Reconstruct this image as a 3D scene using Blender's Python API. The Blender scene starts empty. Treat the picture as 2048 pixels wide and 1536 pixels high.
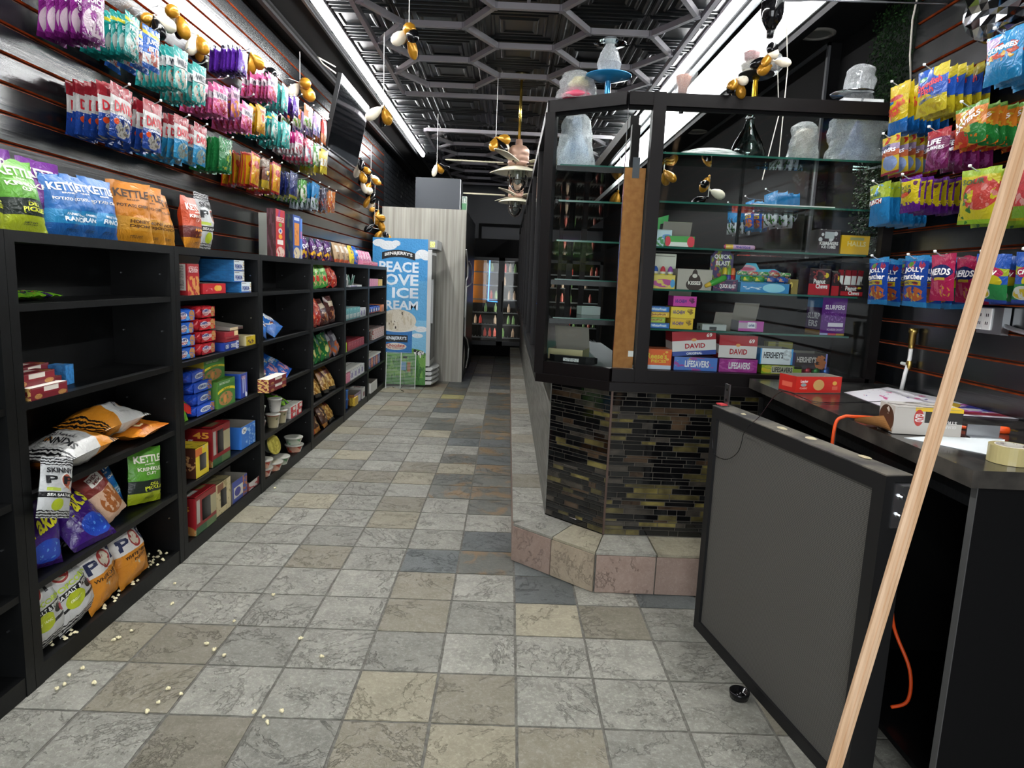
import bpy, math, random
from mathutils import Vector, Matrix, noise
R = random.Random(7)
C = bpy.context.scene.collection
D = bpy.data
PI = math.pi
# ---------------------------------------------------------------- camera
FPX, YAW, PITCH, ROLL, CZ = 1350.8, .01093, .15343, -.04179, 1.5456
def cam_axes():
    cy, sy, cp, sp, cr, sr = math.cos(YAW), math.sin(YAW), math.cos(PITCH), math.sin(PITCH), math.cos(ROLL), math.sin(ROLL)
    f = Vector((sy*cp, cy*cp, -sp)); r = Vector((cy, -sy, 0)); u = r.cross(f)
    return cr*r - sr*u, sr*r + cr*u, f
AR, AU, AF = cam_axes()
cam = D.objects.new('camera', D.cameras.new('camera')); C.objects.link(cam)
cam.matrix_world = Matrix(((AR.x, AU.x, -AF.x, 0), (AR.y, AU.y, -AF.y, 0), (AR.z, AU.z, -AF.z, CZ), (0, 0, 0, 1)))
cam.data.sensor_width = 36; cam.data.lens = FPX/2048*36; cam.data.clip_start = .02; cam.data.clip_end = 60
sc = bpy.context.scene
sc.camera = cam
# ---------------------------------------------------------------- world, daylight, exposure
w = D.worlds.new('world'); sc.world = w; w.use_nodes = True
w.node_tree.nodes['Background'].inputs[0].default_value = (.75, .85, 1, 1)
w.node_tree.nodes['Background'].inputs[1].default_value = .6
def area(name, loc, rot, sx, sy, power, col):
    l = D.lights.new(name, 'AREA'); l.shape = 'RECTANGLE'; l.size = sx; l.size_y = sy; l.energy = power; l.color = col
    o = D.objects.new(name, l); C.objects.link(o); o.location = loc; o.rotation_euler = rot; return o
# daylight that enters through the storefront window behind the camera
area('storefront_daylight', (-.3, -1.75, 1.75), (math.radians(78), 0, 0), 2.5, 2.3, 95, (.95, .98, 1))
LED_W = 72.0
sc.view_settings.view_transform = 'Standard'; sc.view_settings.look = 'None'
sc.view_settings.gamma = 1; sc.view_settings.use_curve_mapping = False
sc.view_settings.exposure = 0.6
# ---------------------------------------------------------------- photo pixel -> point on a plane of the room
def ray(x, y): return AR*((x-1024)/FPX) - AU*((y-768)/FPX) + AF
def pxl(ax, v, x, y):
    d = ray(x, y); c = Vector((0, 0, CZ)); return c + d*((v-c[ax])/d[ax])
def PX(x, y, v): return pxl(0, v, x, y)
def PY(x, y, v): return pxl(1, v, x, y)
def PZ(x, y, v): return pxl(2, v, x, y)
# ---------------------------------------------------------------- materials
def L(h):
    h = h.lstrip('#'); o = []
    for i in (0, 2, 4):
        c = int(h[i:i+2], 16)/255; o.append(c/12.92 if c <= .04045 else ((c+.055)/1.055)**2.4)
    return (*o, 1)
L0 = L
class NT:
    def __init__(s, t): s.t = t
    def n(s, kind, **kw):
        x = s.t.nodes.new(kind)
        for k, v in kw.items():
            if k.startswith('i_'): x.inputs[int(k[2:]) if k[2:].isdigit() else k[2:].replace('_', ' ')].default_value = v
            else: setattr(x, k, v)
        return x
    def l(s, a, b): s.t.links.new(a, b)
    def math(s, op, a, b=None):
        m = s.n('ShaderNodeMath', operation=op)
        for i, v in enumerate((a, b)):
            if v is None: continue
            if isinstance(v, (int, float)): m.inputs[i].default_value = v
            else: s.l(v, m.inputs[i])
        return m.outputs[0]
    def mix(s, f, a, b):
        m = s.n('ShaderNodeMix', data_type='RGBA')
        for i, v in ((0, f), (6, a), (7, b)):
            if hasattr(v, 'is_linked') or hasattr(v, 'links'): s.l(v, m.inputs[i])
            else: m.inputs[i].default_value = v
        return m.outputs[2]
def newmat(name):
    m = D.materials.new(name); m.use_nodes = True; t = m.node_tree
    return m, NT(t), t.nodes['Principled BSDF']
_m = {}
def mat(name, col, rough=.5, metal=0, spec=.5, var=None, bump=None, emit=0, trans=0, alpha=1, coat=0, coords='Object', ior=1.45, rnd=0):
    """var=(scale,colour2,detail[,stretch]) blotches of a second colour; bump=(scale,strength[,stretch]); rnd=value jitter per object"""
    if name in _m: return _m[name]
    m, N, b = newmat(name); _m[name] = m
    I = b.inputs; c = L(col)
    I['Base Color'].default_value = c; I['Roughness'].default_value = rough; I['Metallic'].default_value = metal
    I['Specular IOR Level'].default_value = spec; I['Transmission Weight'].default_value = trans
    I['Alpha'].default_value = alpha; I['Coat Weight'].default_value = coat; I['IOR'].default_value = ior
    m.diffuse_color = c
    tc = N.n('ShaderNodeTexCoord')
    def vec(st):
        mp = N.n('ShaderNodeMapping'); mp.inputs['Scale'].default_value = st; N.l(tc.outputs[coords], mp.inputs[0]); return mp.outputs[0]
    out = None
    if var:
        nz = N.n('ShaderNodeTexNoise'); nz.inputs['Scale'].default_value = var[0]; nz.inputs['Detail'].default_value = var[2]
        N.l(vec(var[3] if len(var) > 3 else (1, 1, 1)), nz.inputs['Vector'])
        rp = N.n('ShaderNodeValToRGB'); rp.color_ramp.elements[0].position = .38; rp.color_ramp.elements[1].position = .62
        rp.color_ramp.elements[0].color = c; rp.color_ramp.elements[1].color = L(var[1]); N.l(nz.outputs[0], rp.inputs[0]); out = rp.outputs[0]
    if rnd:
        oi = N.n('ShaderNodeObjectInfo'); hv = N.n('ShaderNodeHueSaturation')
        v = N.math('ADD', N.math('MULTIPLY', oi.outputs['Random'], 2*rnd), 1-rnd); N.l(v, hv.inputs['Value'])
        if out: N.l(out, hv.inputs['Color'])
        else: hv.inputs['Color'].default_value = c
        out = hv.outputs[0]
    if out: N.l(out, I['Base Color'])
    if bump:
        nz = N.n('ShaderNodeTexNoise'); nz.inputs['Scale'].default_value = bump[0]; nz.inputs['Detail'].default_value = 4
        N.l(vec(bump[2] if len(bump) > 2 else (1, 1, 1)), nz.inputs['Vector'])
        bp = N.n('ShaderNodeBump'); bp.inputs['Strength'].default_value = bump[1]; bp.inputs['Distance'].default_value = .01
        N.l(nz.outputs[0], bp.inputs['Height']); N.l(bp.outputs[0], I['Normal'])
    if emit:
        I['Emission Color'].default_value = c; I['Emission Strength'].default_value = emit
    return m
def group_mask(kind):
    if 'mask_'+kind in D.node_groups: return D.node_groups['mask_'+kind]
    g = D.node_groups.new('mask_'+kind, 'ShaderNodeTree'); N = NT(g)
    for s in ('u', 'v', 'cx', 'cy', 'hw', 'hh'): g.interface.new_socket(s, in_out='INPUT', socket_type='NodeSocketFloat')
    g.interface.new_socket('m', in_out='OUTPUT', socket_type='NodeSocketFloat')
    i = N.n('NodeGroupInput'); o = N.n('NodeGroupOutput'); O = i.outputs
    a = N.math('DIVIDE', N.math('ABSOLUTE', N.math('SUBTRACT', O[0], O[2])), O[4]); b = N.math('DIVIDE', N.math('ABSOLUTE', N.math('SUBTRACT', O[1], O[3])), O[5])
    e = N.math('MAXIMUM', a, b) if kind == 'r' else N.math('ADD', N.math('MULTIPLY', a, a), N.math('MULTIPLY', b, b))
    N.l(N.math('LESS_THAN', e, 1.0), o.inputs[0]); return g
def P(name, base, shapes=(), rough=.38, metal=0, spec=.5):
    """flat print on packaging: shapes in the face's own 0..1 UV.
    r rect(x0,y0,x1,y1,col) e ellipse(cx,cy,rx,ry,col) n noisy rect(...,col,scale,thr) m noisy ellipse z wavy stripes rect(...,col,scale) v dots rect(...,col,scale)"""
    key = 'print_'+name; ff = {'h_': .62, 'ch': .62, 'po': .8, 'fr': .82}.get(name[:2], 1.05)
    L = lambda c: tuple(min(.9, x*ff) for x in L0(c)[:3])+(1,)
    if key in _m: return _m[key]
    m, N, b = newmat(key); _m[key] = m
    b.inputs['Roughness'].default_value = rough; b.inputs['Metallic'].default_value = metal; b.inputs['Specular IOR Level'].default_value = spec
    m.diffuse_color = L(base)
    tc = N.n('ShaderNodeTexCoord'); sp = N.n('ShaderNodeSeparateXYZ'); N.l(tc.outputs['UV'], sp.inputs[0])
    if rough < .4:   # foil: fine creases
        cz_ = N.n('ShaderNodeTexNoise'); cz_.inputs['Scale'].default_value = 22; cz_.inputs['Detail'].default_value = 3; cz_.inputs['Distortion'].default_value = 1.5; N.l(tc.outputs['Object'], cz_.inputs[0])
        bp = N.n('ShaderNodeBump'); bp.inputs['Strength'].default_value = .55; bp.inputs['Distance'].default_value = .012; N.l(cz_.outputs[0], bp.inputs['Height']); N.l(bp.outputs[0], b.inputs['Normal'])
    col = L(base)
    for s in shapes:
        k = s[0]; g = N.n('ShaderNodeGroup', node_tree=group_mask('e' if k in 'em' else 'r'))
        N.l(sp.outputs[0], g.inputs[0]); N.l(sp.outputs[1], g.inputs[1])
        q = (s[1], s[2], s[3], s[4]) if k in 'em' else ((s[1]+s[3])/2, (s[2]+s[4])/2, abs(s[3]-s[1])/2, abs(s[4]-s[2])/2)
        for i in range(4): g.inputs[2+i].default_value = q[i]
        f = g.outputs[0]
        if k in 'nm':
            t = N.n('ShaderNodeTexNoise'); t.inputs['Scale'].default_value = s[6]; t.inputs['Detail'].default_value = 3; N.l(tc.outputs['UV'], t.inputs[0])
            f = N.math('MULTIPLY', f, N.math('GREATER_THAN', t.outputs[0], s[7] if len(s) > 7 else .5))
        if k == 'z':
            t = N.n('ShaderNodeTexWave', bands_direction='Y'); t.inputs['Scale'].default_value = s[6]; t.inputs['Distortion'].default_value = 4; t.inputs['Detail'].default_value = 1; t.inputs['Detail Scale'].default_value = 2
            N.l(tc.outputs['UV'], t.inputs[0]); f = N.math('MULTIPLY', f, N.math('GREATER_THAN', t.outputs[1], .5))
        if k == 'v':
            t = N.n('ShaderNodeTexVoronoi'); t.inputs['Scale'].default_value = s[6]; N.l(tc.outputs['UV'], t.inputs[0])
            f = N.math('MULTIPLY', f, N.math('LESS_THAN', t.outputs[0], .38))
        col = N.mix(f, col, L(s[5]))
    if hasattr(col, 'links'): N.l(col, b.inputs['Base Color'])
    else: b.inputs['Base Color'].default_value = col
    return m
# ---------------------------------------------------------------- mesh builder
class MB:
    def __init__(s): s.v = []; s.f = []; s.mi = []; s.uv = []
    def face(s, pts, m=0, uv=None):
        n = len(s.v); s.v += [tuple(p) for p in pts]; s.f.append(tuple(range(n, n+len(pts)))); s.mi.append(m)
        s.uv.append(uv or ([(0, 0), (1, 0), (1, 1), (0, 1)] if len(pts) == 4 else [(0, 0)]*len(pts)))
    def box(s, x0, y0, z0, x1, y1, z1, m=0, skip='', M=None):
        """m: slot or dict of slots for f(-y) b l r t d; every face has its own 0..1 UV as read from outside"""
        g = (lambda k: m.get(k, m.get('*', 0))) if isinstance(m, dict) else (lambda k: m)
        F = dict(f=((x0, y0, z0), (x1, y0, z0), (x1, y0, z1), (x0, y0, z1)), b=((x1, y1, z0), (x0, y1, z0), (x0, y1, z1), (x1, y1, z1)),
                 l=((x0, y1, z0), (x0, y0, z0), (x0, y0, z1), (x0, y1, z1)), r=((x1, y0, z0), (x1, y1, z0), (x1, y1, z1), (x1, y0, z1)),
                 t=((x0, y0, z1), (x1, y0, z1), (x1, y1, z1), (x0, y1, z1)), d=((x0, y1, z0), (x1, y1, z0), (x1, y0, z0), (x0, y0, z0)))
        for k, q in F.items():
            if k not in skip: s.face([M @ Vector(p) for p in q] if M else q, g(k))
        return s
    def ring(s, c, ax, r, n):
        ax = Vector(ax).normalized(); u = ax.orthogonal().normalized(); w_ = ax.cross(u)
        return [Vector(c)+u*(r*math.cos(2*PI*i/n))+w_*(r*math.sin(2*PI*i/n)) for i in range(n)]
    def skin(s, rings, m=0, caps=True):
        b = len(s.v); n = len(rings[0]); K = len(rings)
        for r in rings: s.v += [tuple(p) for p in r]
        for k in range(K-1):
            for i in range(n):
                j = (i+1) % n; s.f.append((b+k*n+i, b+k*n+j, b+(k+1)*n+j, b+(k+1)*n+i)); s.mi.append(m)
                s.uv.append([(i/n, k/(K-1)), ((i+1)/n, k/(K-1)), ((i+1)/n, (k+1)/(K-1)), (i/n, (k+1)/(K-1))])
        if caps:
            s.f.append(tuple(b+i for i in reversed(range(n)))); s.mi.append(m); s.uv.append([(0, 0)]*n)
            s.f.append(tuple(b+(K-1)*n+i for i in range(n))); s.mi.append(m); s.uv.append([(0, 0)]*n)
        return s
    def tube(s, pts, r, n=6, m=0):
        pts = [Vector(p) for p in pts]; rr = []; u = None
        for i, p in enumerate(pts):
            ax = (pts[min(i+1, len(pts)-1)]-pts[max(i-1, 0)]).normalized()
            u = ax.orthogonal().normalized() if u is None else (u-ax*u.dot(ax)).normalized()
            w_ = ax.cross(u); q = r[i] if isinstance(r, (list, tuple)) else r
            rr.append([p+u*(q*math.cos(2*PI*k/n))+w_*(q*math.sin(2*PI*k/n)) for k in range(n)])
        return s.skin(rr, m)
    def lathe(s, prof, n=16, m=0, c=(0, 0, 0), caps=False, sx=1, sy=1, M=None):
        T = (lambda p: M @ Vector(p)) if M else (lambda p: p)
        return s.skin([[T((c[0]+sx*r*math.cos(2*PI*i/n), c[1]+sy*r*math.sin(2*PI*i/n), c[2]+z)) for i in range(n)] for r, z in prof], m, caps)
    def grid(s, fn, nu, nv, m=0, flip=False):
        b = len(s.v)
        for j in range(nv+1):
            for i in range(nu+1): s.v.append(tuple(fn(i/nu, j/nv)))
        for j in range(nv):
            for i in range(nu):
                a = b+j*(nu+1)+i; q = [a, a+1, a+nu+2, a+nu+1]; t = [(i/nu, j/nv), ((i+1)/nu, j/nv), ((i+1)/nu, (j+1)/nv), (i/nu, (j+1)/nv)]
                if flip: q.reverse(); t.reverse()
                s.f.append(tuple(q)); s.mi.append(m); s.uv.append(t)
        return s
    def poly(s, pts, z0, z1, m=0, mt=None):
        """upright prism over a counter-clockwise outline"""
        s.face([(x, y, z1) for x, y in pts], m if mt is None else mt, [(x, y) for x, y in pts]); s.face([(x, y, z0) for x, y in reversed(pts)], m, [(x, y) for x, y in reversed(pts)])
        for i in range(len(pts)):
            a, b = pts[i], pts[(i+1) % len(pts)]; s.face([(a[0], a[1], z0), (b[0], b[1], z0), (b[0], b[1], z1), (a[0], a[1], z1)], m)
        return s
    def text(s, t, fn, cx, cy, w_, h_, m=0, rot=0):
        """letters mapped by fn(u,v) onto a face, centred at cx,cy and filling w_ x h_ of it"""
        V, F = glyphs(t); b = len(s.v); c_, s_ = math.cos(rot), math.sin(rot)
        for x, y in V: s.v.append(tuple(fn(cx+x*w_*c_-y*h_*s_, cy+x*w_*s_+y*h_*c_)))
        for f in F: s.f.append(tuple(b+i for i in f)); s.mi.append(m); s.uv.append([(0, 0)]*len(f))
        return s
    def mesh(s, name, mats, smooth=False):
        me = D.meshes.new(name); me.from_pydata(s.v, [], s.f)
        for q in (mats if isinstance(mats, (list, tuple)) else [mats]): me.materials.append(q)
        me.polygons.foreach_set('material_index', s.mi)
        u = me.uv_layers.new(name='UVMap'); u.data.foreach_set('uv', [c for t in s.uv for p in t for c in p])
        if smooth: me.polygons.foreach_set('use_smooth', [True]*len(s.f))
        me.update(); return me
    def build(s, name, mats, parent=None, loc=(0, 0, 0), rot=(0, 0, 0), smooth=False, **kw):
        return obj(name, s.mesh(name, mats, smooth), parent, loc, rot, **kw)
_g = {}
def glyphs(t):
    if t in _g: return _g[t]
    c = D.curves.new('t', 'FONT'); c.body = t; c.size = 1; c.resolution_u = 2; c.offset = .03; c.fill_mode = 'FRONT'
    o = D.objects.new('t', c); me = D.meshes.new_from_object(o)
    V = [v.co.copy() for v in me.vertices]; F = [tuple(p.vertices) for p in me.polygons]
    D.objects.remove(o); D.curves.remove(c); D.meshes.remove(me)
    x0, x1 = min(v.x for v in V), max(v.x for v in V); y0, y1 = min(v.y for v in V), max(v.y for v in V)
    _g[t] = ([((v.x-x0)/(x1-x0)-.5, (v.y-y0)/(y1-y0)-.5) for v in V], F); return _g[t]
def props(o, label=None, cat=None, group=None, kind=None):
    for k, v in (('label', label), ('category', cat), ('group', group), ('kind', kind)):
        if v: o[k] = v
    return o
def obj(name, me, parent=None, loc=(0, 0, 0), rot=(0, 0, 0), **kw):
    o = D.objects.new(name, me); C.objects.link(o); o.location = loc
    o.rotation_euler = rot
    if parent: o.parent = parent
    return props(o, **kw)
def thing(name, label, cat, loc=(0, 0, 0), rot=(0, 0, 0), group=None, kind=None):
    return obj(name, None, None, loc, rot, label=label, cat=cat, group=group, kind=kind)
def cp(root, loc=None, rot=None, label=None, group=None):
    r = root.copy(); C.objects.link(r)
    if loc is not None: r.location = loc
    if rot is not None: r.rotation_euler = rot
    if label: r['label'] = label
    if group: r['group'] = group
    for ch in list(root.children):
        c = ch.copy(); C.objects.link(c); c.parent = r
        for g in list(ch.children):
            d = g.copy(); C.objects.link(d); d.parent = c
    return r
def struct(name, mb, mats, **kw): return mb.build(name, mats, kind='structure', **kw)
# ---------------------------------------------------------------- common materials
BLK = mat('black_laminate', '#0c0d0e', .35, spec=.4, bump=(60, .08))
BLKM = mat('black_matte', '#070708', .8, spec=.2)
SHELF = mat('black_shelf_board', '#070808', .45, spec=.35, var=(6, '#0c0d0e', 4), bump=(40, .05))
DKBR = mat('dark_brown_frame', '#0d0909', .42, spec=.22, bump=(30, .03))
WHITE = mat('white_print', '#f2f2ee', .5); BLACKP = mat('black_print', '#101012', .5)
CARD = mat('brown_cardboard', '#b07a45', .85, var=(30, '#a06c3a', 4))
GREYCARD = mat('grey_board', '#8d887f', .85)
STEEL = mat('steel', '#b9bcbf', .3, 1); CHROME = mat('chrome', '#d8dadc', .12, 1); BRASS = mat('brass', '#b59b56', .28, 1)
CREAM = mat('cream', '#e4dfc8', .45); GOLDB = mat('gold_balloon', '#b07d22', .28, .35, bump=(25, .5)); BLKB = mat('black_balloon', '#0b0b0d', .18); WHTB = mat('white_balloon', '#e6ddc8', .35, bump=(25, .3))
STRING = mat('white_string', '#d9d9d4', .7)
def glassmat(name, tint, alpha, rough=.03):
    """thin pane: mostly see-through with a mirror-like coat"""
    if name in _m: return _m[name]
    m, N, b = newmat(name); _m[name] = m; t = m.node_tree
    tr = N.n('ShaderNodeBsdfTransparent'); tr.inputs[0].default_value = L(tint); gl = N.n('ShaderNodeBsdfGlossy'); gl.inputs['Roughness'].default_value = rough
    fr = N.n('ShaderNodeFresnel'); fr.inputs[0].default_value = 1.3; mx = N.n('ShaderNodeMixShader')
    N.l(N.math('ADD', fr.outputs[0], alpha), mx.inputs[0]); N.l(tr.outputs[0], mx.inputs[1]); N.l(gl.outputs[0], mx.inputs[2])
    N.l(mx.outputs[0], t.nodes['Material Output'].inputs[0]); return m
PANE = glassmat('clear_pane', '#fafcfb', .0); SHGLASS = glassmat('shelf_glass', '#d6e8e1', .03)
GEDGE = mat('green_glass_edge', '#2f6f60', .15, trans=.3)
# shrink wrap and thin plastic film
def film(name, tint, amount):
    if name in _m: return _m[name]
    m, N, b = newmat(name); _m[name] = m; t = m.node_tree
    tr = N.n('ShaderNodeBsdfTransparent'); mx = N.n('ShaderNodeMixShader'); b.inputs['Base Color'].default_value = L(tint); b.inputs['Roughness'].default_value = .12
    nz = N.n('ShaderNodeTexNoise'); nz.inputs['Scale'].default_value = 28; nz.inputs['Detail'].default_value = 5; nz.inputs['Distortion'].default_value = 2
    bp = N.n('ShaderNodeBump'); bp.inputs['Strength'].default_value = .9; bp.inputs['Distance'].default_value = .02; N.l(nz.outputs[0], bp.inputs['Height']); N.l(bp.outputs[0], b.inputs['Normal'])
    f = N.math('MULTIPLY', nz.outputs[0], amount*2); N.l(f, mx.inputs[0]); N.l(tr.outputs[0], mx.inputs[1]); N.l(b.outputs[0], mx.inputs[2]); N.l(mx.outputs[0], t.nodes['Material Output'].inputs[0]); return m
FILM = film('plastic_film', '#e9eef0', .42); FILMH = film('cloudy_plastic', '#e6ecee', .55)
# ================================================================ ROOM
XL, XR, ZC, YB, YF = -1.98, 1.97, 3.45, 14.25, -1.6
ORG = mat('orange_groove', '#8f3d16', .75, spec=.1, var=(20, '#6d2c10', 4))
SLAT = mat('black_slat', '#0a0c0f', .24, spec=.7, bump=(70, .05, (1, .05, 1)), ior=1.6)
# floor: grout bed and one part per tile
GROUT = mat('grout', '#6f6d66', .9, var=(50, '#58564f', 4))
def stone(name, base, light, dark, rust=None, rough=.5):
    if name in _m: return _m[name]
    m, N, b = newmat(name); _m[name] = m; m.diffuse_color = L(base)
    tc = N.n('ShaderNodeTexCoord'); oi = N.n('ShaderNodeObjectInfo')
    add = N.n('ShaderNodeVectorMath', operation='ADD'); cmb = N.n('ShaderNodeCombineXYZ')
    N.l(N.math('MULTIPLY', oi.outputs['Random'], 37), cmb.inputs[0]); N.l(N.math('MULTIPLY', oi.outputs['Random'], 91), cmb.inputs[1])
    N.l(tc.outputs['Object'], add.inputs[0]); N.l(cmb.outputs[0], add.inputs[1]); V = add.outputs[0]
    def nz(s, d, dist=0, rg=.6):
        t = N.n('ShaderNodeTexNoise'); t.inputs['Scale'].default_value = s; t.inputs['Detail'].default_value = d; t.inputs['Distortion'].default_value = dist; t.inputs['Roughness'].default_value = rg; N.l(V, t.inputs[0]); return t.outputs[0]
    def ramp(x, a, b_):
        r = N.n('ShaderNodeMapRange'); r.inputs[1].default_value = a; r.inputs[2].default_value = b_; N.l(x, r.inputs[0]); return r.outputs[0]
    c = N.mix(N.math('MULTIPLY', ramp(nz(9, 8, .3, .75), .4, .7), .55), L(base), L(light))
    c = N.mix(N.math('MULTIPLY', ramp(nz(60, 9, .4, .8), .5, .64), .75), c, L(light))
    c = N.mix(N.math('MULTIPLY', ramp(nz(34, 10, .8, .85), .6, .68), .6), c, L(dark))
    ck = N.math('ABSOLUTE', N.math('SUBTRACT', nz(2.2, 10, .5, .72), .5)); c = N.mix(N.math('MULTIPLY', ramp(ck, .0045, .0), .3), c, L(dark))
    if rust: c = N.mix(N.math('MULTIPLY', ramp(nz(4, 5, 1), .52, .62), .7), c, L(rust))
    hs = N.n('ShaderNodeHueSaturation'); N.l(N.math('ADD', N.math('MULTIPLY', oi.outputs['Random'], .34), .83), hs.inputs['Value']); N.l(c, hs.inputs['Color']); N.l(hs.outputs[0], b.inputs['Base Color'])
    bp = N.n('ShaderNodeBump'); bp.inputs['Strength'].default_value = .7; bp.inputs['Distance'].default_value = .006; N.l(N.math('ADD', nz(26, 10, .6, .78), ramp(ck, 0, .008)), bp.inputs['Height']); N.l(bp.outputs[0], b.inputs['Normal'])
    b.inputs['Roughness'].default_value = rough; return m
ST_GREY = stone('grey_stone_tile', '#79786f', '#b3b1a6', '#514f49'); ST_BEIGE = stone('beige_stone_tile', '#88826f', '#b0a992', '#575143')
ST_BROWN = stone('taupe_stone_tile', '#75705f', '#9d978a', '#4e493f'); ST_SLATE = stone('slate_stone_tile', '#4f5453', '#6d7170', '#363a3b', rough=.42); ST_RUST = stone('rusty_slate_tile', '#55564f', '#74736a', '#3b3c3b', '#8a6a3c', .42)
ST_YEL = stone('yellow_stone_tile', '#97905f', '#b3ab78', '#6d6742'); ST_PINK = stone('pinkish_stone_tile', '#8d786c', '#a39084', '#6a574e'); ST_ORN = stone('tan_stone_tile', '#8f8270', '#a89a84', '#6d6252')
TP = .305; TX0, TY0 = -2.706*TP, 10.087*TP
floor = struct('floor', MB().box(-2.2, YF, -.12, 2.4, YB+.1, -.006, 0), GROUT)
def tile_mesh(seed, hw, hd, h0, h1, nu=8):
    rr = random.Random(seed); e = [rr.uniform(-.002, .002) for _ in range(4)]; mb = MB()
    def top(u, v):
        x, y = (u-.5)*2*hw, (v-.5)*2*hd; ed = min(u, 1-u, v, 1-v)
        z = h1 + noise.noise(Vector((u*4+seed*7, v*4, seed)))*.0022 - max(0, .06-ed)*.05
        j = .0022*noise.noise(Vector((u*9, v*9, seed+5))); return (x+j+e[0]*(v-.5), y+j+e[1]*(u-.5), z)
    mb.grid(top, nu, nu)
    P_ = [top(i/nu, 0) for i in range(nu+1)], [top(1, i/nu) for i in range(nu+1)], [top(1-i/nu, 1) for i in range(nu+1)], [top(0, 1-i/nu) for i in range(nu+1)]
    for row in P_:
        for a, b in zip(row, row[1:]): mb.face([(a[0], a[1], h0), (b[0], b[1], h0), b, a])
    return mb
_tm = {}
def tile(parent, mt, x, y, seed):
    k = (mt.name, seed % 4)
    if k not in _tm: _tm[k] = tile_mesh(seed % 4, TP/2-.0052, TP/2-.0052, -.02, -.0005).mesh('tile', mt, True)
    return obj('tile', _tm[k], parent, (x, y, 0), (0, 0, 0))
rt = random.Random(3)
for n in range(-3, 8):
    for m_ in range(-6, 37):
        x, y = TX0+(n+.5)*TP, TY0+(m_+.5)*TP
        if y > 3.9 and x > .1: continue
        if x > .62 and y > 3.3: continue
        slate = (y > 3.2 and x > -.25) or (y > 6.6 and x > -.75) or (2.9 < y < 3.3 and x > -.1 and x < .4)
        if y > 3.2 and -.56 < x < -.25: slate = rt.random() < .35
        r_ = rt.random()
        if slate: mt = ST_RUST if r_ < .4 else ST_SLATE if r_ < .85 else ST_GREY
        else: mt = ST_GREY if r_ < .66 else ST_BROWN if r_ < .84 else ST_BEIGE if r_ < .975 else ST_ORN
        if (n, m_) == (1, -3): mt = ST_BEIGE
        if (n, m_) == (3, -1): mt = ST_BEIGE
        if (n, m_) == (0, 18): mt = ST_YEL
        tile(floor, mt, x, y, rt.randrange(99))
# slatted side walls: backing and one part per slat
def slatwall(name, x, sgn, y0, y1, zs, h):
    wl = struct(name, MB().box(min(x, x+sgn*.13), YF, 0, max(x, x+sgn*.13), YB, ZC+.05), BLKM)
    mb = MB(); f = x-sgn*.02
    mb.box(min(x, x-sgn*.004), y0, .02, max(x, x-sgn*.004), y1, min(h, zs[-1]+.1)); bk = mb.build('groove_backing', mat('groove_dark', '#2a130a', .8), wl)
    for a, b in zip(zs, zs[1:]):
        if b-a < .03: continue
        m = MB(); c = .004
        # slat with chamfered lips
        p = [(x-sgn*.004, a+.004), (f+sgn*.008, a+.004), (f, a+.0085), (f, b-.0085), (f+sgn*.008, b-.004), (x-sgn*.004, b-.004)]
        if sgn > 0: p = [p[0]]+p[:0:-1]
        A = [(q[0], y0, q[1]) for q in p]; B = [(q[0], y1, q[1]) for q in p]
        for i in range(6):
            j = (i+1) % 6; m.face([A[i], A[j], B[j], B[i]], 0 if abs(p[i][0]-f)+abs(p[j][0]-f) < .001 else 1)
        m.face(list(reversed(A))); m.face(B); m.build('slat', [SLAT, ORG], wl)
    return wl
zl = [.03]+[1.987+.1105*k for k in range(-17, 14)]
wl = slatwall('wall_left', XL, -1, YF+.05, 10.65, zl, ZC)
zr = [.03]+[2.083+.1105*k for k in range(-18, 13)]
wr = slatwall('wall_right', XR, 1, YF+.05, 3.53, zr, ZC)
# painted brick at the far end of the left wall
BRK = mat('black_painted_brick', '#17191c', .3, bump=(40, .2)); m = MB(); rb = random.Random(4)
for r_ in range(46):
    z = .03+r_*.075; y = 10.66-(r_ % 2)*.1
    while y < YB-.02:
        a = max(y, 10.66); b = min(y+.2, YB-.01); y += .21
        if b-a > .03: m.box(XL+.001, a, z, XL+.012+rb.uniform(0, .004), b, z+.066, 0, 'l')
m.build('brick', BRK, wl, kind='stuff')
# right wall past the slats: recess, hedge panel, black column wall
m = MB().box(1.9, 4.37, 0, XR, YB, 3.05); m.build('black_wall_panel', BLKM, wr)
MB().box(1.885, 4.36, 0, 1.9, 4.385, 3.05).box(1.885, 4.36, 3.03, 1.9, YB, 3.05).build('corner_trim', mat('grey_trim', '#4c4d50', .5), wr)
# ceiling: flat slab, tin tiles, soffit and fascia at the right
ceil = struct('ceiling', MB().box(-2.2, YF, ZC, 2.4, YB+.1, ZC+.1), BLKM)
TIN = mat('black_tin', '#0d0f11', .38, .0, .35)
mb = MB(); H = .303; prof = [(H, 0), (.288, 0), (.276, -.012), (.262, -.012), (.25, 0), (.215, 0), (.205, -.009), (.193, -.009), (.183, 0), (.15, .0), (.138, -.014), (.12, -.014), (.105, -.004)]
for (a, za), (b, zb) in zip(prof, prof[1:]):
    for k in range(4):
        c0, s0 = [(1, 1), (-1, 1), (-1, -1), (1, -1)][k]; c1, s1 = [(-1, 1), (-1, -1), (1, -1), (1, 1)][k]
        mb.face([(c0*a, s0*a, za), (c1*a, s1*a, za), (c1*b, s1*b, zb), (c0*b, s0*b, zb)])
mb.face([(-.105, .105, -.004), (.105, .105, -.004), (.105, -.105, -.004), (-.105, -.105, -.004)])
tin = mb.mesh('tin_tile', TIN)
for i in range(5):
    for j in range(22):
        obj('tin_tile', tin, ceil, (-1.22+.61*i, 1.2+.61*j, ZC-.001))
struct('trim_1', MB().box(-1.845, YF, ZC-.045, -1.81, YB, ZC-.002).box(-1.81, YF, ZC-.02, -1.79, YB, ZC-.002), BLK)
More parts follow.
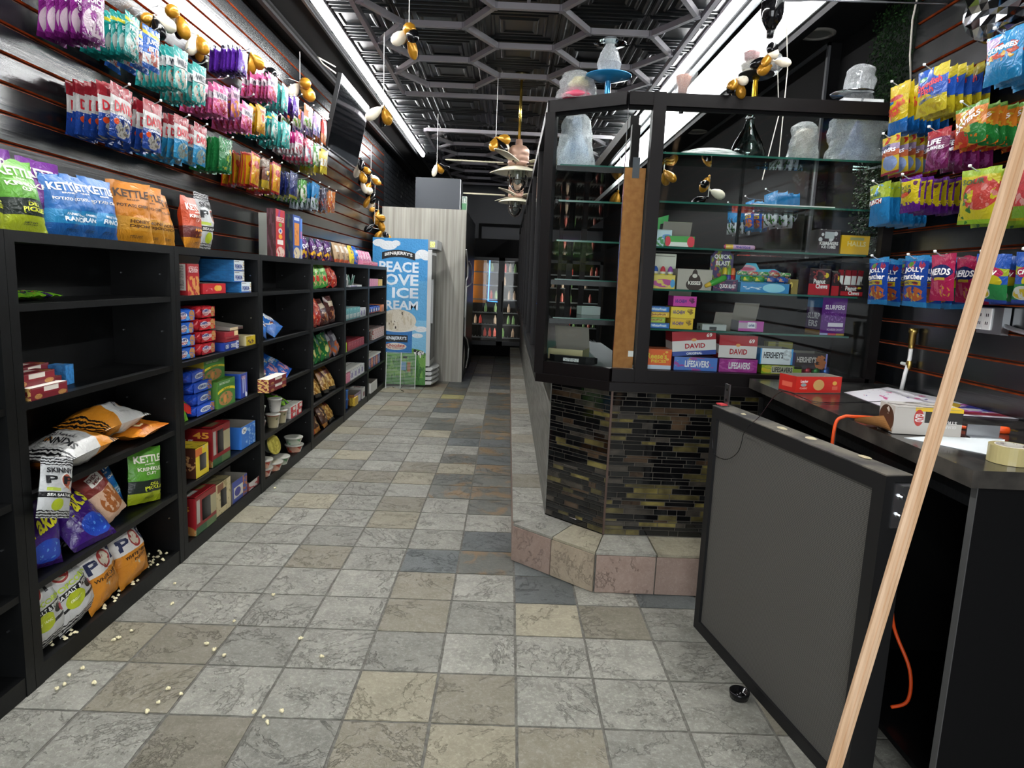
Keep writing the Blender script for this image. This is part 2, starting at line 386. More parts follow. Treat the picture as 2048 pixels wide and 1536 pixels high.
struct('trim_2', MB().box(-1.535, YF, ZC-.03, -1.515, 11.4, ZC-.002), BLK)
struct('trim_3', MB().box(1.545, YF, ZC-.05, 1.565, YB, ZC-.002).box(1.575, YF, ZC-.03, 1.59, YB, ZC-.002), mat('grey_cornice', '#5d5f63', .4))
SHIP = mat('white_shiplap', '#c9cfcd', .35, var=(3, '#bcc3c2', 5, (1, 1, .2)))
fas = struct('wall_fascia', MB().box(1.615, YF, 3.05, 1.66, YB, ZC-.001), BLKM)
for k in range(76):
    y = YF+.02+k*.2; w_ = .196
    MB().box(1.602, y, 3.052, 1.614, y+w_, ZC-.06).build('plank', SHIP, fas)
sof = struct('ceiling_soffit', MB().box(1.61, YF, 3.0, 1.66, YB, 3.05).box(1.66, YF, 3.05, 2.4, YB, 3.1), BLKM)
for i, (x, y) in enumerate(((1.76, 4.24), (1.78, 6.9))):
    t = thing('recessed_downlight', ['unlit round downlight in the black soffit, nearest the hedge', 'unlit round downlight farther back in the black soffit'][i], 'light', (x, y, 3.05), group='soffit downlights')
    MB().lathe([(.1, 0), (.1, -.008), (.075, -.012), (.07, -.004)], 24).build('trim_ring', mat('grey_ring', '#77736d', .5), t, smooth=True)
    MB().lathe([(.07, -.004), (.05, -.003), (.001, -.002)], 24).build('lens', mat('lens_grey', '#5c5b58', .4), t, smooth=True)
# back and front walls
struct('wall_back', MB().box(-2.2, YB, 0, 2.4, YB+.1, ZC), mat('charcoal_paint', '#202329', .5))
m = MB().box(-2.2, YF-.1, 0, 2.4, YF, .35).box(-2.2, YF-.1, 2.95, 2.4, YF, ZC).box(-2.2, YF-.1, .35, -1.6, YF, 2.95).box(1.0, YF-.1, .35, 2.4, YF, 2.95)
struct('wall_front', m, BLKM)
struct('window_1', MB().box(-.33, YF-.08, .35, -.27, YF-.02, 2.95).box(-1.6, YF-.08, 2.2, 1.0, YF-.02, 2.26), BLKM)
# LED tubes
LED = mat('led_tube', '#ffffff', emit=LED_W); ALU = mat('aluminium', '#a8a6aa', .4, .6)
for s_, x in (('left', -1.421), ('right', 1.437)):
    t = thing('led_batten', f'long bright LED tube light along the {s_} side of the ceiling', 'light', (x, 0, ZC))
    MB().box(-.04, 1.0, -.03, .04, 11.0, 0).build('housing', ALU, t)
    MB().tube([(0, 1.02, -.045), (0, 10.98, -.045)], .027, 10).build('tube', LED, t, smooth=True)
# plinth
m = MB(); O = [(.085, 13.4), (.085, 3.585), (.493, 3.222), (1.34, 3.222), (1.34, 3.46), (.56, 3.46), (.262, 3.75), (.262, 13.4)]
pl = struct('trim_4', MB().poly(O, 0, .198), GROUT)
def cut(parent, pts, z0, z1, mt, name='tile'):
    MB().poly(pts, z0, z1).build(name, mt, parent)
def lerp(a, b, t): return (a[0]+(b[0]-a[0])*t, a[1]+(b[1]-a[1])*t)
k = 0
y = 3.64
while y < 13.3:
    cut(pl, [(.077, y), (.262, y), (.262, min(y+.3, 13.39)), (.077, min(y+.3, 13.39))], .2, .211, [ST_GREY, ST_GREY, ST_BROWN, ST_GREY][k % 4])
    cut(pl, [(.077, y), (.084, y), (.084, y+.3), (.077, y+.3)], .004, .197, ST_PINK); y += .305; k += 1
A, B, Ci, Di = (.077, 3.58), (.49, 3.214), (.262, 3.745), (.56, 3.458)
for i in range(2):
    a, b = lerp(A, B, i/2+.005), lerp(A, B, i/2+.493); c, d = lerp(Ci, Di, i/2+.005), lerp(Ci, Di, i/2+.493)
    cut(pl, [a, b, d, c], .2, .212, [ST_GREY, ST_BEIGE][i])
    n_ = (-.0054, -.006); cut(pl, [(a[0]+n_[0], a[1]+n_[1]), (b[0]+n_[0], b[1]+n_[1]), b, a], .003, .198, [ST_PINK, ST_ORN][i])
cut(pl, [(.492, 3.214), (.795, 3.214), (.795, 3.458), (.563, 3.458)], .2, .212, ST_GREY)
for i in range(2): cut(pl, [(.803+i*.303, 3.214), (1.1+i*.24, 3.214), (1.1+i*.24, 3.458), (.803+i*.303, 3.458)], .2, .212, [ST_BEIGE, ST_GREY][i])
for i in range(3): cut(pl, [(.495+i*.303, 3.209), (min(.792+i*.303, 1.34), 3.209), (min(.792+i*.303, 1.34), 3.22), (.495+i*.303, 3.22)], .003, .198, ST_PINK)
# ================================================================ SHELVES
XS = -1.66; SZ = [.075, .385, .72, 1.05, 1.392]; ST = 1.64
UB = [1.10, 2.27, 3.41, 4.58, 5.775, 6.95, 8.12, 9.3]
UN = ['empty black shelf unit cut off at the left edge of the picture', 'black shelf unit holding popcorn and purple chip bags, below the green and blue chips', 'black shelf unit stacked with cookie packs and cracker cartons', 'black shelf unit with noodle cups and an empty upper shelf', 'black shelf unit filled with candy and chip bags on every shelf', 'narrow looking black shelf unit with lime box and brown open carton', 'last black shelf unit beside the blue ice cream freezer']
for i in range(7):
    y0, y1 = UB[i], UB[i+1]; tk = .045 if i < 3 else .035
    t = thing('shelf_unit', UN[i], 'shelf', ((XL+XS)/2, (y0+y1)/2, 0), group='black shelf units along the left wall')
    xc, yc = (XL+XS)/2, (y0+y1)/2; x0, x1 = XL+.021-xc, XS-xc; h = (y1-y0)/2-.001
    for s in (-1, 1):
        a, b = sorted((s*h, s*(h-tk))); MB().box(x0, a, 0, x1, b, ST).build('side_panel', SHELF, t)
    MB().box(x0, -h+tk, ST-.038, x1, h-tk, ST).build('top_panel', SHELF, t)
    MB().box(x0, -h+tk, .0, x0+.006, h-tk, ST-.04).build('back_panel', SHELF, t)
    MB().box(x0+.007, -h+tk+.001, .0, x1-.003, h-tk-.001, SZ[0]).build('kick_board', SHELF, t)
    for z in SZ[1:]:
        m = MB(); m.box(x0+.007, -h+tk+.001, z-.024, x1-.006, h-tk-.001, z); m.box(x1-.006, -h+tk+.001, z-.025, x1-.003, h-tk-.001, z+.0005)
        m.build('shelf_board', SHELF, t)
    m = MB()
    for s in (-1, 1):
        for z in (.25, .55, .88, 1.22, 1.5):
            for xx in (x0+.06, x1-.05): m.tube([(xx, s*(h-tk), z), (xx, s*(h-tk-.006), z)], .004, 6)
    m.build('shelf_pin', STEEL, t, kind='stuff')
# ================================================================ FREEZER, WOOD CABINET, BACK COOLER
FB = P('freezer_art', '#3f9fe0', [('r', 0, .28, 1, .72, '#5fb4ea'), ('r', 0, .2, 1, .45, '#86cdf3'), ('e', .12, .965, .12, .025, '#f4fafd'), ('e', .28, .95, .16, .03, '#f4fafd'), ('e', .42, .965, .08, .02, '#f4fafd'),
    ('e', .9, .9, .12, .03, '#f4fafd'), ('e', .8, .885, .08, .02, '#f4fafd'), ('e', .97, .885, .1, .025, '#f4fafd'), ('e', .9, .39, .12, .02, '#f4fafd'), ('e', .84, .345, .1, .016, '#f4fafd'),
    ('r', 0, 0, 1, .225, '#4f9140'), ('n', 0, .05, 1, .23, '#7ab04f', 9, .5), ('n', 0, 0, 1, .2, '#3c7431', 14, .58), ('e', .47, .23, .5, .03, '#6aa84a'),
    ('r', .2, .22, .74, .4, '#2f7ec6'), ('e', .47, .24, .24, .02, '#2f7ec6'), ('e', .47, .4, .36, .035, '#f3f1e8'), ('e', .47, .445, .34, .075, '#e9e2cf'), ('m', .47, .445, .33, .07, '#d8cdb2', 10, .55), ('m', .47, .445, .31, .06, '#3a2a22', 13, .66),
    ('r', .22, .295, .66, .345, '#16181c'), ('e', .44, .265, .2, .025, '#f4eede'), ('r', .58, .185, .66, .2, '#14161a'), ('e', .88, .225, .1, .016, '#17191c'), ('m', .88, .225, .1, .016, '#f1f1ee', 30, .5), ('e', .9, .21, .015, .02, '#f1f1ee'), ('e', .8, .24, .03, .01, '#17191c'), ('r', .66, .09, .72, .16, '#b0703c'), ('r', .54, .1, .64, .16, '#6ea7cf')])
FW = mat('freezer_white', '#c9ccca', .35); FGR = mat('freezer_grey', '#9a9d9d', .4)
t = thing('freezer', 'blue ice cream freezer with a cow meadow printed on its side', 'freezer', (-1.49, 9.69, 0))
m = MB().box(-.376, -.33, .03, .375, .27, 2.035, {'f': 1, '*': 0}); m.build('body', [FGR, FB], t)
FX = lambda u, v: Vector((-.376+.751*u, -.3315, .03+2.005*v))
m = MB()
m.text('PEACE', FX, .48, .808, .72, .072, 0).text('LOVE', FX, .45, .722, .78, .078, 0).text('ICE', FX, .6, .634, .48, .072, 0).text('CREAM', FX, .45, .55, .78, .062, 0)
m.text("BEN&JERRY'S", FX, .44, .32, .4, .03, 0).text('Chocolate', FX, .44, .273, .34, .022, 1).text('Chip Cookie Dough', FX, .44, .254, .3, .014, 1)
m.build('lettering', [mat('pale_lettering', '#dfeaf2', .5), mat('red_lettering', '#b23a30', .5)], t)
arc = lambda u, v: Vector((-.376+.751*u, -.333, .03+2.005*(v+.02*(1-((u-.47)/.3)**2))))
m = MB().grid(lambda a, b: arc(.17+.6*a, .855+.047*b), 12, 1, 0); f2 = lambda u, v: arc(u, v)+Vector((0, -.001, 0)); m.text("BEN&JERRY'S", f2, .47, .879, .5, .028, 1)
m.build('badge', [BLACKP, WHITE], t)
MB().box(.376, -.33, .3, .43, .27, 1.9).build('door_frame', FW, t)
MB().box(.4305, -.27, .38, .436, .21, 1.83).build('door_glass', mat('dark_freezer_glass', '#2a3036', .06), t)
MB().box(.43, -.32, .9, .46, -.29, 1.5).build('handle', FGR, t)
MB().box(.376, -.33, 1.91, .5, .27, 2.03).build('header_light', FGR, t)
MB().box(.4, -.331, 1.93, .47, -.3305, 2.01).build('energy_sticker', P('sticker', '#d6dc4a', [('n', 0, 0, 1, 1, '#f2f2c0', 6)]), t)
m = MB()
for k in range(4): m.skin([[(x, y, .04+.065*k+z) for x, z in ((.376, 0), (.376, .045), (.50-.05*(abs(y)/.33)**2, .05), (.53-.06*(abs(y)/.33)**2, .03), (.5-.05*(abs(y)/.33)**2, 0))] for y in [-.33+.06*j for j in range(11)]])
m.build('grille', FW, t)
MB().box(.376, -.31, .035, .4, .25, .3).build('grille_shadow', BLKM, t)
# small white wire panel leaning on the freezer
t = thing('wire_panel', 'white wire grid panel leaning on the side of the blue freezer', 'rack', (-1.43, 9.15, 0), (-.09, 0, 0)); WW = mat('white_wire', '#d5dad6', .4)
for x in (-.2, 0, .2): MB().tube([(x, 0, 0.004), (x, 0, .5)], .006, 6).build('upright', WW, t)
m = MB()
for k in range(26): m.tube([(-.2, -.005, .012+k*.0195), (.2, -.005, .012+k*.0195)], .0022, 4)
m.build('wire', WW, t, kind='stuff')
m = MB().grid(lambda u, v: (.16*math.cos(2*PI*u)*v*(1+.25*noise.noise(Vector((u*9, v*3, 1)))), .07*math.sin(2*PI*u)*v, .05*(1-v**2)*(1+.6*noise.noise(Vector((u*12, v*9, 2))))), 24, 6)
props(m.build('cleaning_rag', mat('grey_rag', '#8f8b78', .95, bump=(30, .6)), None, (-1.5, 8.92, .001), smooth=True), 'crumpled grey rag on the floor by the wire panel', 'rag')
# grey wood cabinet behind it
WOOD = mat('grey_wood_laminate', '#a9a79d', .5, var=(7, '#8d8a80', 8, (5, 5, .12)), bump=(12, .15, (6, 6, .2)))
t = thing('wood_cabinet', 'tall pale grey wood grain cabinet behind the blue freezer', 'cabinet', (-1.25, 11.3, 0))
MB().box(-.605, -1.31, 0, .6, 1.3, 2.505).build('carcass', BLK, t)
MB().box(-.605, -1.33, 0, .605, -1.312, 2.505).build('front_panel', WOOD, t)
def band(t, pts, nm, mt, r=.012):
    MB().tube([(.607, y, z) for y, z in pts], r, 5).build(nm, mt, t)
band(t, [(-1.2, 1.95), (-.7, 1.72), (-.7, 1.55), (-1.05, 1.5), (-1.1, .95)], 'cow_outline', WHITE); band(t, [(-.4, 1.8), (.3, 1.74), (.6, 1.6), (.55, 1.46), (.1, 1.43), (-.9, 1.4), (-.95, .66), (-.3, .55), (.2, .36), (.1, .2), (-.4, .1)], 'cow_outline', WHITE)
MB().grid(lambda u, v: (.606, -1.0+.35*math.sin(PI*v)*(u-.2), .12+.42*v), 2, 10).build('cow_patch', WHITE, t)
t = thing('speaker_box', 'dark grey square box on top of the wood cabinet', 'box', (-1.07, 10.2, 2.505)); m = MB(); m.box(-.32, -.2, 0, .32, .2, .43); m.build('cabinet', mat('dark_grey_panel', '#3c4147', .45), t); MB().box(.321, -.2, 0, .33, .2, .42).build('edge_strip', STEEL, t)
t = thing('carton', 'small green and white carton standing beside the dark box up high', 'box', (-.69, 10.12, 2.505)); MB().box(-.035, -.06, 0, .035, .06, .2, {'f': 1, '*': 0}).build('body', [mat('pale_card', '#c5cbbf', .6), P('greencarton', '#cfd5cb', [('r', 0, 0, 1, .5, '#4f8a5e'), ('n', 0, .5, 1, 1, '#8fa39a', 5)])], t)
# display cooler along the back wall
t = thing('glass_door_cooler', 'black glass door cooler across the back wall with orange sheets standing in for reflections', 'cooler', (.57, 13.9, 0))
CO = thing  # noqa
MB().box(-1.4, -.3, 0, 1.3, -.28, .22).box(-1.4, -.3, 1.96, 1.3, -.28, 2.32).box(-1.4, -.28, 0, 1.3, .3, .12).box(-1.4, -.28, 2.2, 1.3, .3, 2.32).box(-1.4, .27, .12, 1.3, .3, 2.2).build('cabinet', BLKM, t)
RACK = mat('cooler_rack', '#8d9194', .5); ORANGE_REFL = mat('orange_reflection_sheet', '#e8923c', .8)
for k in range(4):
    x0 = -1.39+k*.67; m = MB()
    for a in ((x0, .22, x0+.06, 1.96), (x0+.61, .22, x0+.67, 1.96), (x0, .22, x0+.67, .3), (x0, 1.9, x0+.67, 1.96)): m.box(a[0], -.32, a[1], a[2], -.3, a[3])
    d = m.build('door', BLK, t); MB().box(x0+.06, -.312, .3, x0+.61, -.308, 1.9).build('pane', PANE, d); MB().tube([(x0+.03, -.34, .9), (x0+.03, -.35, 1.0), (x0+.03, -.35, 1.4), (x0+.03, -.34, 1.5)], .01, 6).build('handle', BLK, d)
    for z in (.36, .62, .86, 1.12, 1.4, 1.66):
        m = MB().box(x0+.03, -.27, z, x0+.64, -.262, z+.022)
        for j in range(10): m.box(x0+.04+j*.064, -.262, z+.004, x0+.046+j*.064, .2, z+.01)
        m.build('rack', RACK, t)
CGLOW = mat('cooler_lamp', '#fff3e0', emit=32)  # added emissive tubes to brighten the orange sheets, not lamps of the cooler
for k in range(4): MB().tube([(-1.375+k*.67, -.27, .3), (-1.375+k*.67, -.27, 1.9)], .01, 6).build('door_lamp', CGLOW, t)
for a, b, nm in ((-1.29, -1.02, 0), (-.38, -.16, 1), (-.1, .14, 2)): MB().box(a, -.258, 1.06, b, -.254, 1.92).build('orange_reflection_sheet', ORANGE_REFL, t)  # orange sheets standing in for the reflection in the door glass
MB().tube([(-.96, -.3, 1.93), (-.97, -.3, 1.1), (-.75, -.3, 1.09)], .009, 5).build('blue_emissive_line', mat('blue_light', '#3b86ff', emit=3), t)  # thin emissive blue line along the door opening
m = MB(); rb = random.Random(11)
for k in range(4):
    for z in (.37, .63, .87, 1.13, 1.41, 1.67):
        for j in range(6):
            if rb.random() < .6: m.lathe([(.0, 0), (.03, 0), (.03, .1), (.012, .15), (.012, .17), (0, .17)], 7, rb.randrange(3), (-1.32+k*.67+j*.1, -.1, z+.012))
m.build('bottle_rows', [mat('b1', '#4e6d44', .3), mat('b2', '#7d6d60', .3), mat('b3', '#8b2f2a', .3)], t, kind='stuff')
m = MB().box(-.66, -.02, 2.6, 2.3, .0, 2.66).box(-.66, -.02, 2.32, -.6, 0, 2.6); props(m.build('ceiling_beam', BLKM, None, (0, 14.22, 0)), kind='structure')
# ================================================================ DISPLAY COUNTER
t = thing('display_counter', 'black ledge counter faced with glass mosaic, standing on the tiled plinth', 'counter', (.5, 3.7, .2)); dc = t
def loc(p): return (p[0]-.5, p[1]-3.7)
m = MB().poly([loc(p) for p in ((.567, 3.4655), (1.33, 3.4655), (1.33, 3.84), (.7, 3.84), (.7, 13.3), (.269, 13.3), (.269, 3.755))], .013, .805); m.build('core', mat('mosaic_grout', '#57524a', .85), t)
lg = [(.165, 3.635), (.532, 3.387), (1.9, 3.387), (1.9, 3.86), (.72, 3.86), (.72, 13.3), (.165, 13.3)]
m = MB().poly([loc(p) for p in lg], .805, .85); m.build('ledge', DKBR, t)
GW = mat('grey_grain_panel', '#77766f', .55, var=(5, '#5b5a54', 9, (6, .5, 6)), bump=(20, .3, (6, .3, 6)))
MB().box(.2615-.5, 3.752-3.7, .013, .2655-.5, 9.6, .8).build('wood_panel', GW, t)
GL = [mat(n, c, r_, coat=.5, var=v) for n, c, r_, v in (('mosaic_black', '#0b0b0c', .08, None), ('mosaic_char', '#1b1c1c', .1, (9, '#0f1010', 4)), ('mosaic_olive', '#5a5231', .2, (14, '#39341f', 6)), ('mosaic_brown', '#4a3a2b', .2, (12, '#2d2219', 6)), ('mosaic_taupe', '#3f3a33', .25, (14, '#2a2723', 6)), ('mosaic_gold', '#746a3a', .2, (14, '#4a4224', 6)))]
rm = random.Random(21); pieces = []
def mosaic(p0, dx, width, z0, z1, nrm):
    z = z0; k = 0
    while z < z1-.008:
        hgt = min([.031, .019, .024, .014, .029][k % 5], z1-z); u = -rm.random()*.09; k += 1
        while u < width:
            w_ = rm.choice((.05, .075, .1, .13, .16)); a, b = max(u, 0), min(u+w_, width); u += w_
            if b-a < .008: continue
            q = rm.random(); mi = 0 if q < .4 else 1 if q < .6 else 2 if q < .72 else 3 if q < .82 else 4 if q < .93 else 5
            pieces.append(((b-a)*hgt*(1 if p0[0]+dx[0]*a < 1.12 else .01), p0, dx, a+.0017, b-.0017, z+.0016, z+hgt-.0016, nrm, mi, rm.uniform(.0016, .003)))
        z += hgt
ln = math.hypot(.298, .29); cd = (.298/ln, -.29/ln)
mosaic((.563, 3.462), (1, 0), .765, .215, 1.0, (0, -1)); mosaic((.266, 3.752), cd, ln, .215, 1.0, (cd[1], -cd[0]))
pieces.sort(key=lambda p: -p[0])
def piece(mb, p, m=0):
    _, p0, dx, a, b, z0, z1, n_, mi, th = p
    def V(u, z, o): return (p0[0]+dx[0]*u+n_[0]*o-.5, p0[1]+dx[1]*u+n_[1]*o-3.7, z-.2)
    c = .0012; f = [V(a+c, z0+c, th), V(b-c, z0+c, th), V(b-c, z1-c, th), V(a+c, z1-c, th)]; g = [V(a, z0, 0), V(b, z0, 0), V(b, z1, 0), V(a, z1, 0)]
    mb.face(f, m)
    for i in range(4): j = (i+1) % 4; mb.face([g[i], g[j], f[j], f[i]], m)
for p in pieces[:296]: mb = MB(); piece(mb, p); mb.build('mosaic_tile', GL[p[8]], t)
mb = MB()
for p in pieces[296:]: piece(mb, p, p[8])
mb.build('small_mosaic', GL, t, kind='stuff')
MB().box(.555-.5, 3.455-3.7, .013, .566-.5, 3.465-3.7, .8).build('corner_strip', mat('bronze_strip', '#5b4a42', .35, .6), t)
# glass case on the ledge
t = thing('glass_display_case', 'dark framed glass display case standing on the mosaic counter', 'display case', (.5, 3.7, 1.05)); gc = t
Aq, Bq, Cq, Eq = (.19, 3.665), (.548, 3.432), (.695, 3.432), (1.87, 3.432)
def bar(p, q, z0, z1, wd, nm, mt=DKBR, par=None):
    d = Vector((q[0]-p[0], q[1]-p[1], 0)); d.normalize(); n_ = Vector((-d.y, d.x, 0))*wd/2
    m = MB().poly([(p[0]-n_.x*-1-.5, p[1]+n_.y-3.7), (p[0]-n_.x-.5, p[1]-n_.y-3.7), (q[0]-n_.x-.5, q[1]-n_.y-3.7), (q[0]+n_.x-.5, q[1]+n_.y-3.7)], z0-1.05, z1-1.05)
    return m.build(nm, mt, par or t)
def post(x, y, w_, z0, z1, rz=0, nm='post'):
    return MB().box(-w_/2, -w_/2, 0, w_/2, w_/2, z1-z0).build(nm, DKBR, t, (x-.5, y-3.7, z0-1.05), (0, 0, rz))
post(Aq[0], Aq[1]+.01, .052, 1.05, 2.405, -.4); post(Cq[0], Cq[1]+.02, .062, 1.05, 2.468); post(Eq[0]+.005, Eq[1]+.02, .05, 1.05, 2.405)
for i, (p, q) in enumerate(((Aq, Bq), (Bq, Cq), (Cq, Eq))):
    pp, qq = (p[0], p[1]+.02), (q[0], q[1]+.02)
    bar(pp, qq, 1.05, 1.115, .05, 'bottom_rail'); bar(pp, qq, 2.405, 2.465, .055, 'top_rail'); bar((p[0], p[1]+.025), (q[0], q[1]+.025), 2.39, 2.405, .02, 'glass_bead', BLKM)
bar((Aq[0], 3.665), (Aq[0], 13.2), 1.05, 1.1, .045, 'bottom_rail'); bar((Aq[0], 3.665), (Aq[0], 13.2), 2.405, 2.465, .05, 'top_rail')
for y in (4.75, 5.85, 6.95, 8.05, 9.15, 10.3, 11.5, 13.1): post(Aq[0], y, .045, 1.1, 2.405)
for p, q in ((Aq, Bq), (Bq, Cq), (Cq, Eq)): bar((p[0], p[1]+.022), (q[0], q[1]+.022), 1.112, 2.395, .005, 'pane', PANE)
for a, b in ((3.69, 5.83), (5.87, 8.03), (8.07, 10.28), (10.32, 13.08)): bar((Aq[0]-.003, a), (Aq[0]-.003, b), 1.1, 2.405, .005, 'pane', PANE)
MB().tube([(Bq[0]-.5, Bq[1]+.018-3.7, .065), (Bq[0]-.5, Bq[1]+.018-3.7, 1.41)], .0025, 5).build('glass_joint', CHROME, t)
CS = [2.2, 1.965, 1.742, 1.53, 1.327]
def gshelf(pts, z, front, mt=SHGLASS):
    s = MB().poly([loc(p) for p in pts], z-1.058, z-1.05).build('glass_shelf', mt, t)
    a, b = loc(pts[0]), loc(pts[1]); MB().box(min(a[0], b[0]), min(a[1], b[1])-.0015, z-1.059, max(a[0], b[0]), min(a[1], b[1])+.0005, z-1.0495).build('edge', GEDGE, s)
for i, z in enumerate(CS): gshelf([(.735, 3.475), (1.845-.02*i*(i > 1), 3.475), (1.845-.02*i*(i > 1), 3.8), (.735, 3.8)], z, 1)
for z in (1.98, 1.77, 1.56, 1.35): gshelf([(.25, 3.74), (.62, 3.74), (.62, 5.6), (.25, 5.6)], z, 1)
gshelf([(.25, 3.74), (.62, 3.74), (.62, 5.6), (.25, 5.6)], 2.165, 1)
for z in (2.14, 1.54, 1.33): bar((.23, 3.725), (.64, 3.725), z-.012, z+.014, .02, 'shelf_rail', BLK)
for z in (2.14, 1.97, 1.54): bar((.24, 3.73), (.24, 9), z-.01, z+.012, .014, 'shelf_rail', BLK)
bar((.66, 3.9), (.66, 13.1), 2.405, 2.465, .05, 'top_rail'); post(.66, 3.86, .045, 1.05, 2.405); post(.66, 6.2, .045, 1.05, 2.405); post(.66, 9, .045, 1.05, 2.405)
MB().box(.735-.5, 3.84-3.7, .0, 1.86-.5, 3.85-3.7, .68).build('back_panel', BLKM, t)
for x in (1.25, 1.62): MB().box(x-.5, 3.82-3.7, .68, x-.485, 3.835-3.7, 1.36).build('shelf_standard', BLKM, t)
MB().box(.74-.5, 3.47-3.7, 0, 1.86-.5, 3.83-3.7, .062).build('case_floor', BLK, t)
MB().poly([loc(p) for p in ((.25, 3.69), (.55, 3.48), (.7, 3.49), (.7, 5), (.25, 5))], 0, .06).build('case_floor', mat('grey_felt', '#55585a', .9), t)
t = thing('cardboard_strip', 'tall brown cardboard strip taped inside the case glass by the middle post', 'cardboard', (.6, 3.468, 1.117))
MB().box(-.05, 0, 0, .057, .004, 1.0).build('sheet', CARD, t); MB().box(-.01, -.002, .95, .025, -.0005, 1.05).build('duct_tape', mat('duct_tape', '#4d5157', .35), t); MB().box(.03, -.002, .06, .057, -.0005, .09).build('torn_patch', WHITE, t)
# ================================================================ RIGHT COUNTER, GATE, MOULDING
GRAN = mat('black_granite', '#1b1b1b', .22, var=(14, '#3a3835', 8), bump=(60, .03), coat=.2)
GRANE = mat('granite_edge', '#2c2a27', .45, var=(9, '#4a4640', 8))
cn = PZ(1947, 941, 1.10); CX, CY = cn.x, cn.y; CTZ = 1.10
t = thing('service_counter', 'black granite topped counter with open black cabinet at the right wall', 'counter', (1.6, 2.6, 0)); sv = t
MB().box(CX-1.6, CY-2.6, 1.052, 1.945-1.6, 3.384-2.6, CTZ, {'t': 0, '*': 1}).build('countertop', [GRAN, GRANE], t)
x0 = CX+.05-1.6
for y in (CY+.04, 2.55, 3.3): MB().box(x0, y-2.6, 0, .34, y+.024-2.6, 1.05).build('end_panel', BLKM, t)
for y in (CY+.04, 2.55): MB().box(x0-.003, y-2.6, 0, x0, y+.024-2.6, 1.05).build('raw_edge', mat('raw_edge_grey', '#4a4a49', .8), t)
MB().box(.32, CY+.07-2.6, 0, .34, .7, 1.05).build('back_panel', BLKM, t); MB().box(x0+.02, CY+.07-2.6, .1, .32, .69, .12).build('bottom_shelf', BLK, t)
MB().box(x0, CY+.07-2.6, .98, x0+.02, .69, 1.05).build('apron', BLK, t)
# gate leaning open in front of it
g0, g1 = Vector((.915, 2.907, 0)), Vector((1.10, 1.86, 0)); gl = (g1-g0).length; gd = (g1-g0)/gl; ga = math.atan2(gd.y, gd.x)
t = thing('counter_gate', 'open counter gate with black frame and grey speaker mesh, standing on the tiles', 'gate', g0, (0, 0, ga)); GH, GT = 1.035, .085
# local: x along the gate, y across (towards the counter = +y)
FR = mat('gate_frame', '#101011', .55)
for a in ((0, 0, .045, GH), (gl-.05, 0, gl, GH), (.045, 0, gl-.05, .045), (.045, GH-.05, gl-.05, GH)): MB().box(a[0], 0, a[1], a[2], GT, a[3]).build('frame_bar', FR, t)
def meshmat():
    m, N, b = newmat('speaker_mesh'); tc = N.n('ShaderNodeTexCoord'); mp = N.n('ShaderNodeMapping'); mp.inputs['Scale'].default_value = (260, 260, 260); mp.inputs['Rotation'].default_value = (0, math.radians(45), 0); N.l(tc.outputs['Object'], mp.inputs[0])
    v = N.n('ShaderNodeTexChecker'); v.inputs['Scale'].default_value = 1; v.inputs[1].default_value = L('#63615c'); v.inputs[2].default_value = L('#2c2b29'); N.l(mp.outputs[0], v.inputs[0]); N.l(v.outputs[0], b.inputs['Base Color']); b.inputs['Roughness'].default_value = .6; return m
SPM = meshmat()
MB().box(.045, .012, .045, gl-.05, .02, GH-.05).build('mesh_panel', SPM, t)
MB().box(.045, .07, .045, gl-.05, .08, GH-.05).build('back_panel', BLKM, t)
MB().box(0, -.001, GH, gl, GT, GH+.004).build('worn_top_edge', mat('worn_top', '#3a3938', .8, var=(7, '#6d675c', 9)), t)
m = MB(); 
for k in range(4): m.lathe([(0, .004), (.006+.003*k, .003), (.011+.004*(k % 3), 0)], 7, 0, (.2+.21*k+.05*(k % 2), .035+.012*k, GH+.004), sx=1.3+.6*(k % 2))
m.build('glue_blob', mat('dried_glue', '#b8ad8c', .7), t)
b_ = MB().box(.0, .05, GH+.004, .04, .056, GH+.1).box(0, .02, GH+.004, .04, .056, GH+.009).build('hinge_bracket', STEEL, t)
m = MB()
for z in (.03, .075): m.tube([(.02, .049, GH+z), (.02, .0505, GH+z)], .006, 8)
m.build('screw_hole', BLKM, b_)
MB().box(.0, .015, GH+.009, .045, .045, GH+.014).build('red_tape', mat('red_tape', '#c23a3f', .5), b_)
b_ = MB().box(gl, .03, .88, gl+.004, .075, GH-.02).box(gl, .03, GH-.024, gl+.035, .075, GH-.02).build('hinge_bracket', STEEL, t); m = MB()
for z in (.92, .975): m.lathe([(.0, .012), (.006, .012), (.006, .004), (.011, .004), (.011, 0)], 8, 0, M=Matrix.Translation((gl+.004, .052, z)) @ Matrix.Rotation(PI/2, 4, 'Y'))
m.build('bolt', CHROME, b_)
# bare wood moulding leaning to the right wall
yp = 1.55
q0, q1 = PY(1684, 1480, yp), PY(2030, 330, yp); dd = (q1-q0).normalized()
bt = q0-dd*(q0.z/dd.z-.012); tp = bt+dd*((XR-.03-bt.x)/dd.x if (XR-.03-bt.x)/dd.x < 3.3 else 3.3)
PINE = mat('bare_pine', '#d9b795', .55, var=(6, '#c9a27c', 6, (8, 8, .3)))
t = thing('wood_moulding', 'long bare wood moulding leaning across the counter toward the right wall', 'moulding', bt)
prof = [(-.034, .0), (-.034, -.014), (-.024, -.018), (-.012, -.0185), (-.009, -.012), (-.004, -.012), (-.001, -.016), (.008, -.016), (.011, -.01), (.018, -.0095), (.022, -.006), (.034, -.006), (.034, 0)]
sx_ = dd.cross(Vector((0, -1, 0))).normalized(); sx_ = sx_ if sx_.x > 0 else -sx_
Ln = (tp-bt).length; sec = lambda k: [dd*k+sx_*a*.56+Vector((0, b*.7, 0)) for a, b in prof]
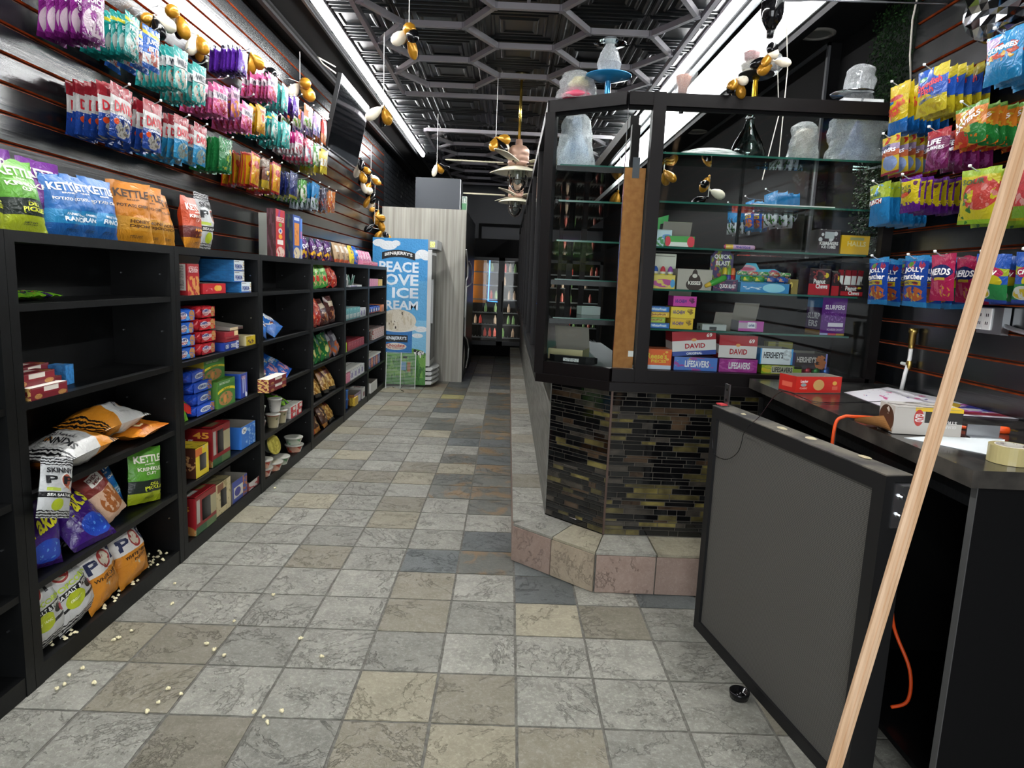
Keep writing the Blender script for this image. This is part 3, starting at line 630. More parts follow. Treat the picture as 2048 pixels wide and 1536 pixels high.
MB().skin([sec(0), sec(Ln*.5), sec(Ln)]).build('profile', PINE, t)
# ================================================================ PACKAGING KIT
INK = {}
def ink(c):
    if c not in INK: INK[c] = mat('ink_'+c.strip('#'), c, .45)
    return INK[c]
def lettering(parent, texts, fn, name='lettering'):
    """texts: (string, cx, cy, w, h, colour[, rot]) in the face's own 0..1 frame"""
    if not texts: return
    cols = []; m = MB()
    for s in texts:
        if s[5] not in cols: cols.append(s[5])
        m.text(s[0], fn, s[1], s[2], s[3], s[4], cols.index(s[5]), s[6] if len(s) > 6 else 0)
    return m.build(name, [ink(c) for c in cols], parent)
_bag = {}
def bag_parts(key, w_, h_, d_, mt, texts=(), seed=0, nu=12, nv=14, bend=0, crimp=.05, wrinkle=1.0, lie=False):
    k = (key, seed)
    if k in _bag: return _bag[k]
    def surf(u, v, sd):
        vv = min(1, max(0, (v-crimp)/(1-2*crimp))); tt = (max(0, math.sin(PI*u))**.5)*(max(0, math.sin(PI*vv**.85))**.55)
        x = (u-.5)*w_*(1-.07*math.sin(PI*vv)); q = Vector((u*4+seed*3.1, v*5, seed+sd*4))
        nz = noise.noise(q)*.28+noise.noise(q*2.3)*.14+.09*math.sin(u*34+seed+3*noise.noise(q))*math.exp(-min(vv, 1-vv)*9)
        y = -sd*(d_/2)*tt*(1+nz*wrinkle)
        if vv in (0, 1): y += .0035*math.sin(u*22+seed)
        zz = v*h_+.008*noise.noise(Vector((u*3, v*2, seed+9)))*v*wrinkle
        y += bend*h_*(v*v)
        return Vector((x, y, zz))
    m = MB(); m.grid(lambda u, v: surf(u, v, 1), nu, nv, 0); m.grid(lambda u, v: surf(u, v, -1), nu, nv, 0, True)
    me = m.mesh(key, mt, True)
    fn = lambda u, v: surf(min(max(u, 0), 1), min(max(v, 0), 1), 1)+Vector((0, -.0018, 0))
    te = None
    if texts:
        cols = []; m = MB()
        for s in texts:
            if s[5] not in cols: cols.append(s[5])
            m.text(s[0], fn, s[1], s[2], s[3], s[4], cols.index(s[5]), s[6] if len(s) > 6 else 0)
        te = m.mesh('lettering', [ink(c) for c in cols])
    _bag[k] = (me, te); return _bag[k]
def put_bag(name, me, te, loc, rot, label, cat='bag', group=None):
    o = obj(name, me, None, loc, rot, label=label, cat=cat, group=group)
    if te: obj('lettering', te, o)
    return o
def eul(yaw, lean=0, roll=0, flat=0):
    """face turned by yaw about z; lean tips the top backward; roll turns it in its own plane; flat=1 lays it face up"""
    M = Matrix.Rotation(yaw, 4, 'Z') @ Matrix.Rotation(-lean-flat*PI/2, 4, 'X') @ Matrix.Rotation(roll, 4, 'Y'); return M.to_euler()
def settle(o, z):
    """rest a bag on the board at height z and keep it off the back panel"""
    M = Matrix.Translation(o.location) @ o.rotation_euler.to_matrix().to_4x4(); W = [M @ v.co for v in o.data.vertices]
    o.location.z += z+.0015-min(p.z for p in W); o.location.x += max(0, XL+.0295-min(p.x for p in W))
LW, RW = PI/2, -PI/2        # facing the aisle from the left wall / from the right wall
# ---- chips and popcorn on the top of the shelves
def kettle(col, band, low, name, big, flavour, fcol, lcol='#efe9dc'):
    mt = P('chip_'+name, col, [('r', 0, .2, 1, .42, band), ('r', 0, 0, 1, .2, low), ('n', .05, .22, .95, .4, low, 6, .66), ('r', 0, .96, 1, 1, col)], .36)
    tx = [('KETTLE', .5, .8, .82, .13, lcol), ('BRAND', .5, .7, .3, .025, lcol)]
    tx += [(s, .5, y, w_, h_, lcol) for s, y, w_, h_ in big]+[(s, .62, y, w_, h_, fcol) for s, y, w_, h_ in flavour]+[('NET WT', .55, .11, .3, .018, '#26313a'), ('5 OZ (141g)', .55, .085, .3, .018, '#26313a')]
    return mt, tx
KR = [('KRINKLE', .62, .7, .065), ('CUT', .54, .3, .055)]; PC = [('POTATO CHIPS', .6, .76, .05)]
DES = {
 'dill': kettle('#6fbf3a', '#26332b', '#c3d52b', 'dill', KR, [('DILL', .35, .3, .05), ('PICKLE', .28, .55, .06)], '#d8e03a'),
 'purple': kettle('#7d2a9c', '#5a1c76', '#6d2489', 'purple', KR, [], '#ffffff'),
 'ranch': kettle('#1c74c6', '#2f9fdc', '#1668b8', 'ranch', PC, [('FARMSTAND', .36, .5, .04), ('RANCH', .28, .6, .075)], '#eef5fa'),
 'honey': kettle('#e08a1a', '#eaa83c', '#e39a22', 'honey', PC, [('HONEY', .35, .5, .06), ('DIJON', .27, .5, .06)], '#4b2a10', '#3a2416'),
 'hab': kettle('#d8501f', '#6b2a26', '#eb9a1e', 'hab', KR, [('HABANERO', .35, .66, .055), ('LIME', .27, .34, .055)], '#e8a03a'),
}
def popb(name, base, low, shapes=(), tx=(), zeb=True):
    sh = [('r', 0, 0, 1, .36, low)] if low else []
    if zeb: sh += [('z', 0, .84, 1, 1, '#16171a', 7), ('z', 0, 0, 1, .13, '#16171a', 7)]
    return P('pop_'+name, base, sh+list(shapes), .34), list(tx)
DES['skinny'] = popb('lime', '#d5d8d8', None, [('r', 0, .33, 1, .42, '#1b1c1f'), ('e', .68, .62, .17, .12, '#f3f1ea'), ('e', .68, .62, .14, .1, '#b4553f'), ('e', .45, .22, .18, .1, '#c3d52b'), ('r', .1, .44, .5, .49, '#c8dc54'), ('m', .78, .48, .16, .05, '#d77a34', 8, .45)],
    [('SKINNY', .5, .78, .8, .09, '#1b1c1f'), ('P P', .48, .62, .8, .13, '#1b1c1f'), ('SEA SALT', .4, .375, .55, .045, '#f2f2ee'), ('& LIME', .75, .375, .2, .04, '#f2f2ee')])
DES['cheddar'] = popb('cheddar', '#e9e6e2', '#e0912a', [('r', 0, .36, 1, .5, '#e0912a'), ('n', 0, 0, 1, .45, '#c9bfa2', 5, .64), ('e', .56, .65, .17, .14, '#b23a35'), ('m', .56, .65, .13, .11, '#e9dfc9', 9, .46)],
    [('SKINNY', .5, .88, .8, .11, '#1c2230'), ('P', .22, .65, .24, .19, '#232a4a'), ('P', .86, .66, .24, .19, '#232a4a'), ('WHITE CHEDDAR', .55, .43, .8, .055, '#35210f'), ('POPCORN', .55, .36, .4, .04, '#35210f')], False)
DES['seasalt'] = popb('seasalt', '#dcdddb', None, [('r', 0, .44, 1, .52, '#1b1c1f'), ('r', 0, .26, 1, .3, '#1b1c1f'), ('e', .42, .34, .2, .12, '#c6d42e'), ('e', .42, .76, .2, .14, '#f2efe6'), ('e', .42, .76, .18, .12, '#b23a35'), ('m', .42, .76, .14, .09, '#e9dfc9', 9, .45), ('e', .78, .4, .09, .06, '#222326'), ('e', .9, .37, .08, .06, '#c1374a')],
    [('SKINNY', .5, .93, .8, .06, '#1b1c1f'), ('P', .14, .76, .2, .18, '#1b1c1f'), ('P', .76, .77, .2, .16, '#1b1c1f'), ('POPCORN', .5, .575, .8, .07, '#b9cf3a'), ('SEA SALT & PEPPER', .5, .48, .9, .055, '#f2f2ee'), ('ORGANIC', .42, .34, .24, .04, '#f2f2c8')])
DES['ripple'] = popb('ripple', '#dcdcd8', '#e0912a', [('n', .2, .4, .9, .8, '#b9b9b4', 4, .55), ('e', .6, .7, .08, .05, '#d98a2b')], [('SKINNY', .4, .72, .6, .11, '#1b1c1f'), ('TWISTED', .5, .56, .5, .08, '#33343a')], True)
DES['kettlepop'] = popb('kettlecorn', '#e08a22', '#d97a1c', [('r', 0, .4, 1, .85, '#d98320'), ('r', .1, .5, .9, .75, '#b5521f')], [('POP', .5, .62, .6, .16, '#f0d9a8')], False)
# ---- purple corn chips, snack mix
DES['takis'] = (P('takis', '#3a1a6e', [('e', .65, .22, .35, .17, '#2447b0'), ('m', .65, .22, .28, .12, '#4a86d0', 7, .58), ('r', 0, 0, 1, .06, '#2a1250')], .22), [('Takis', .5, .64, .7, .3, '#e4dc26', .3)])
DES['snackmix'] = (P('snackmix', '#d9b59a', [('r', 0, .6, 1, 1, '#7a2a24'), ('m', .6, .35, .4, .25, '#a6602e', 7, .45), ('r', .3, .72, .8, .9, '#e9e4da')], .3), [('CHEX', .5, .85, .4, .06, '#5a1d1a'), ('MIX', .55, .77, .3, .06, '#5a1d1a')])
def chips(kind, z, x, items):
    """items: (y, lean, yaw jitter, seed, label)"""
    for y, lean, jt, seed, lab_, (w_, h_, d_) in items:
        me, te = bag_parts('chip_bag_'+kind, w_, h_, d_, DES[kind][0], DES[kind][1], seed)
        settle(put_bag('chip_bag', me, te, (x, y, z), eul(LW+jt, lean), lab_), z)
S3 = (.25, .25, .09)
G0 = 'bag of chips on top of the shelf'
chips('dill', ST, -1.76, [(2.32, .2, .05, 1, 'lime and dark green pickle chip bag, leftmost on the shelf top', (.21, .26, .1)), (2.515, .22, -.1, 2, 'lime and dark green pickle chip bag leaning right of its twin', (.21, .265, .1))])
chips('purple', ST, -1.80, [(2.70, .1, 0, 3, 'purple chip bag standing behind the lime pickle chips', (.24, .28, .08)), (2.45, .08, 0, 4, 'purple chip bag almost hidden behind the lime bags', (.2, .29, .06))])
chips('ranch', ST, -1.76, [(2.75, .1, -.1, 5, 'blue ranch chip bag, left one of three, partly covered', (.22, .235, .08)), (2.86, .1, .05, 6, 'blue ranch chip bag in the middle of three', (.23, .245, .08)), (2.985, .1, 0, 7, 'blue ranch chip bag at the right, next to the orange bags', (.23, .255, .09))])
chips('honey', ST, -1.76, [(3.22, .05, -.5, 8, 'orange honey mustard chip bag beside the blue ranch bags', (.21, .275, .08)), (3.37, .08, -.3, 9, 'orange honey mustard chip bag in the middle of three', (.21, .275, .08)), (3.5, .18, -.1, 10, 'orange honey mustard chip bag slumping to the right', (.22, .26, .09))])
chips('hab', ST, -1.83, [(3.62, .1, 0, 12, 'red orange habanero chip bag hidden behind its twin', (.22, .27, .07))])
chips('hab', ST, -1.75, [(3.80, .06, .1, 11, 'red orange and brown habanero chip bag standing in front', (.24, .275, .1))])
chips('skinny', ST, -1.83, [(4.12, .02, .1, 13, 'white and lime popcorn bag with zebra stripes on the shelf top', (.25, .33, .1))])
# ---- shelf 3 of unit 1: popcorn bags lying in a heap; shelf 4; base
def lay(name, kind, w_, h_, d_, seed, loc_, yaw, lab_, lean=0, roll=0, flat=1, cat='bag', group=None, rest='auto'):
    if rest == 'auto':
        rest = max([q for q in SZ+[ST] if q <= loc_[2]+.012] or [None]); rest = rest if rest is not None and loc_[2]-rest < .06 else None
    me, te = bag_parts(name+'_'+kind, w_, h_, d_, DES[kind][0], DES[kind][1], seed)
    M = Matrix.Translation(loc_) @ Matrix.Rotation(yaw, 4, 'Z') @ Matrix.Rotation(-flat*PI/2+lean, 4, 'X') @ Matrix.Rotation(roll, 4, 'Y')
    o = put_bag(name, me, te, (0, 0, 0), (0, 0, 0), lab_, cat, group); o.matrix_world = M; o.location = M.to_translation(); o.rotation_euler = M.to_euler()
    if rest is not None: settle(o, rest)
    return o
z = SZ[2]
lay('popcorn_bag', 'kettlepop', .26, .34, .09, 21, (-1.83, 2.5, z+.04), .2, 'orange popcorn bag lying underneath the white ones at the back', roll=.1)
lay('popcorn_bag', 'kettlepop', .25, .3, .08, 22, (-1.79, 3.3, z+.035), PI+.1, 'orange and red brown bag lying at the right edge of the heap')
lay('popcorn_bag', 'ripple', .23, .36, .15, 23, (-1.79, 2.8, z+.125), -.1, 'white bag with orange end lying topmost on the heap', roll=-.1)
lay('popcorn_bag', 'ripple', .24, .36, .14, 24, (-1.77, 2.84, z+.05), PI+.05, 'white bag with black zebra bands lying in front of the heap')
lay('popcorn_bag', 'skinny', .18, .22, .05, 25, (-1.622, 2.36, z-.10), LW, 'white striped popcorn bag drooping over the shelf edge', flat=.06, roll=.35, rest=None)
z = SZ[3-2]
lay('corn_chip_bag', 'takis', .24, .3, .1, 31, (-1.68, 2.70, z+.03), LW-.15, 'purple corn chip bag with yellow name, front one of the pile', flat=.5)
lay('corn_chip_bag', 'takis', .23, .3, .09, 32, (-1.78, 2.55, z+.05), LW+.1, 'purple corn chip bag leaning highest at the back of the pile', flat=.25)
lay('corn_chip_bag', 'takis', .22, .27, .08, 33, (-1.72, 2.4, z+.004), LW-.2, 'purple corn chip bag half hidden by the left shelf post', flat=.1, roll=.15)
lay('corn_chip_bag', 'takis', .2, .26, .08, 34, (-1.88, 2.86, z+.0), LW+.3, 'dark purple corn chip bag deep in the shelf corner', flat=.1)
lay('snack_mix_bag', 'snackmix', .17, .25, .08, 35, (-1.73, 2.93, z+.015), LW-.2, 'tan and brown snack mix bag leaning beside the purple bags', flat=.22, roll=-.35)
lay('chip_bag', 'ranch', .2, .27, .08, 36, (-1.8, 3.02, z+.01), LW-.1, 'blue ranch chip bag leaning inside the shelf above the popcorn', flat=.15, roll=-.2)
lay('chip_bag', 'dill', .2, .27, .09, 37, (-1.73, 3.17, z+.005), LW-.3, 'lime and dark green pickle chip bag slouching inside the shelf', flat=.05, roll=.12)
z = SZ[0]
lay('popcorn_bag', 'cheddar', .25, .30, .12, 41, (-1.70, 3.01, z+.012), LW, 'white and orange cheddar popcorn bag at the front of the bottom shelf', flat=.16, roll=-.06)
lay('popcorn_bag', 'cheddar', .25, .3, .11, 42, (-1.70, 2.775, z+.012), LW+.05, 'white and orange cheddar popcorn bag behind the striped bag', flat=.14, roll=-.1)
lay('popcorn_bag', 'cheddar', .22, .28, .09, 43, (-1.82, 3.14, z+.012), LW+.2, 'orange popcorn bag leaning in the back corner of the bottom shelf', flat=.3, roll=.3)
lay('popcorn_bag', 'seasalt', .25, .30, .12, 44, (-1.7, 2.6, z+.012), LW-.1, 'white sea salt popcorn bag with black bands and lime seal', flat=.2, roll=-.2)
lay('popcorn_bag', 'seasalt', .23, .29, .1, 45, (-1.71, 2.42, z+.006), LW-.1, 'white sea salt popcorn bag cut off by the left shelf post', flat=.15, roll=-.12)
# spilled popcorn
PCM = mat('popcorn', '#e9dfb8', .8)
def kernel(seed):
    m = MB(); q = random.Random(seed)
    for k in range(4):
        c = Vector((q.uniform(-.006, .006), q.uniform(-.006, .006), .006+q.uniform(0, .004))); r_ = q.uniform(.004, .007)
        m.lathe([(0, -r_), (r_*.8, -r_*.6), (r_, 0), (r_*.7, r_*.7), (0, r_)], 6, 0, c)
    return m.mesh('popcorn', PCM, True)
kms = [kernel(i) for i in range(4)]; pos = []
for px_, py_ in ((262, 1265), (237, 1278), (228, 1283), (165, 1340), (138, 1354), (190, 1368), (129, 1372), (113, 1381), (468, 1245), (430, 1302), (448, 1314), (335, 1380), (318, 1408), (602, 1280), (643, 1316), (563, 1424), (528, 1437), (546, 1193), (535, 1448), (296, 1425), (350, 1170), (549, 978), (345, 1210), (510, 1427), (361, 1392), (413, 1290)): p = PZ(px_, py_, .0); pos.append((p.x, p.y, .0))
for k, p in enumerate(pos): obj('popcorn_piece', kms[k % 4], None, p, (0, 0, k*1.3), label='stray piece of popcorn on the floor tiles near the left shelves', cat='popcorn', group='popcorn spilled on the floor')
m = MB(); q = random.Random(8)
for k in range(90):
    y = q.choice((q.gauss(3.2, .07), q.gauss(2.85, .1), q.gauss(2.5, .06))); x = -1.7+q.uniform(-.1, .03); zz = z+.001
    if not 2.33 < y < 3.35: continue
    for j in range(2): m.lathe([(0, -.006), (.007, 0), (0, .007)], 5, 0, (x+q.uniform(-.005, .005), y+q.uniform(-.005, .005), zz+.007))
props(m.build('spilled_popcorn', PCM, None), 'spilled popcorn scattered along the front of the bottom shelf', 'popcorn', kind='stuff')
# candy bags lying on the first shelf
DES['gummy'] = (P('gummy', '#6fae2a', [('m', .5, .5, .5, .5, '#3a2a5a', 3, .52), ('m', .4, .4, .4, .4, '#e08a3a', 6, .6), ('e', .6, .7, .25, .12, '#c98aa8')], .25), [])
for k, (y, x, a, s_) in enumerate(((2.42, -1.76, .2, 1), (2.52, -1.73, -.15, 2), (2.44, -1.83, .5, 3))): lay('candy_bag', 'gummy', .14, .2, .035, 50+s_, (x, y+.06, SZ[4]+.018+.014*k), PI/2+a, ['green candy bag lying at the left of the empty shelf', 'green and purple candy bag lying nearest the shelf front', 'dark purple candy bag lying at the back of the three'][k])
# ================================================================ CARTONS
def carton(name, size, prints, label, loc, rot=(0, 0, 0), texts=None, side_texts=None, cat='box', group=None, open_=None, base='#8f8a80', win=None):
    """size w,d,h; front faces -y. prints: dict f/t/l/r/* of materials. open_: None, 'tray' (no lid, low front), 'flap' (lid raised), 'top' (lid missing)
    win: (x0,z0,x1,z1) torn opening in the front in 0..1"""
    w_, d_, h_ = size; t = thing(name, label, cat, loc, rot, group); sl = []; ix = {}
    for k, v in prints.items():
        if v not in sl: sl.append(v)
        ix[k] = sl.index(v)
    sl.append(GREYCARD); gi = len(sl)-1; ix.setdefault('*', gi); m = MB(); th = .003
    fh = h_*.45 if open_ == 'tray' else h_
    c = .0015
    if open_ is None and not win:
        m.box(-w_/2, -d_/2, 0, w_/2, d_/2, h_, ix); m.box(-w_/2+.006, -d_/2-.0006, h_-.004, w_/2-.006, -d_/2, h_-.003, gi, 'btd')
        m.box(-w_/2+.004, -d_*.02, h_, w_/2-.004, d_*.02, h_+.0006, ix.get('t', gi))
    else:
        if win:
            x0, z0, x1, z1 = win; X0, X1, Z0, Z1 = -w_/2+x0*w_, -w_/2+x1*w_, z0*h_, z1*h_
            for a, b, cc, dd_ in ((-w_/2, 0, X0, fh), (X1, 0, w_/2, fh), (X0, 0, X1, Z0), (X0, Z1, X1, fh)):
                uv = [((x+w_/2)/w_, zz/h_) for x, zz in ((a, b), (cc, b), (cc, dd_), (a, dd_))]
                m.face([(a, -d_/2, b), (cc, -d_/2, b), (cc, -d_/2, dd_), (a, -d_/2, dd_)], ix.get('f', ix['*']), uv)
            m.box(X0-.002, -d_/2+.001, Z0, X1+.002, -d_/2+.002, Z1, gi, 'fblrtd')
        else:
            q = (w_/2, fh/h_); m.face([(-w_/2, -d_/2, 0), (w_/2, -d_/2, 0), (w_/2, -d_/2, fh), (-w_/2, -d_/2, fh)], ix.get('f', ix['*']))
            m.face([(w_/2, -d_/2+th, 0), (-w_/2, -d_/2+th, 0), (-w_/2, -d_/2+th, fh), (w_/2, -d_/2+th, fh)], gi); m.face([(-w_/2, -d_/2, fh), (w_/2, -d_/2, fh), (w_/2, -d_/2+th, fh), (-w_/2, -d_/2+th, fh)], gi)
        for s, k in ((-1, 'l'), (1, 'r')):
            a, b = sorted((s*w_/2, s*(w_/2-th)))
            hs = h_; A = [(a, -d_/2, 0), (a, d_/2, 0), (a, d_/2, hs), (a, -d_/2, fh)]; B = [(b, -d_/2, 0), (b, d_/2, 0), (b, d_/2, hs), (b, -d_/2, fh)]
            out = ix.get(k, ix['*']); m.face([A[1], A[0], A[3], A[2]], out if s < 0 else gi); m.face([B[0], B[1], B[2], B[3]], out if s > 0 else gi); m.face([A[3], B[3], B[2], A[2]], gi)
        m.box(-w_/2, d_/2-th, 0, w_/2, d_/2, h_, {'b': ix['*'], '*': gi}); m.box(-w_/2, -d_/2, 0, w_/2, d_/2, th, gi)
        if win and open_ is None: m.box(-w_/2, -d_/2, h_-th, w_/2, d_/2, h_, {'t': ix.get('t', ix['*']), '*': gi})
    m.build('carton', sl, t)
    if open_ == 'flap':
        f = MB().box(-w_/2, 0, 0, w_/2, th, d_*.8, {'f': gi, '*': ix.get('t', ix['*'])}); f.build('flap', sl, t, (0, d_/2-th, h_), (.35, 0, 0))
    F = lambda u, v: Vector((-w_/2+w_*u, -d_/2-.0008, fh*v)); lettering(t, texts, F)
    if side_texts: lettering(t, side_texts, lambda u, v: Vector((-w_/2-.0008, d_/2-d_*u, h_*v)))
    return t
WH, RD, BLU, YE = '#f2f2ee', '#b3202a', '#2150b5', '#e8c62a'
def flat(n, c, sh=(), r=.42): return P(n, c, sh, r)
# ================================================================ LEFT SHELVES: CARTONS, PACKS, CUPS
def lc(nm, y, z, w_, d_, h_, prints, label, front=None, jit=0, **kw):
    """carton on the left shelves with its front towards the aisle"""
    xf = XS-.015 if front is None else front
    return carton(nm, (w_, d_, h_), prints, label, (xf-d_/2, y, z+.001), (0, 0, LW+jit), **kw)
STK = flat('sticks', '#a5242a', [('n', 0, 0, 1, .6, '#c98a4a', 4, .48), ('r', .1, .72, .9, .92, '#d9c9c6'), ('n', .1, .72, .9, .92, '#a5242a', 18, .5)])
NUT = flat('nutrition', '#a5242a', [('r', .1, .15, .95, .98, '#d8d3ca'), ('z', .15, .2, .9, .95, '#6b6763', 9), ('r', .1, .5, .95, .53, '#d8d3ca')])
lc('cracker_carton', 3.64, SZ[4], .135, .19, .165, {'f': STK, 'l': NUT, '*': flat('darkred', '#8e1c22')}, 'red carton with pretzel sticks and white nutrition panel on the upper shelf')
RZ = flat('ritz', '#b01c26', [('e', .62, .55, .14, .28, '#d9a53a'), ('e', .72, .55, .1, .26, '#e0b24e'), ('n', .05, .2, .4, .6, '#e3c9c4', 9, .6)])
lc('cracker_carton', 3.9, SZ[4], .3, .2, .06, {'f': RZ, '*': flat('red', '#a51a22')}, 'low red cracker carton with yellow round crackers, open white lid', open_='flap')
PRM = flat('premium', '#dfe6ea', [('r', 0, 0, 1, .12, '#2d5ea8'), ('n', .8, 0, 1, 1, '#b9a57c', 5, .5), ('r', .05, .84, .5, .92, '#9aa0a4')]); PB = flat('prblue', '#2f7fc0', [('n', 0, 0, 1, 1, '#2a72b0', 4, .5)])
for k, y in enumerate((4.37, 4.26, 4.26)):
    lc('cracker_box', y, SZ[4]+.067*k, .16, .24, .066, {'f': PRM, '*': PB}, ['white and blue cracker box, lowest of three and pushed to the right', 'white and blue cracker box in the middle of the three', 'white and blue cracker box on top of the three'][k], texts=[('PREMIUM', .42, .42, .66, .4, '#1d3f8a')], group='stacked blue cracker boxes')
lc('cracker_box', 4.0, SZ[4]+.0, .2, .05, .19, {'*': PB}, 'dark blue cracker box standing at the back behind the red carton', front=-1.9)
# soft packs
def pack_mesh(key, w_, d_, h_, mt, texts, seed):
    k = ('pack'+key, seed)
    if k in _bag: return _bag[k]
    m = MB(); rr = []; n = 20; K = 12
    for i in range(K+1):
        u = i/K; e = min(1, min(u, 1-u)/.12); q = e**.5; row = []
        for j in range(n):
            a = 2*PI*j/n; c, s = math.cos(a), math.sin(a); sg = lambda v: math.copysign(abs(v)**.45, v)
            nz = 1+.06*noise.noise(Vector((u*6, a, seed))); row.append((( u-.5)*w_, sg(c)*d_/2*(.8+.2*q)*nz, h_/2+sg(s)*h_/2*(.06+.94*q)*nz))
        rr.append(row)
    m.skin(rr, 0)
    F = lambda u, v: Vector(((u-.5)*w_, -d_/2*1.035, h_*(.1+.8*v)))
    m2 = MB(); m2.grid(lambda u, v: F(.13+.74*u, v)+Vector((0, .0008, 0)), 6, 2, 0)
    cols = []; mt2 = MB()
    for s in texts:
        if s[5] not in cols: cols.append(s[5])
        mt2.text(s[0], lambda u, v: F(u, v)+Vector((0, -.001, 0)), s[1], s[2], s[3], s[4], cols.index(s[5]))
    _bag[k] = (m.mesh(key, mt[0], True), m2.mesh('front_print', mt[1]), mt2.mesh('lettering', [ink(c) for c in cols]) if texts else None); return _bag[k]
def pack(nm, key, size, mt, texts, seed, loc_, rot, label, group=None):
    a, b, c = pack_mesh(key, *size, mt, texts, seed); o = obj(nm, a, None, loc_, rot, label=label, cat='pack', group=group); obj('front_print', b, o)
    if c: obj('lettering', c, o)
    return o
CKB = (flat('ckb', '#2357b8', [('n', 0, 0, 1, 1, '#1b4aa0', 5, .55)], .25), flat('ckbf', '#2b66c8', [('m', .84, .5, .16, .5, '#b98552', 5, .4), ('e', .32, .5, .26, .34, '#e8eef5'), ('e', .6, .25, .12, .2, '#5aa6e0')], .25))
CKR = (flat('ckr', '#b0222a', [('n', 0, 0, 1, 1, '#971b24', 5, .55)], .25), flat('ckrf', '#c0262e', [('m', .84, .5, .16, .5, '#b98552', 5, .4), ('e', .32, .5, .26, .34, '#ecdcd8'), ('e', .6, .55, .12, .2, '#d9b0ac')], .25))
TA = [('CHIPS', .32, .66, .36, .26, '#1d3f8a'), ('AHOY!', .32, .33, .36, .26, '#b3202a')]
for k in range(4):
    pack('cookie_pack', 'cookie_blue', (.24, .17, .068), CKB, TA, k % 2, (XS-.12, 3.575+.008*(k % 2), SZ[3]+.067*k+.001), (0, 0, LW+.04*(k % 3-1)), ['blue chocolate chip cookie pack, lowest in the blue stack', 'blue chocolate chip cookie pack, second from the bottom', 'blue chocolate chip cookie pack, second from the top', 'blue chocolate chip cookie pack on top of the blue stack'][k], 'blue cookie packs in a stack')
    pack('cookie_pack', 'cookie_red', (.25, .17, .07), CKR, TA, k % 2, (XS-.12, 3.835+.01*(k % 2), SZ[3]+.069*k+.001), (0, 0, LW-.04*(k % 3-1)), ['red chocolate chip cookie pack, lowest in the red stack', 'red chocolate chip cookie pack, second from the bottom', 'red chocolate chip cookie pack, second from the top', 'red chocolate chip cookie pack on top of the red stack'][k], 'red cookie packs in a stack')
ORE = flat('oreotray', '#1d3fa0', [('m', .9, .5, .15, .6, '#e0e3ea', 4, .5)]); YB_ = flat('yellowbox', '#dcbf2c', [('m', .5, .4, .35, .25, '#5b2f52', 5, .5), ('r', 0, .75, .5, 1, '#c7a722')])
lc('cookie_tray', 4.12, SZ[3], .22, .2, .05, {'f': ORE, '*': flat('oblue', '#1a3791')}, 'blue cookie tray beside the red cookie packs', texts=[('OREO', .2, .5, .22, .5, WH), ('OREO', .62, .5, .36, .5, WH)])
lc('cookie_box', 4.43, SZ[3], .16, .2, .06, {'f': YB_, '*': flat('cream', '#c9bd92')}, 'yellow cookie box at the right end of the cookie shelf')
lc('cookie_box', 4.13, SZ[3]+.052, .2, .2, .03, {'f': flat('plaid', '#8f1e28', [('r', 0, .4, 1, .6, '#5d141c')]), '*': flat('plaidt', '#7c1a24')}, 'flat dark red box lying on the blue cookie tray')
lc('cookie_box', 4.12, SZ[3]+.083, .2, .2, .03, {'f': flat('plaid2', '#9a2630', [('r', .7, 0, 1, 1, '#e0c490')]), '*': flat('plaidt', '#7c1a24')}, 'dark red box with a tan end, second on the blue tray')
lc('cookie_tray', 4.2, SZ[3]+.114, .2, .18, .045, {'f': flat('greytray', '#4f3b37', [('r', 0, 0, .6, 1, '#c9b48e')]), '*': GREYCARD}, 'grey lined tray on top of the dark red boxes', open_='tray')
lc('cookie_box', 4.2, SZ[3]+.001, .2, .06, .2, {'*': YB_}, 'yellow box standing at the back of the cookie shelf', front=-1.88)
# shelf 3 of unit 2
CRE = (flat('ore', '#1d45b0', [('n', 0, 0, 1, 1, '#18399a', 4, .55)], .2), flat('oref', '#2450c0', [('e', .5, .5, .3, .3, '#dbe4f5'), ('m', .88, .5, .14, .5, '#a8714a', 5, .45)], .2))
for k in range(4):
    pack('cookie_pack', 'cookie_cream', (.3, .19, .066), CRE, [('OREO', .5, .5, .36, .3, '#16337f')], k % 2, (XS-.12-.006*k, 3.76-.03*(k == 3)-.01*(k % 2), SZ[2]+.064*k+.001), (0, 0, LW+.1*(k % 2)), ['dark blue cream cookie pack, lowest of four', 'dark blue cream cookie pack, second of four from below', 'dark blue cream cookie pack, third of four from below', 'dark blue cream cookie pack lying crooked on top of four'][k], 'dark blue cookie packs')
GRN = flat('granola', '#3f7a33', [('r', 0, .82, 1, 1, '#4d8a3d'), ('e', .5, .5, .6, .22, '#e2cf2c'), ('e', .5, .38, .6, .25, '#3f7a33'), ('m', .45, .3, .4, .25, '#a97848', 5, .42), ('e', .4, .28, .07, .16, '#d08a45')])
GT = [('CRUNCHY', .5, .66, .4, .07, '#2b5524'), ('NATURE VALLEY', .4, .9, .6, .08, '#d9e3cc')]
lc('granola_box', 4.03, SZ[2], .25, .2, .16, {'f': GRN, '*': flat('grn', '#4f7f2f')}, 'green and yellow granola bar box standing in front', texts=GT)
lc('granola_box', 3.95, SZ[2]+.162, .28, .2, .13, {'f': GRN, '*': flat('grny', '#a08a22')}, 'green and yellow granola bar box lying on top of the lower one', texts=GT, front=XS-.05)
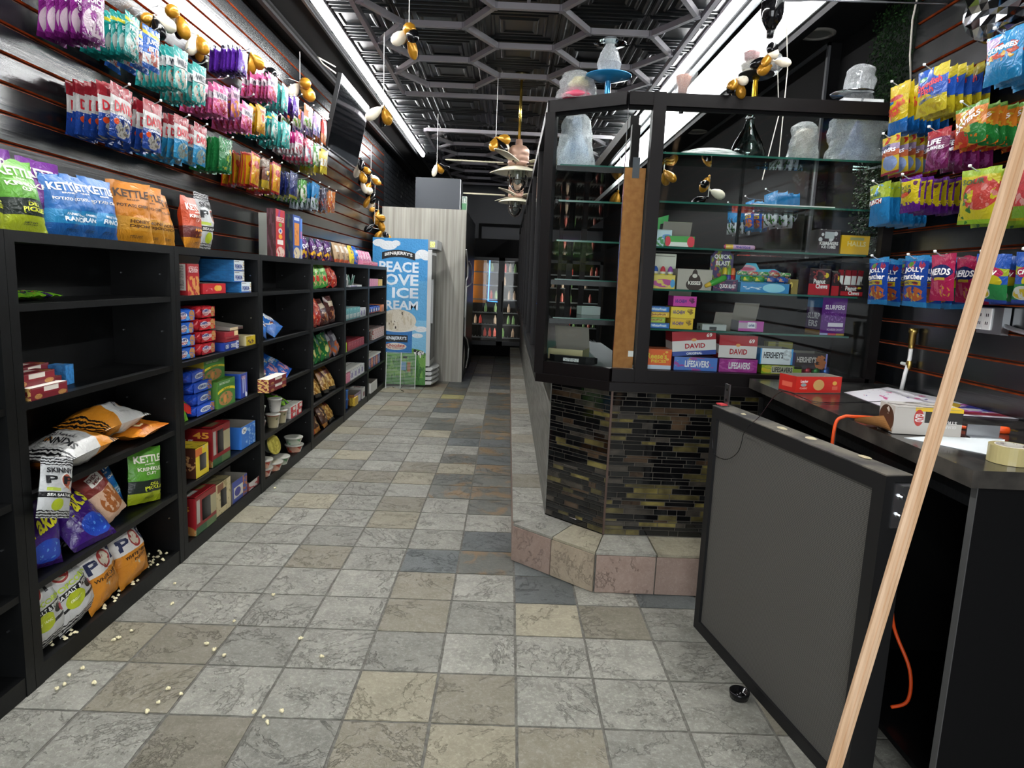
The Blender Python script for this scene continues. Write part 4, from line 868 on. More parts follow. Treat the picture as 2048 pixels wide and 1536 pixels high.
lc('candy_cookie_box', 4.3, SZ[2], .11, .2, .16, {'f': flat('candyc', '#2a3f9c', [('r', .3, .2, .42, .8, '#cfd4e6'), ('r', .6, .2, .7, .8, '#cfd4e6'), ('e', .8, .12, .16, .1, '#dfe3f0')]), 'l': flat('candyl', '#2a58b8', [('r', .2, .1, .8, .9, '#dfe3ea')]), '*': flat('oblue', '#1a3791')}, 'blue box with candy canes next to the granola boxes', open_='flap', texts=[('OREO', .45, .84, .6, .12, '#e6b9c2')])
SHB = flat('short', '#7d1f2a', [('r', .35, .55, .75, .95, '#e4ddd0'), ('e', .2, .25, .1, .2, '#d8a85a'), ('e', .85, .2, .12, .2, '#d8a85a'), ('z', 0, 0, 1, .4, '#5e1620', 9)]); SHW = flat('shorttop', '#e9e4da'); SHE = flat('shortend', '#dcb46a', [('n', 0, 0, 1, 1, '#7d1f2a', 3, .5)])
for k in range(2): carton('shortbread_box', (.34, .075, .045), {'f': SHB, 't': SHW, 'r': SHE, 'l': SHE, '*': SHB}, ['maroon shortbread box poking out past the shelf post, lower of two', 'maroon shortbread box with white top, upper of the protruding pair'][k], (-1.617, 4.66, SZ[2]+.001+.046*k), (0, 0, LW-.02))
lay('candy_bag', 'gummy', .14, .2, .06, 61, (-1.70, 3.52, SZ[2]+.004), LW, 'colourful candy bag squeezed beside the blue cookie packs', flat=.3)
DES['redgum'] = (flat('redgum', '#c8321f', [('m', .5, .6, .5, .4, '#e08a2a', 4, .5), ('m', .4, .4, .3, .2, '#2f7a2a', 6, .6)], .25), [])
lay('candy_bag', 'redgum', .17, .22, .06, 62, (-1.70, 3.60, SZ[2]+.0), LW+.3, 'red and orange gummy candy bag on the corner of the cookie shelf', flat=.45, roll=.5)
# shelf 4 and base of unit 2
CZ_ = flat('cheesebox', '#a81e24', [('r', .62, .3, 1, .8, '#d8cfa2'), ('r', 0, 0, .5, .2, '#2f6b3a'), ('r', .05, .3, .2, .9, '#d9d3c6'), ('r', .5, 0, 1, .2, '#6f8f5a')]); CZL = flat('cheeseside', '#b0222a', [('r', 0, 0, 1, .16, '#c2b48a'), ('m', .5, .1, .5, .2, '#c98a48', 4, .45)])
lc('cracker_case', 3.95, SZ[1], .25, .26, .235, {'f': CZ_, 'l': CZL, 't': flat('chtop', '#a81e24', [('r', .2, .1, .7, .7, '#7d6a4a')]), '*': flat('red', '#a51a22')}, 'big red cheese cracker case of 45 pouches on the fourth shelf', win=(.28, .3, .62, .88), side_texts=[('45', .75, .82, .36, .16, '#e8a23a'), ('CHEEZ-IT', .3, .66, .55, .1, WH)], front=XS-.02)
lc('cookie_case', 3.68, SZ[1], .16, .2, .175, {'f': flat('fudgef', '#d8c02c', [('n', .6, .3, 1, 1, '#c9b48a', 3, .5), ('r', 0, .7, .5, .95, '#c7662a')]), 'l': flat('fudgel', '#4a2418', [('r', .0, .2, .6, .78, '#dcc22e'), ('m', .6, .5, .4, .3, '#b98a5a', 6, .5), ('e', .3, .62, .2, .08, '#c8342c')]), '*': flat('fudget', '#c9b02a', [('n', 0, 0, 1, 1, '#8d7c2a', 4, .55)])}, 'brown and yellow fudge cookie case with torn window, left on the shelf', win=(.3, .2, .8, .72))
lc('cookie_case', 4.36, SZ[1], .24, .22, .15, {'f': flat('co24', '#2f72c8', [('n', .3, 0, 1, .9, '#8fb4dc', 6, .55), ('e', .2, .8, .16, .15, '#f1f1ee')]), 'l': flat('co24l', '#2f72c8', [('m', .3, .5, .35, .45, '#a05a2a', 5, .42)]), '*': flat('oblue2', '#2a66b8')}, 'open blue cookie case of 24 packs on the fourth shelf', open_='top', texts=[('24', .2, .8, .16, .14, '#1c2c50')])
lc('cracker_case', 3.68, SZ[0], .26, .22, .22, {'f': CZ_, 'l': CZL, 't': flat('chtop2', '#a01c22', [('r', .1, .2, .5, .9, '#d9d4c8'), ('r', .6, .2, .9, .8, '#8b7a4a')]), '*': flat('red', '#a51a22')}, 'red cheese cracker case of 45 pouches on the bottom shelf', win=(.3, .28, .72, .85), side_texts=[('45', .6, .7, .5, .14, '#e8a23a')], front=XS+.0)
lc('cracker_case', 3.95, SZ[0], .21, .22, .2, {'f': flat('tanbox', '#cfc093', [('n', 0, 0, 1, 1, '#a99a6a', 5, .58), ('r', .1, .7, .5, .95, '#8a5a3a')]), 't': flat('tantop', '#7d7352', [('n', 0, 0, 1, 1, '#5d553c', 3, .5)]), '*': flat('tan', '#bdae80')}, 'tan cracker case with a torn opening on the bottom shelf', win=(.3, .2, .7, .75))
lc('snack_tray', 4.2, SZ[0], .24, .22, .14, {'f': flat('purt', '#3f4e9a', [('r', .1, .2, .7, .7, '#d8d4c8'), ('e', .35, .45, .2, .2, '#3d3a8a'), ('n', .7, 0, 1, 1, '#b06a3a', 5, .5)]), '*': flat('greyt', '#77726c')}, 'grey open tray with a purple label on the bottom shelf', open_='flap')
lc('snack_tray', 4.45, SZ[0], .2, .2, .12, {'f': flat('redw', '#cfc9c4', [('n', 0, 0, 1, .6, '#a8242c', 3, .5), ('r', .75, 0, 1, 1, '#8a3a3a')]), '*': flat('redw2', '#8a4a48')}, 'red and white open tray beside the right post on the bottom shelf', open_='tray')
# unit 1: shortbread boxes
for k, (y, x, zz, a, lb) in enumerate(((2.45, -1.70, 0, 0, 'lower maroon shortbread box nearest the shelf edge'), (2.42, -1.73, .046, .02, 'maroon shortbread box stacked on the nearest one'), (2.56, -1.79, .0, .1, 'maroon shortbread box lying in the second row'), (2.58, -1.85, .046, .12, 'maroon plaid shortbread box, highest in the pile'))):
    carton('shortbread_box', (.22 if k else .2, .07, .045), {'f': SHB, 't': SHW if k < 1 else SHB, 'r': SHE, 'l': SHE, '*': SHB}, lb, (x, y, SZ[3]+.001+zz), (0, 0, LW+a), group='shortbread boxes on the second shelf')
carton('cookie_box', (.06, .07, .08), {'*': flat('ltblue', '#3f8fd0', [('n', 0, 0, 1, 1, '#2f78b8', 4, .5)])}, 'small light blue box at the right end of the shortbread boxes', (-1.80, 2.72, SZ[3]+.001), (0, 0, LW+.1))
MB().box(-.11, -.012, 0, .11, .012, .11).build('price_board', BLK, None) and None
D.objects.remove(D.objects['price_board'])
# unit 3
DES['bluewhite'] = (flat('bluewhite', '#2d6fc0', [('m', .5, .6, .4, .35, '#e4e7ea', 3, .48), ('m', .5, .3, .3, .2, '#8a4a34', 5, .6)], .25), [])
DES['browngreen'] = (flat('silver_green', '#cfd2d0', [('m', .5, .5, .5, .5, '#a9865a', 4, .56)], .3), [])
lay('snack_bag', 'bluewhite', .17, .23, .09, 71, (-1.7, 4.75, SZ[3]+.01), LW+.3, 'crumpled blue and white snack bag at the left of the near empty shelf', flat=.3, roll=.3)
lay('snack_bag', 'bluewhite', .19, .26, .09, 72, (-1.70, 5.05, SZ[3]+.02), LW-.5, 'crumpled blue and white snack bag with a brown corner, lying forward', flat=.55, roll=-.6)
lay('snack_bag', 'browngreen', .14, .2, .05, 73, (-1.82, 5.02, SZ[3]+.05), LW, 'silver bag flap sticking up behind the blue snack bag', flat=.1, roll=-.5)
DES['oreobag'] = (flat('oreobag', '#1f55b0', [('r', .1, .5, .9, .8, '#3f86d0'), ('m', .5, .25, .4, .2, '#c98a9a', 5, .5), ('m', .7, .4, .25, .2, '#d8c060', 6, .6)], .22), [('OREO', .5, .66, .6, .16, WH)])
for k, (y, x, f, lb) in enumerate(((4.86, -1.74, .35, 'left blue cookie bag leaning back on the third shelf'), (5.05, -1.71, .5, 'middle blue and purple cookie bag tipped over'), (5.25, -1.69, .6, 'right blue cookie bag lying nearly flat'))): lay('cookie_bag', 'oreobag', .17, .25, .06, 75+k, (x, y, SZ[2]+.012), LW-.35, lb, flat=f, roll=-.5)
def cup(label, loc_, r0, r1, h_, body, lid, nm='noodle_cup', cat='cup', group=None, rot=(0, 0, 0)):
    o = MB().lathe([(0, 0), (r0, 0), (r0, .004), (r1, h_-.008), (r1+.003, h_-.008), (r1+.003, h_)], 20, 0).build(nm, body, None, loc_, rot, True); props(o, label, cat, group)
    MB().lathe([(r1+.004, h_-.004), (r1+.004, h_+.002), (r1-.002, h_+.003), (0, h_+.003)], 20, 0).build('lid', lid, o, smooth=True); return o
def cupm(n, c, sh): return flat('cup_'+n, c, sh, .4)
CU1 = cupm('cream', '#cfc8b4', [('r', .5, .15, .95, .7, '#b8ad8a'), ('n', .5, .1, 1, .6, '#5a6a3a', 8, .6), ('r', .55, .75, .95, .9, '#a83a30')]); CU2 = cupm('pale', '#c8c6c0', [('z', .4, .2, .7, .8, '#8a8780', 12)]); CU3 = cupm('pink', '#c9a9a0', [('n', .4, .1, 1, .8, '#a05a52', 7, .55)])
LIDC = mat('clear_lid', '#b9b7ad', .25); LIDY = flat('yellowlid', '#c8bc5a', [('n', 0, 0, 1, 1, '#a89a3a', 6, .5)])
y0 = SZ[1]+.001
for x, y, zz, mt, lb in ((-1.73, 4.68, 0, CU3, 'pink cup at the left post, lower one'), (-1.73, 4.68, .105, CU2, 'pale cup standing on the pink cup by the left post'), (-1.78, 4.8, 0, CU2, 'pale cup in the second row behind the post'), (-1.71, 4.93, 0, CU1, 'cream noodle cup with green leaf picture in front'), (-1.72, 5.0, .105, CU2, 'pale noodle cup standing on top of the others'), (-1.71, 5.1, 0, CU1, 'cream noodle cup right of the leaf picture cup')):
    cup(lb, (x, y, y0+zz), .036, .05, .1, mt, LIDC)
for k, (y, zz) in enumerate(((5.3, 0), (5.3, .047), (5.45, 0), (5.47, .047))): lc('noodle_tray', y, SZ[1]+zz, .13, .16, .045, {'f': flat('redtray', '#c02a30', [('r', .4, .2, .9, .8, '#dcdcd4'), ('n', .4, .2, .9, .8, '#3f8a5a', 5, .6)]), '*': flat('traywhite', '#d2cfc8')}, ['red and white tray below, left pair', 'red and white tray above, left pair', 'red and white tray below, right pair', 'red and green tray above, right pair'][k]+' of the cup shelf')
lay('snack_bag', 'gummy', .15, .18, .05, 79, (-1.74, 5.33, SZ[1]+.1), LW, 'pink and purple bag lying on the red trays', flat=.7)
cup('brown snack cup at the left post of the cookie bag shelf', (-1.72, 4.69, SZ[2]+.001), .034, .042, .1, cupm('brown', '#6b4a2c', [('n', 0, 0, 1, 1, '#b98a4a', 7, .5)]), LIDC)
BW = cupm('bowl', '#d5d2c8', [('r', .55, .2, .95, .8, '#b9c0b0'), ('n', .55, .2, .95, .8, '#5f9a6a', 5, .55)]); BW2 = cupm('bowlred', '#d3cbc2', [('r', .55, .2, .95, .8, '#d8a890'), ('n', .55, .2, .95, .8, '#c0452f', 5, .52)])
for x, y, zz, mt, lb in ((-1.72, 4.72, 0, BW2, 'pink noodle bowl at the bottom left of the low shelf'), (-1.72, 4.72, .062, BW2, 'pink noodle bowl stacked on the bottom left one'), (-1.7, 4.88, 0, BW2, 'orange printed noodle bowl second from the left post'), (-1.7, 5.04, 0, BW, 'green printed noodle bowl in the front row'), (-1.83, 4.75, 0, BW, 'white noodle bowl at the back behind the pink ones'), (-1.71, 5.42, 0, BW2, 'noodle bowl with orange print standing alone at the right'), (-1.715, 5.42, .062, BW, 'noodle bowl with clear dome stacked on the lone one')):
    cup(lb, (x, y, SZ[0]+.001+zz), .052, .072, .06, mt, LIDC, 'noodle_bowl', 'bowl')
o = cup('noodle bowl tipped on its side showing its yellow round lid', (-1.79, 5.03, SZ[0]+.138), .052, .074, .06, BW, LIDY, 'noodle_bowl', 'bowl', rot=(0, 1.25, -.25))
# ---- units 4, 5, 6 : bags and boxes, each by a small list
def dz(n, base, sh, tx=()): DES[n] = (flat('b_'+n, base, sh, .25), list(tx))
dz('greenchip', '#3f9a3c', [('r', .2, .55, .8, .85, '#8fc45a'), ('m', .5, .3, .4, .25, '#c9c07a', 5, .5), ('e', .35, .3, .14, .1, '#c0392b')]); dz('redchip', '#a02a20', [('m', .5, .5, .5, .5, '#c9603a', 5, .55), ('m', .5, .3, .4, .3, '#e0c0a0', 9, .64)])
dz('brownchip', '#4a2420', [('r', .2, .6, .8, .8, '#b9a58c'), ('m', .5, .3, .4, .2, '#8a5a3a', 5, .5)]); dz('darkgreen', '#1f6a34', [('m', .5, .5, .5, .45, '#8fae4a', 4, .56), ('e', .5, .4, .2, .15, '#b5b06a')]); dz('greychip', '#6a6470', [('r', .2, .6, .8, .85, '#c9c6cc'), ('m', .5, .3, .5, .3, '#b0582a', 5, .48)])
dz('goldchip', '#9a6a2a', [('r', .2, .6, .8, .85, '#5a2a1c'), ('m', .5, .35, .5, .3, '#d8b060', 6, .5), ('r', 0, 0, 1, .12, '#2a2622')]); dz('blueorange', '#23489a', [('r', 0, 0, 1, .3, '#d8562a'), ('m', .5, .5, .5, .3, '#e9e4dc', 3, .45)], [('R', .5, .75, .3, .16, '#d8dcea')]); dz('brownlong', '#5a3a2a', [('m', .5, .5, .5, .4, '#c9a070', 5, .55), ('r', 0, 0, 1, .15, '#d08a3a')])
U4 = [(4, [('greenchip', 5.9, 'first bright green chip bag at the left of the top shelf'), ('greenchip', 6.12, 'second bright green chip bag beside the first'), ('greenchip', 6.3, 'third bright green chip bag, nearest the red ones'), ('redchip', 6.5, 'narrow red chip bag right of the green ones'), ('redchip', 6.66, 'second narrow red chip bag near the post')]),
      (3, [('redchip', 5.9, 'red chip bag at the left of the second shelf'), ('redchip', 6.1, 'second red chip bag on the second shelf'), ('brownchip', 6.32, 'dark brown chip bag leaning beside the red ones'), ('brownchip', 6.58, 'dark brown chip bag with a pale label near the post')]),
      (2, [('darkgreen', 5.9, 'dark green chip bag at the left of the third shelf'), ('darkgreen', 6.12, 'dark green chip bag in the middle of the third shelf'), ('darkgreen', 6.32, 'dark green chip bag beside the grey one'), ('greychip', 6.52, 'grey and orange chip bag on the third shelf'), ('greychip', 6.72, 'grey and orange chip bag next to the right post')]),
      (1, [('blueorange', 5.88, 'blue and white puff bag at the left of the fourth shelf'), ('goldchip', 6.15, 'golden brown chip bag, left of three'), ('goldchip', 6.38, 'golden brown chip bag in the middle of three'), ('goldchip', 6.62, 'golden brown chip bag with dark base, right of three')]),
      (0, [('blueorange', 5.88, 'blue white and orange puff bag sliding off the bottom shelf'), ('brownlong', 6.12, 'brown snack bag beside the orange puff bag'), ('brownlong', 6.35, 'brown snack bag lying back on the bottom shelf'), ('goldchip', 6.62, 'brown bag with golden tip at the end of the bottom shelf')])]
for si, L_ in U4:
    for k, (kd, y, lb) in enumerate(L_): lay('chip_bag', kd, .2, .25+.015*(k % 2), .09, 100+si*10+k, (XS-.035-.012*(k % 2), y, SZ[si]+.004+.012*(k % 2)), LW+R.uniform(-.15, .15), lb, flat=R.uniform(.1, .25) if si > 1 else R.uniform(.25, .45), roll=R.uniform(-.15, .15))
TEAL = flat('tealbox', '#4f9aa0', [('r', .1, .1, .9, .5, '#c9d4d2'), ('n', 0, 0, 1, 1, '#8fb9b0', 5, .56)]); WBX = flat('whitebox', '#d3d5d4', [('r', .1, .2, .6, .7, '#7d6aa0'), ('n', 0, 0, 1, 1, '#a9acb4', 6, .56)]); RBX = flat('redbox', '#8a1f2e', [('n', 0, .2, 1, .8, '#c9808a', 8, .6)]); PKX = flat('pinkbox', '#c8708a', [('n', 0, 0, 1, 1, '#dca0b0', 5, .55)])
def rowbox(nm, si, y0_, n, w_, d_, h_, mt, desc, group, fr=None, gap=.004):
    names = ['first', 'second', 'third', 'fourth', 'fifth', 'sixth', 'seventh', 'eighth']
    for k in range(n): lc(nm, y0_+k*(w_+gap)+w_/2, SZ[si], w_, d_, h_, {'f': mt, '*': mt}, f'{desc}, {names[k]} from the left', front=fr, group=group)
SUG = [mat('sachet_white', '#cfd4d2', .3), mat('sachet_green', '#6f9a8a', .3)]
lc('sachet_tray', 7.5, SZ[4], .6, .22, .05, {'f': WBX, '*': WBX}, 'low white tray under a heap of clear sachets', open_='tray')
for k in range(14):
    y = 7.22+.042*k; o = MB().skin([[(s*.014, -.002, zz), (s*.018, -.012, zz+.06), (s*.015, -.002, zz+.13), (s*.015, .002, zz+.13), (s*.018, .012, zz+.06), (s*.014, .002, zz)] for s, zz in ((-1, 0), (1, 0))], 0).build('candy_sachet', SUG[k % 2], None, (XS-.1-.05*(k % 3), y, SZ[4]+.006), (R.uniform(-.2, .5), R.uniform(-.3, .3), LW+R.uniform(-.5, .5))); props(o, 'clear and green candy sachet in the low white tray, '+['first', 'second', 'third', 'fourth', 'fifth', 'sixth', 'seventh', 'eighth', 'ninth', 'tenth', 'eleventh', 'twelfth', 'thirteenth', 'last'][k]+' from the left', 'sachet', 'sachets in the white tray')
rowbox('tea_box', 3, 7.02, 4, .17, .2, .12, TEAL, 'teal and white box on the second shelf', 'teal boxes in the fifth unit'); rowbox('snack_box', 3, 7.75, 2, .14, .2, .1, WBX, 'white printed box at the right of the teal boxes', 'white boxes in the fifth unit')
lc('lime_box', 7.05, SZ[2], .07, .12, .1, {'*': flat('lime', '#a8d42a')}, 'small bright lime box at the left post'); rowbox('candy_box', 2, 7.15, 6, .13, .2, .09, RBX, 'dark red candy box on the third shelf', 'red candy boxes in a row')
rowbox('candy_box', 1, 7.02, 2, .11, .18, .1, PKX, 'pink box under the white tray', 'pink boxes on the fourth shelf'); rowbox('snack_box', 1, 7.28, 4, .17, .2, .11, WBX, 'white and purple box on the fourth shelf', 'white boxes on the fourth shelf')
lc('white_tray', 7.4, SZ[1]+.112, .7, .2, .02, {'*': flat('traywhite', '#d2cfc8')}, 'shallow white tray resting on the white and purple boxes')
for k in range(3):
    for j in range(2): cup(['lower', 'upper'][j]+' blue tub, '+['left of three', 'middle of three', 'right of three'][k]+' at the bottom shelf', (XS-.09, 7.06+.11*k, SZ[0]+.001+.105*j), .042, .045, .1, cupm('bluetub', '#2f6ab8', [('e', .5, .5, .2, .3, '#cfe0f0')]), flat('bluelid', '#3f7ac4'), 'blue_tub', 'tub', 'blue tubs')
lc('brown_carton', 7.62, SZ[0], .34, .2, .12, {'f': flat('yelprint', '#8a7a9a', [('r', .1, .1, .5, .6, '#d8b23a'), ('r', .6, .1, .95, .7, '#cfcfd4')]), '*': CARD}, 'brown open carton with a raised flap on the bottom shelf', open_='flap')
rowbox('yellow_pack', 0, 7.42, 2, .08, .06, .09, flat('ypack', '#d8b53a', [('n', 0, 0, 1, 1, '#b98a2a', 4, .55)]), 'small yellow pack in front of the brown carton', 'yellow packs', fr=XS+.0)
lc('white_box', 7.95, SZ[0], .14, .2, .13, {'*': flat('wredbox', '#d5d3cf', [('r', .3, .2, .8, .6, '#7d2f3a')])}, 'white and maroon box at the right of the brown carton')
rowbox('pink_box', 4, 8.2, 4, .14, .18, .09, PKX, 'pink box on the upper shelf of the last unit', 'pink boxes in the last unit'); rowbox('yellow_box', 4, 8.8, 2, .13, .18, .085, flat('ypack', '#d8b53a'), 'yellow box beside the pink ones in the last unit', 'yellow boxes in the last unit')
for k in range(5): pack('wafer_pack', 'wafer', (.17, .15, .09), (flat('waf', '#2a4a9a', [], .25), flat('waff', '#2f58b0', [('e', .5, .5, .3, .3, '#c9d4ea'), ('r', 0, 0, 1, .2, '#b3323a')], .25)), [], k % 2, (XS-.1, 8.25+.16*k, SZ[3]+.001), (0, 0, LW), 'blue wafer pack on the second shelf of the last unit, '+['first', 'second', 'third', 'fourth', 'fifth'][k]+' from the left', 'blue wafer packs')
rowbox('orange_box', 3, 9.04, 1, .16, .18, .09, flat('orbox', '#c97a4a'), 'orange box at the end of the blue wafer packs', None)
for k in range(3): cup('white jar with dark band, '+['first', 'second', 'third'][k]+' from the left', (XS-.08, 8.22+.1*k, SZ[2]+.001), .04, .04, .12, cupm('jar', '#cfcac4', [('r', 0, .3, 1, .6, '#5a3a34')]), mat('white_cap', '#d8d8d4', .4), 'white_jar', 'jar', 'white jars')
rowbox('snack_box', 2, 8.52, 5, .14, .2, .13, flat('redwhite', '#cfc4bc', [('n', 0, 0, 1, 1, '#a8483f', 5, .52)]), 'red and white box beside the jars', 'red and white boxes')
for k in range(5): lc('snack_pack', 8.28+.15*k, SZ[1], .14, .12, .12, {'*': flat('rbpack%d' % (k % 2), ['#2f4f9a', '#a8432f'][k % 2], [('m', .5, .5, .4, .4, '#d8b090', 5, .5)])}, 'blue or red snack pack in the low tray row, '+['first', 'second', 'third', 'fourth', 'fifth'][k]+' from the left', group='snack packs in the last unit')
lc('white_tray', 8.6, SZ[1]+.122, .8, .2, .02, {'*': flat('traywhite', '#d2cfc8')}, 'white tray lid lying on the blue and red packs')
lc('white_tray', 8.45, SZ[0], .4, .2, .13, {'*': mat('plain_white_card', '#d9d8d2', .6)}, 'plain white open tray on the bottom shelf of the last unit', open_='top', front=XS+.01)
# ---- top of units 3 to 6
CE1 = flat('cereal1', '#b5262c', [('m', .5, .9, .4, .1, '#7a2a7a', 4, .5), ('r', .1, .74, .9, .84, '#e6ddd4'), ('e', .5, .68, .18, .045, '#6f9a3a'), ('e', .5, .55, .22, .06, '#d9d0c8'), ('e', .5, .55, .1, .03, '#3f5aa8'), ('e', .5, .43, .2, .05, '#e0a02a'), ('r', .15, .26, .8, .36, '#e6ddd4'), ('m', .5, .1, .45, .12, '#d8c0b0', 6, .45)])
lc('cereal_box', 5.11, ST, .2, .065, .34, {'f': CE1, '*': flat('cer1s', '#3a1a1a', [('n', 0, 0, 1, 1, '#54303a', 3, .5)])}, 'red cereal box with fruit rings standing on the shelf top', texts=[('LOOPS', .5, .79, .7, .08, '#b5262c')], front=-1.70)  # side faces given a darker colour for the shade on them
CE2 = flat('cereal2', '#2a4f9c', [('r', .15, .88, .85, .95, '#c8d4ea'), ('r', .18, .3, .82, .82, '#d98a3a'), ('n', .22, .35, .78, .7, '#b5652a', 9, .58), ('m', .5, .12, .42, .14, '#d8c49a', 5, .42)])
lc('cereal_box', 5.5, ST, .19, .065, .335, {'f': CE2, '*': flat('cer2s', '#1d2740', [('n', 0, 0, 1, 1, '#3a4a3a', 3, .52)])}, 'dark blue cereal box with an orange panel on the shelf top', front=-1.70)
lc('cereal_box', 5.66, ST, .1, .06, .325, {'f': flat('cereal3', '#5a8ad8', [('r', .2, .5, .9, .68, '#c87ab0'), ('m', .5, .12, .45, .14, '#d8c49a', 5, .45)]), '*': flat('cer3s', '#4a78c8')}, 'light blue cereal box right behind the dark blue one', front=-1.72)
lc('cereal_box', 5.33, ST, .06, .1, .33, {'f': flat('cereal4', '#d0d4c8', [('r', 0, .3, 1, .7, '#2f7a4a')]), '*': flat('cer4s', '#c4c8bc')}, 'thin white and green cereal box between the two bigger ones', front=-1.83)
dz('dor', '#3f1f52', [('m', .5, .25, .5, .2, '#d9a62a', 3, .5), ('m', .5, .7, .5, .2, '#5a2f72', 4, .5), ('r', 0, .0, 1, .07, '#241232')], [('Doritos', .5, .62, .85, .2, '#e9e4ea', .25)])
for k in range(8): lay('corn_chip_bag', 'dor', .17, .195, .07, 130+k % 3, (-1.74-.03*(k % 2), 5.83+.12*k, ST+.001), LW+R.uniform(-.2, .2), 'small purple corn chip bag on the shelf top, '+['first', 'second', 'third', 'fourth', 'fifth', 'sixth', 'seventh', 'eighth'][k]+' from the blue cereal', flat=.06, group='purple chip bags on the shelf top')
dz('tanbag', '#a58a6a', [('r', .2, .5, .8, .85, '#d8cfc0'), ('r', 0, 0, 1, .15, '#c0552f'), ('m', .5, .3, .4, .2, '#6a4a34', 5, .55)]); dz('yellowbag', '#d8c23a', [('m', .5, .5, .4, .4, '#3f5aa0', 4, .56)]); dz('pinkbag', '#d080a0', [('m', .5, .5, .45, .45, '#efd0da', 5, .52)])
for k, (kd, y, lb) in enumerate((('tanbag', 6.9, 'tan snack bag on the shelf top next to the purple chips'), ('tanbag', 7.1, 'second tan snack bag with an orange base'), ('tanbag', 7.3, 'third tan snack bag before the yellow one'), ('yellowbag', 7.55, 'yellow snack bag on the shelf top'), ('oreobag', 7.75, 'small blue bag beside the yellow one'))): lay('snack_bag', kd, .19, .2, .07, 140+k, (-1.73, y, ST+.001), LW, lb, flat=.12)
lc('pink_tray', 8.3, ST, .85, .24, .1, {'f': flat('pinktray', '#d05a78', [('v', 0, .5, 1, 1, '#f0d0d8', 14), ('e', .5, .35, .12, .25, '#b3202a'), ('e', .5, .35, .06, .12, '#f0c0c8')]), '*': flat('pinkt2', '#d8809a')}, 'pink tray of wrapped sweets at the far end of the shelf top', open_='tray')
for k in range(5): lay('candy_bag', 'pinkbag', .15, .17, .06, 150+k % 3, (-1.76, 7.98+.16*k, ST+.012), LW, 'pink and white bag of sweets in the pink tray, '+['first', 'second', 'third', 'fourth', 'fifth'][k]+' from the left', flat=.08, group='pink bags in the pink tray')
# ================================================================ HANGING BAGS ON PEG HOOKS
HOOK = mat('peg_steel', '#c6c9cc', .25, .9)
def hang_mesh(kind, w_, h_, d_, seed):
    mt, tx = DES[kind]; return bag_parts('hang_'+kind, w_, h_, d_, mt, tx, seed, 8, 10, 0, .07, 1.1)
ORD = ['first', 'second', 'third', 'fourth', 'fifth', 'sixth', 'seventh', 'eighth', 'ninth', 'tenth', 'eleventh']
def peg(side, y, z, n, kind, w_, h_, d_, desc, place, xf=None, pitch=None, hook=True, yw=0, cat='candy bag'):
    """a hook out of the wall with n bags threaded on it; y is the middle of the bags, z the hook"""
    s = 1 if side == 'left' else -1; xw = XL+.025 if s > 0 else XR-.025; yaw = LW if s > 0 else RW
    xf = (-1.745 if s > 0 else 1.735) if xf is None else xf; ln = abs(xf-xw)
    if hook:
        t = thing('peg_hook', f'wire hook with {desc} {place}', 'hook', (xw-s*.006, y, z))
        MB().tube([(0, 0, 0), (s*(ln*.6), 0, -.002), (s*(ln+.03), 0, .004), (s*(ln+.055), 0, .018)], .0028, 5).build('wire', HOOK, t)
        MB().lathe([(0, -.006), (.006, -.004), (.006, .004), (0, .006)], 8, 0, (s*(ln+.057), 0, .02)).build('tip', WHITE, t, smooth=True)
        MB().box(min(0, s*.006), -.02, -.03, max(0, s*.006), .02, .008).build('backplate', HOOK, t)
    for k in range(n):
        x = xf-s*(ln-.03)*k/max(1, n-1)*(1 if n > 3 else .35*n)
        sd = 0 if k == 0 else 1+(k % 2); me, te = hang_mesh(kind, w_, h_, d_, sd)
        q = R.uniform(-.12, .12) if k else R.uniform(-.05, .05)
        lb = f'{desc} {place}, '+('front one' if k == 0 else ORD[k]+' from the front')
        put_bag('hanging_bag', me, te, (x, y+(R.uniform(-.012, .012) if k else 0), z-h_+.012-(R.uniform(0, .008) if k else 0)), eul(yaw+q+yw, -.05+R.uniform(-.07, .03) if k else -.06, R.uniform(-.05, .05)), lb, cat, f'{desc} {place}')
def hd(n, base, sh, tx=(), r=.22): DES[n] = (P('h_'+n, base, sh, r), list(tx))
hd('hpurple', '#8a2a86', [('r', 0, .88, .4, 1, '#c9b93a'), ('m', .5, .35, .48, .3, '#d9c2cf', 3, .44), ('m', .55, .35, .3, .2, '#8f6a8a', 7, .55), ('r', 0, 0, 1, .1, '#5f1a5c')], [('JUICE', .5, .74, .75, .14, '#ece2ea'), ('BUGS', .55, .6, .6, .1, '#ece2ea')])
hd('hteal', '#1f9a93', [('r', 0, .78, 1, .86, '#d0c838'), ('m', .5, .35, .45, .3, '#c4d4cc', 3, .46), ('m', .55, .35, .3, .2, '#b5603f', 7, .58), ('r', 0, 0, 1, .08, '#14726d')], [('FRUIT', .5, .66, .7, .12, '#e6eeea')])
hd('hblue', '#1f66c8', [('r', 0, .78, 1, .87, '#d8c83a'), ('r', 0, 0, 1, .36, '#dfe3e4'), ('m', .5, .32, .45, .22, '#c86a5a', 5, .5), ('r', 0, 0, 1, .12, '#1c58b0')], [('JUICY', .5, .64, .8, .16, '#f2f2f4'), ('BITS', .5, .48, .6, .12, '#f2f2f4')])
hd('hwiley', '#2fa5a0', [('r', 0, .52, 1, .76, '#e6eaea'), ('m', .5, .28, .45, .26, '#cfd6c8', 4, .45), ('m', .4, .25, .4, .2, '#c8604a', 8, .6), ('r', .06, .5, .94, .52, '#1d2a3a')], [('WILEY', .52, .64, .84, .16, '#1d2430')])
hd('hviolet', '#5a2a9c', [('r', 0, .88, 1, 1, '#2a2438'), ('m', .5, .4, .3, .2, '#c9a43a', 6, .6), ('r', 0, 0, 1, .08, '#32185c')])
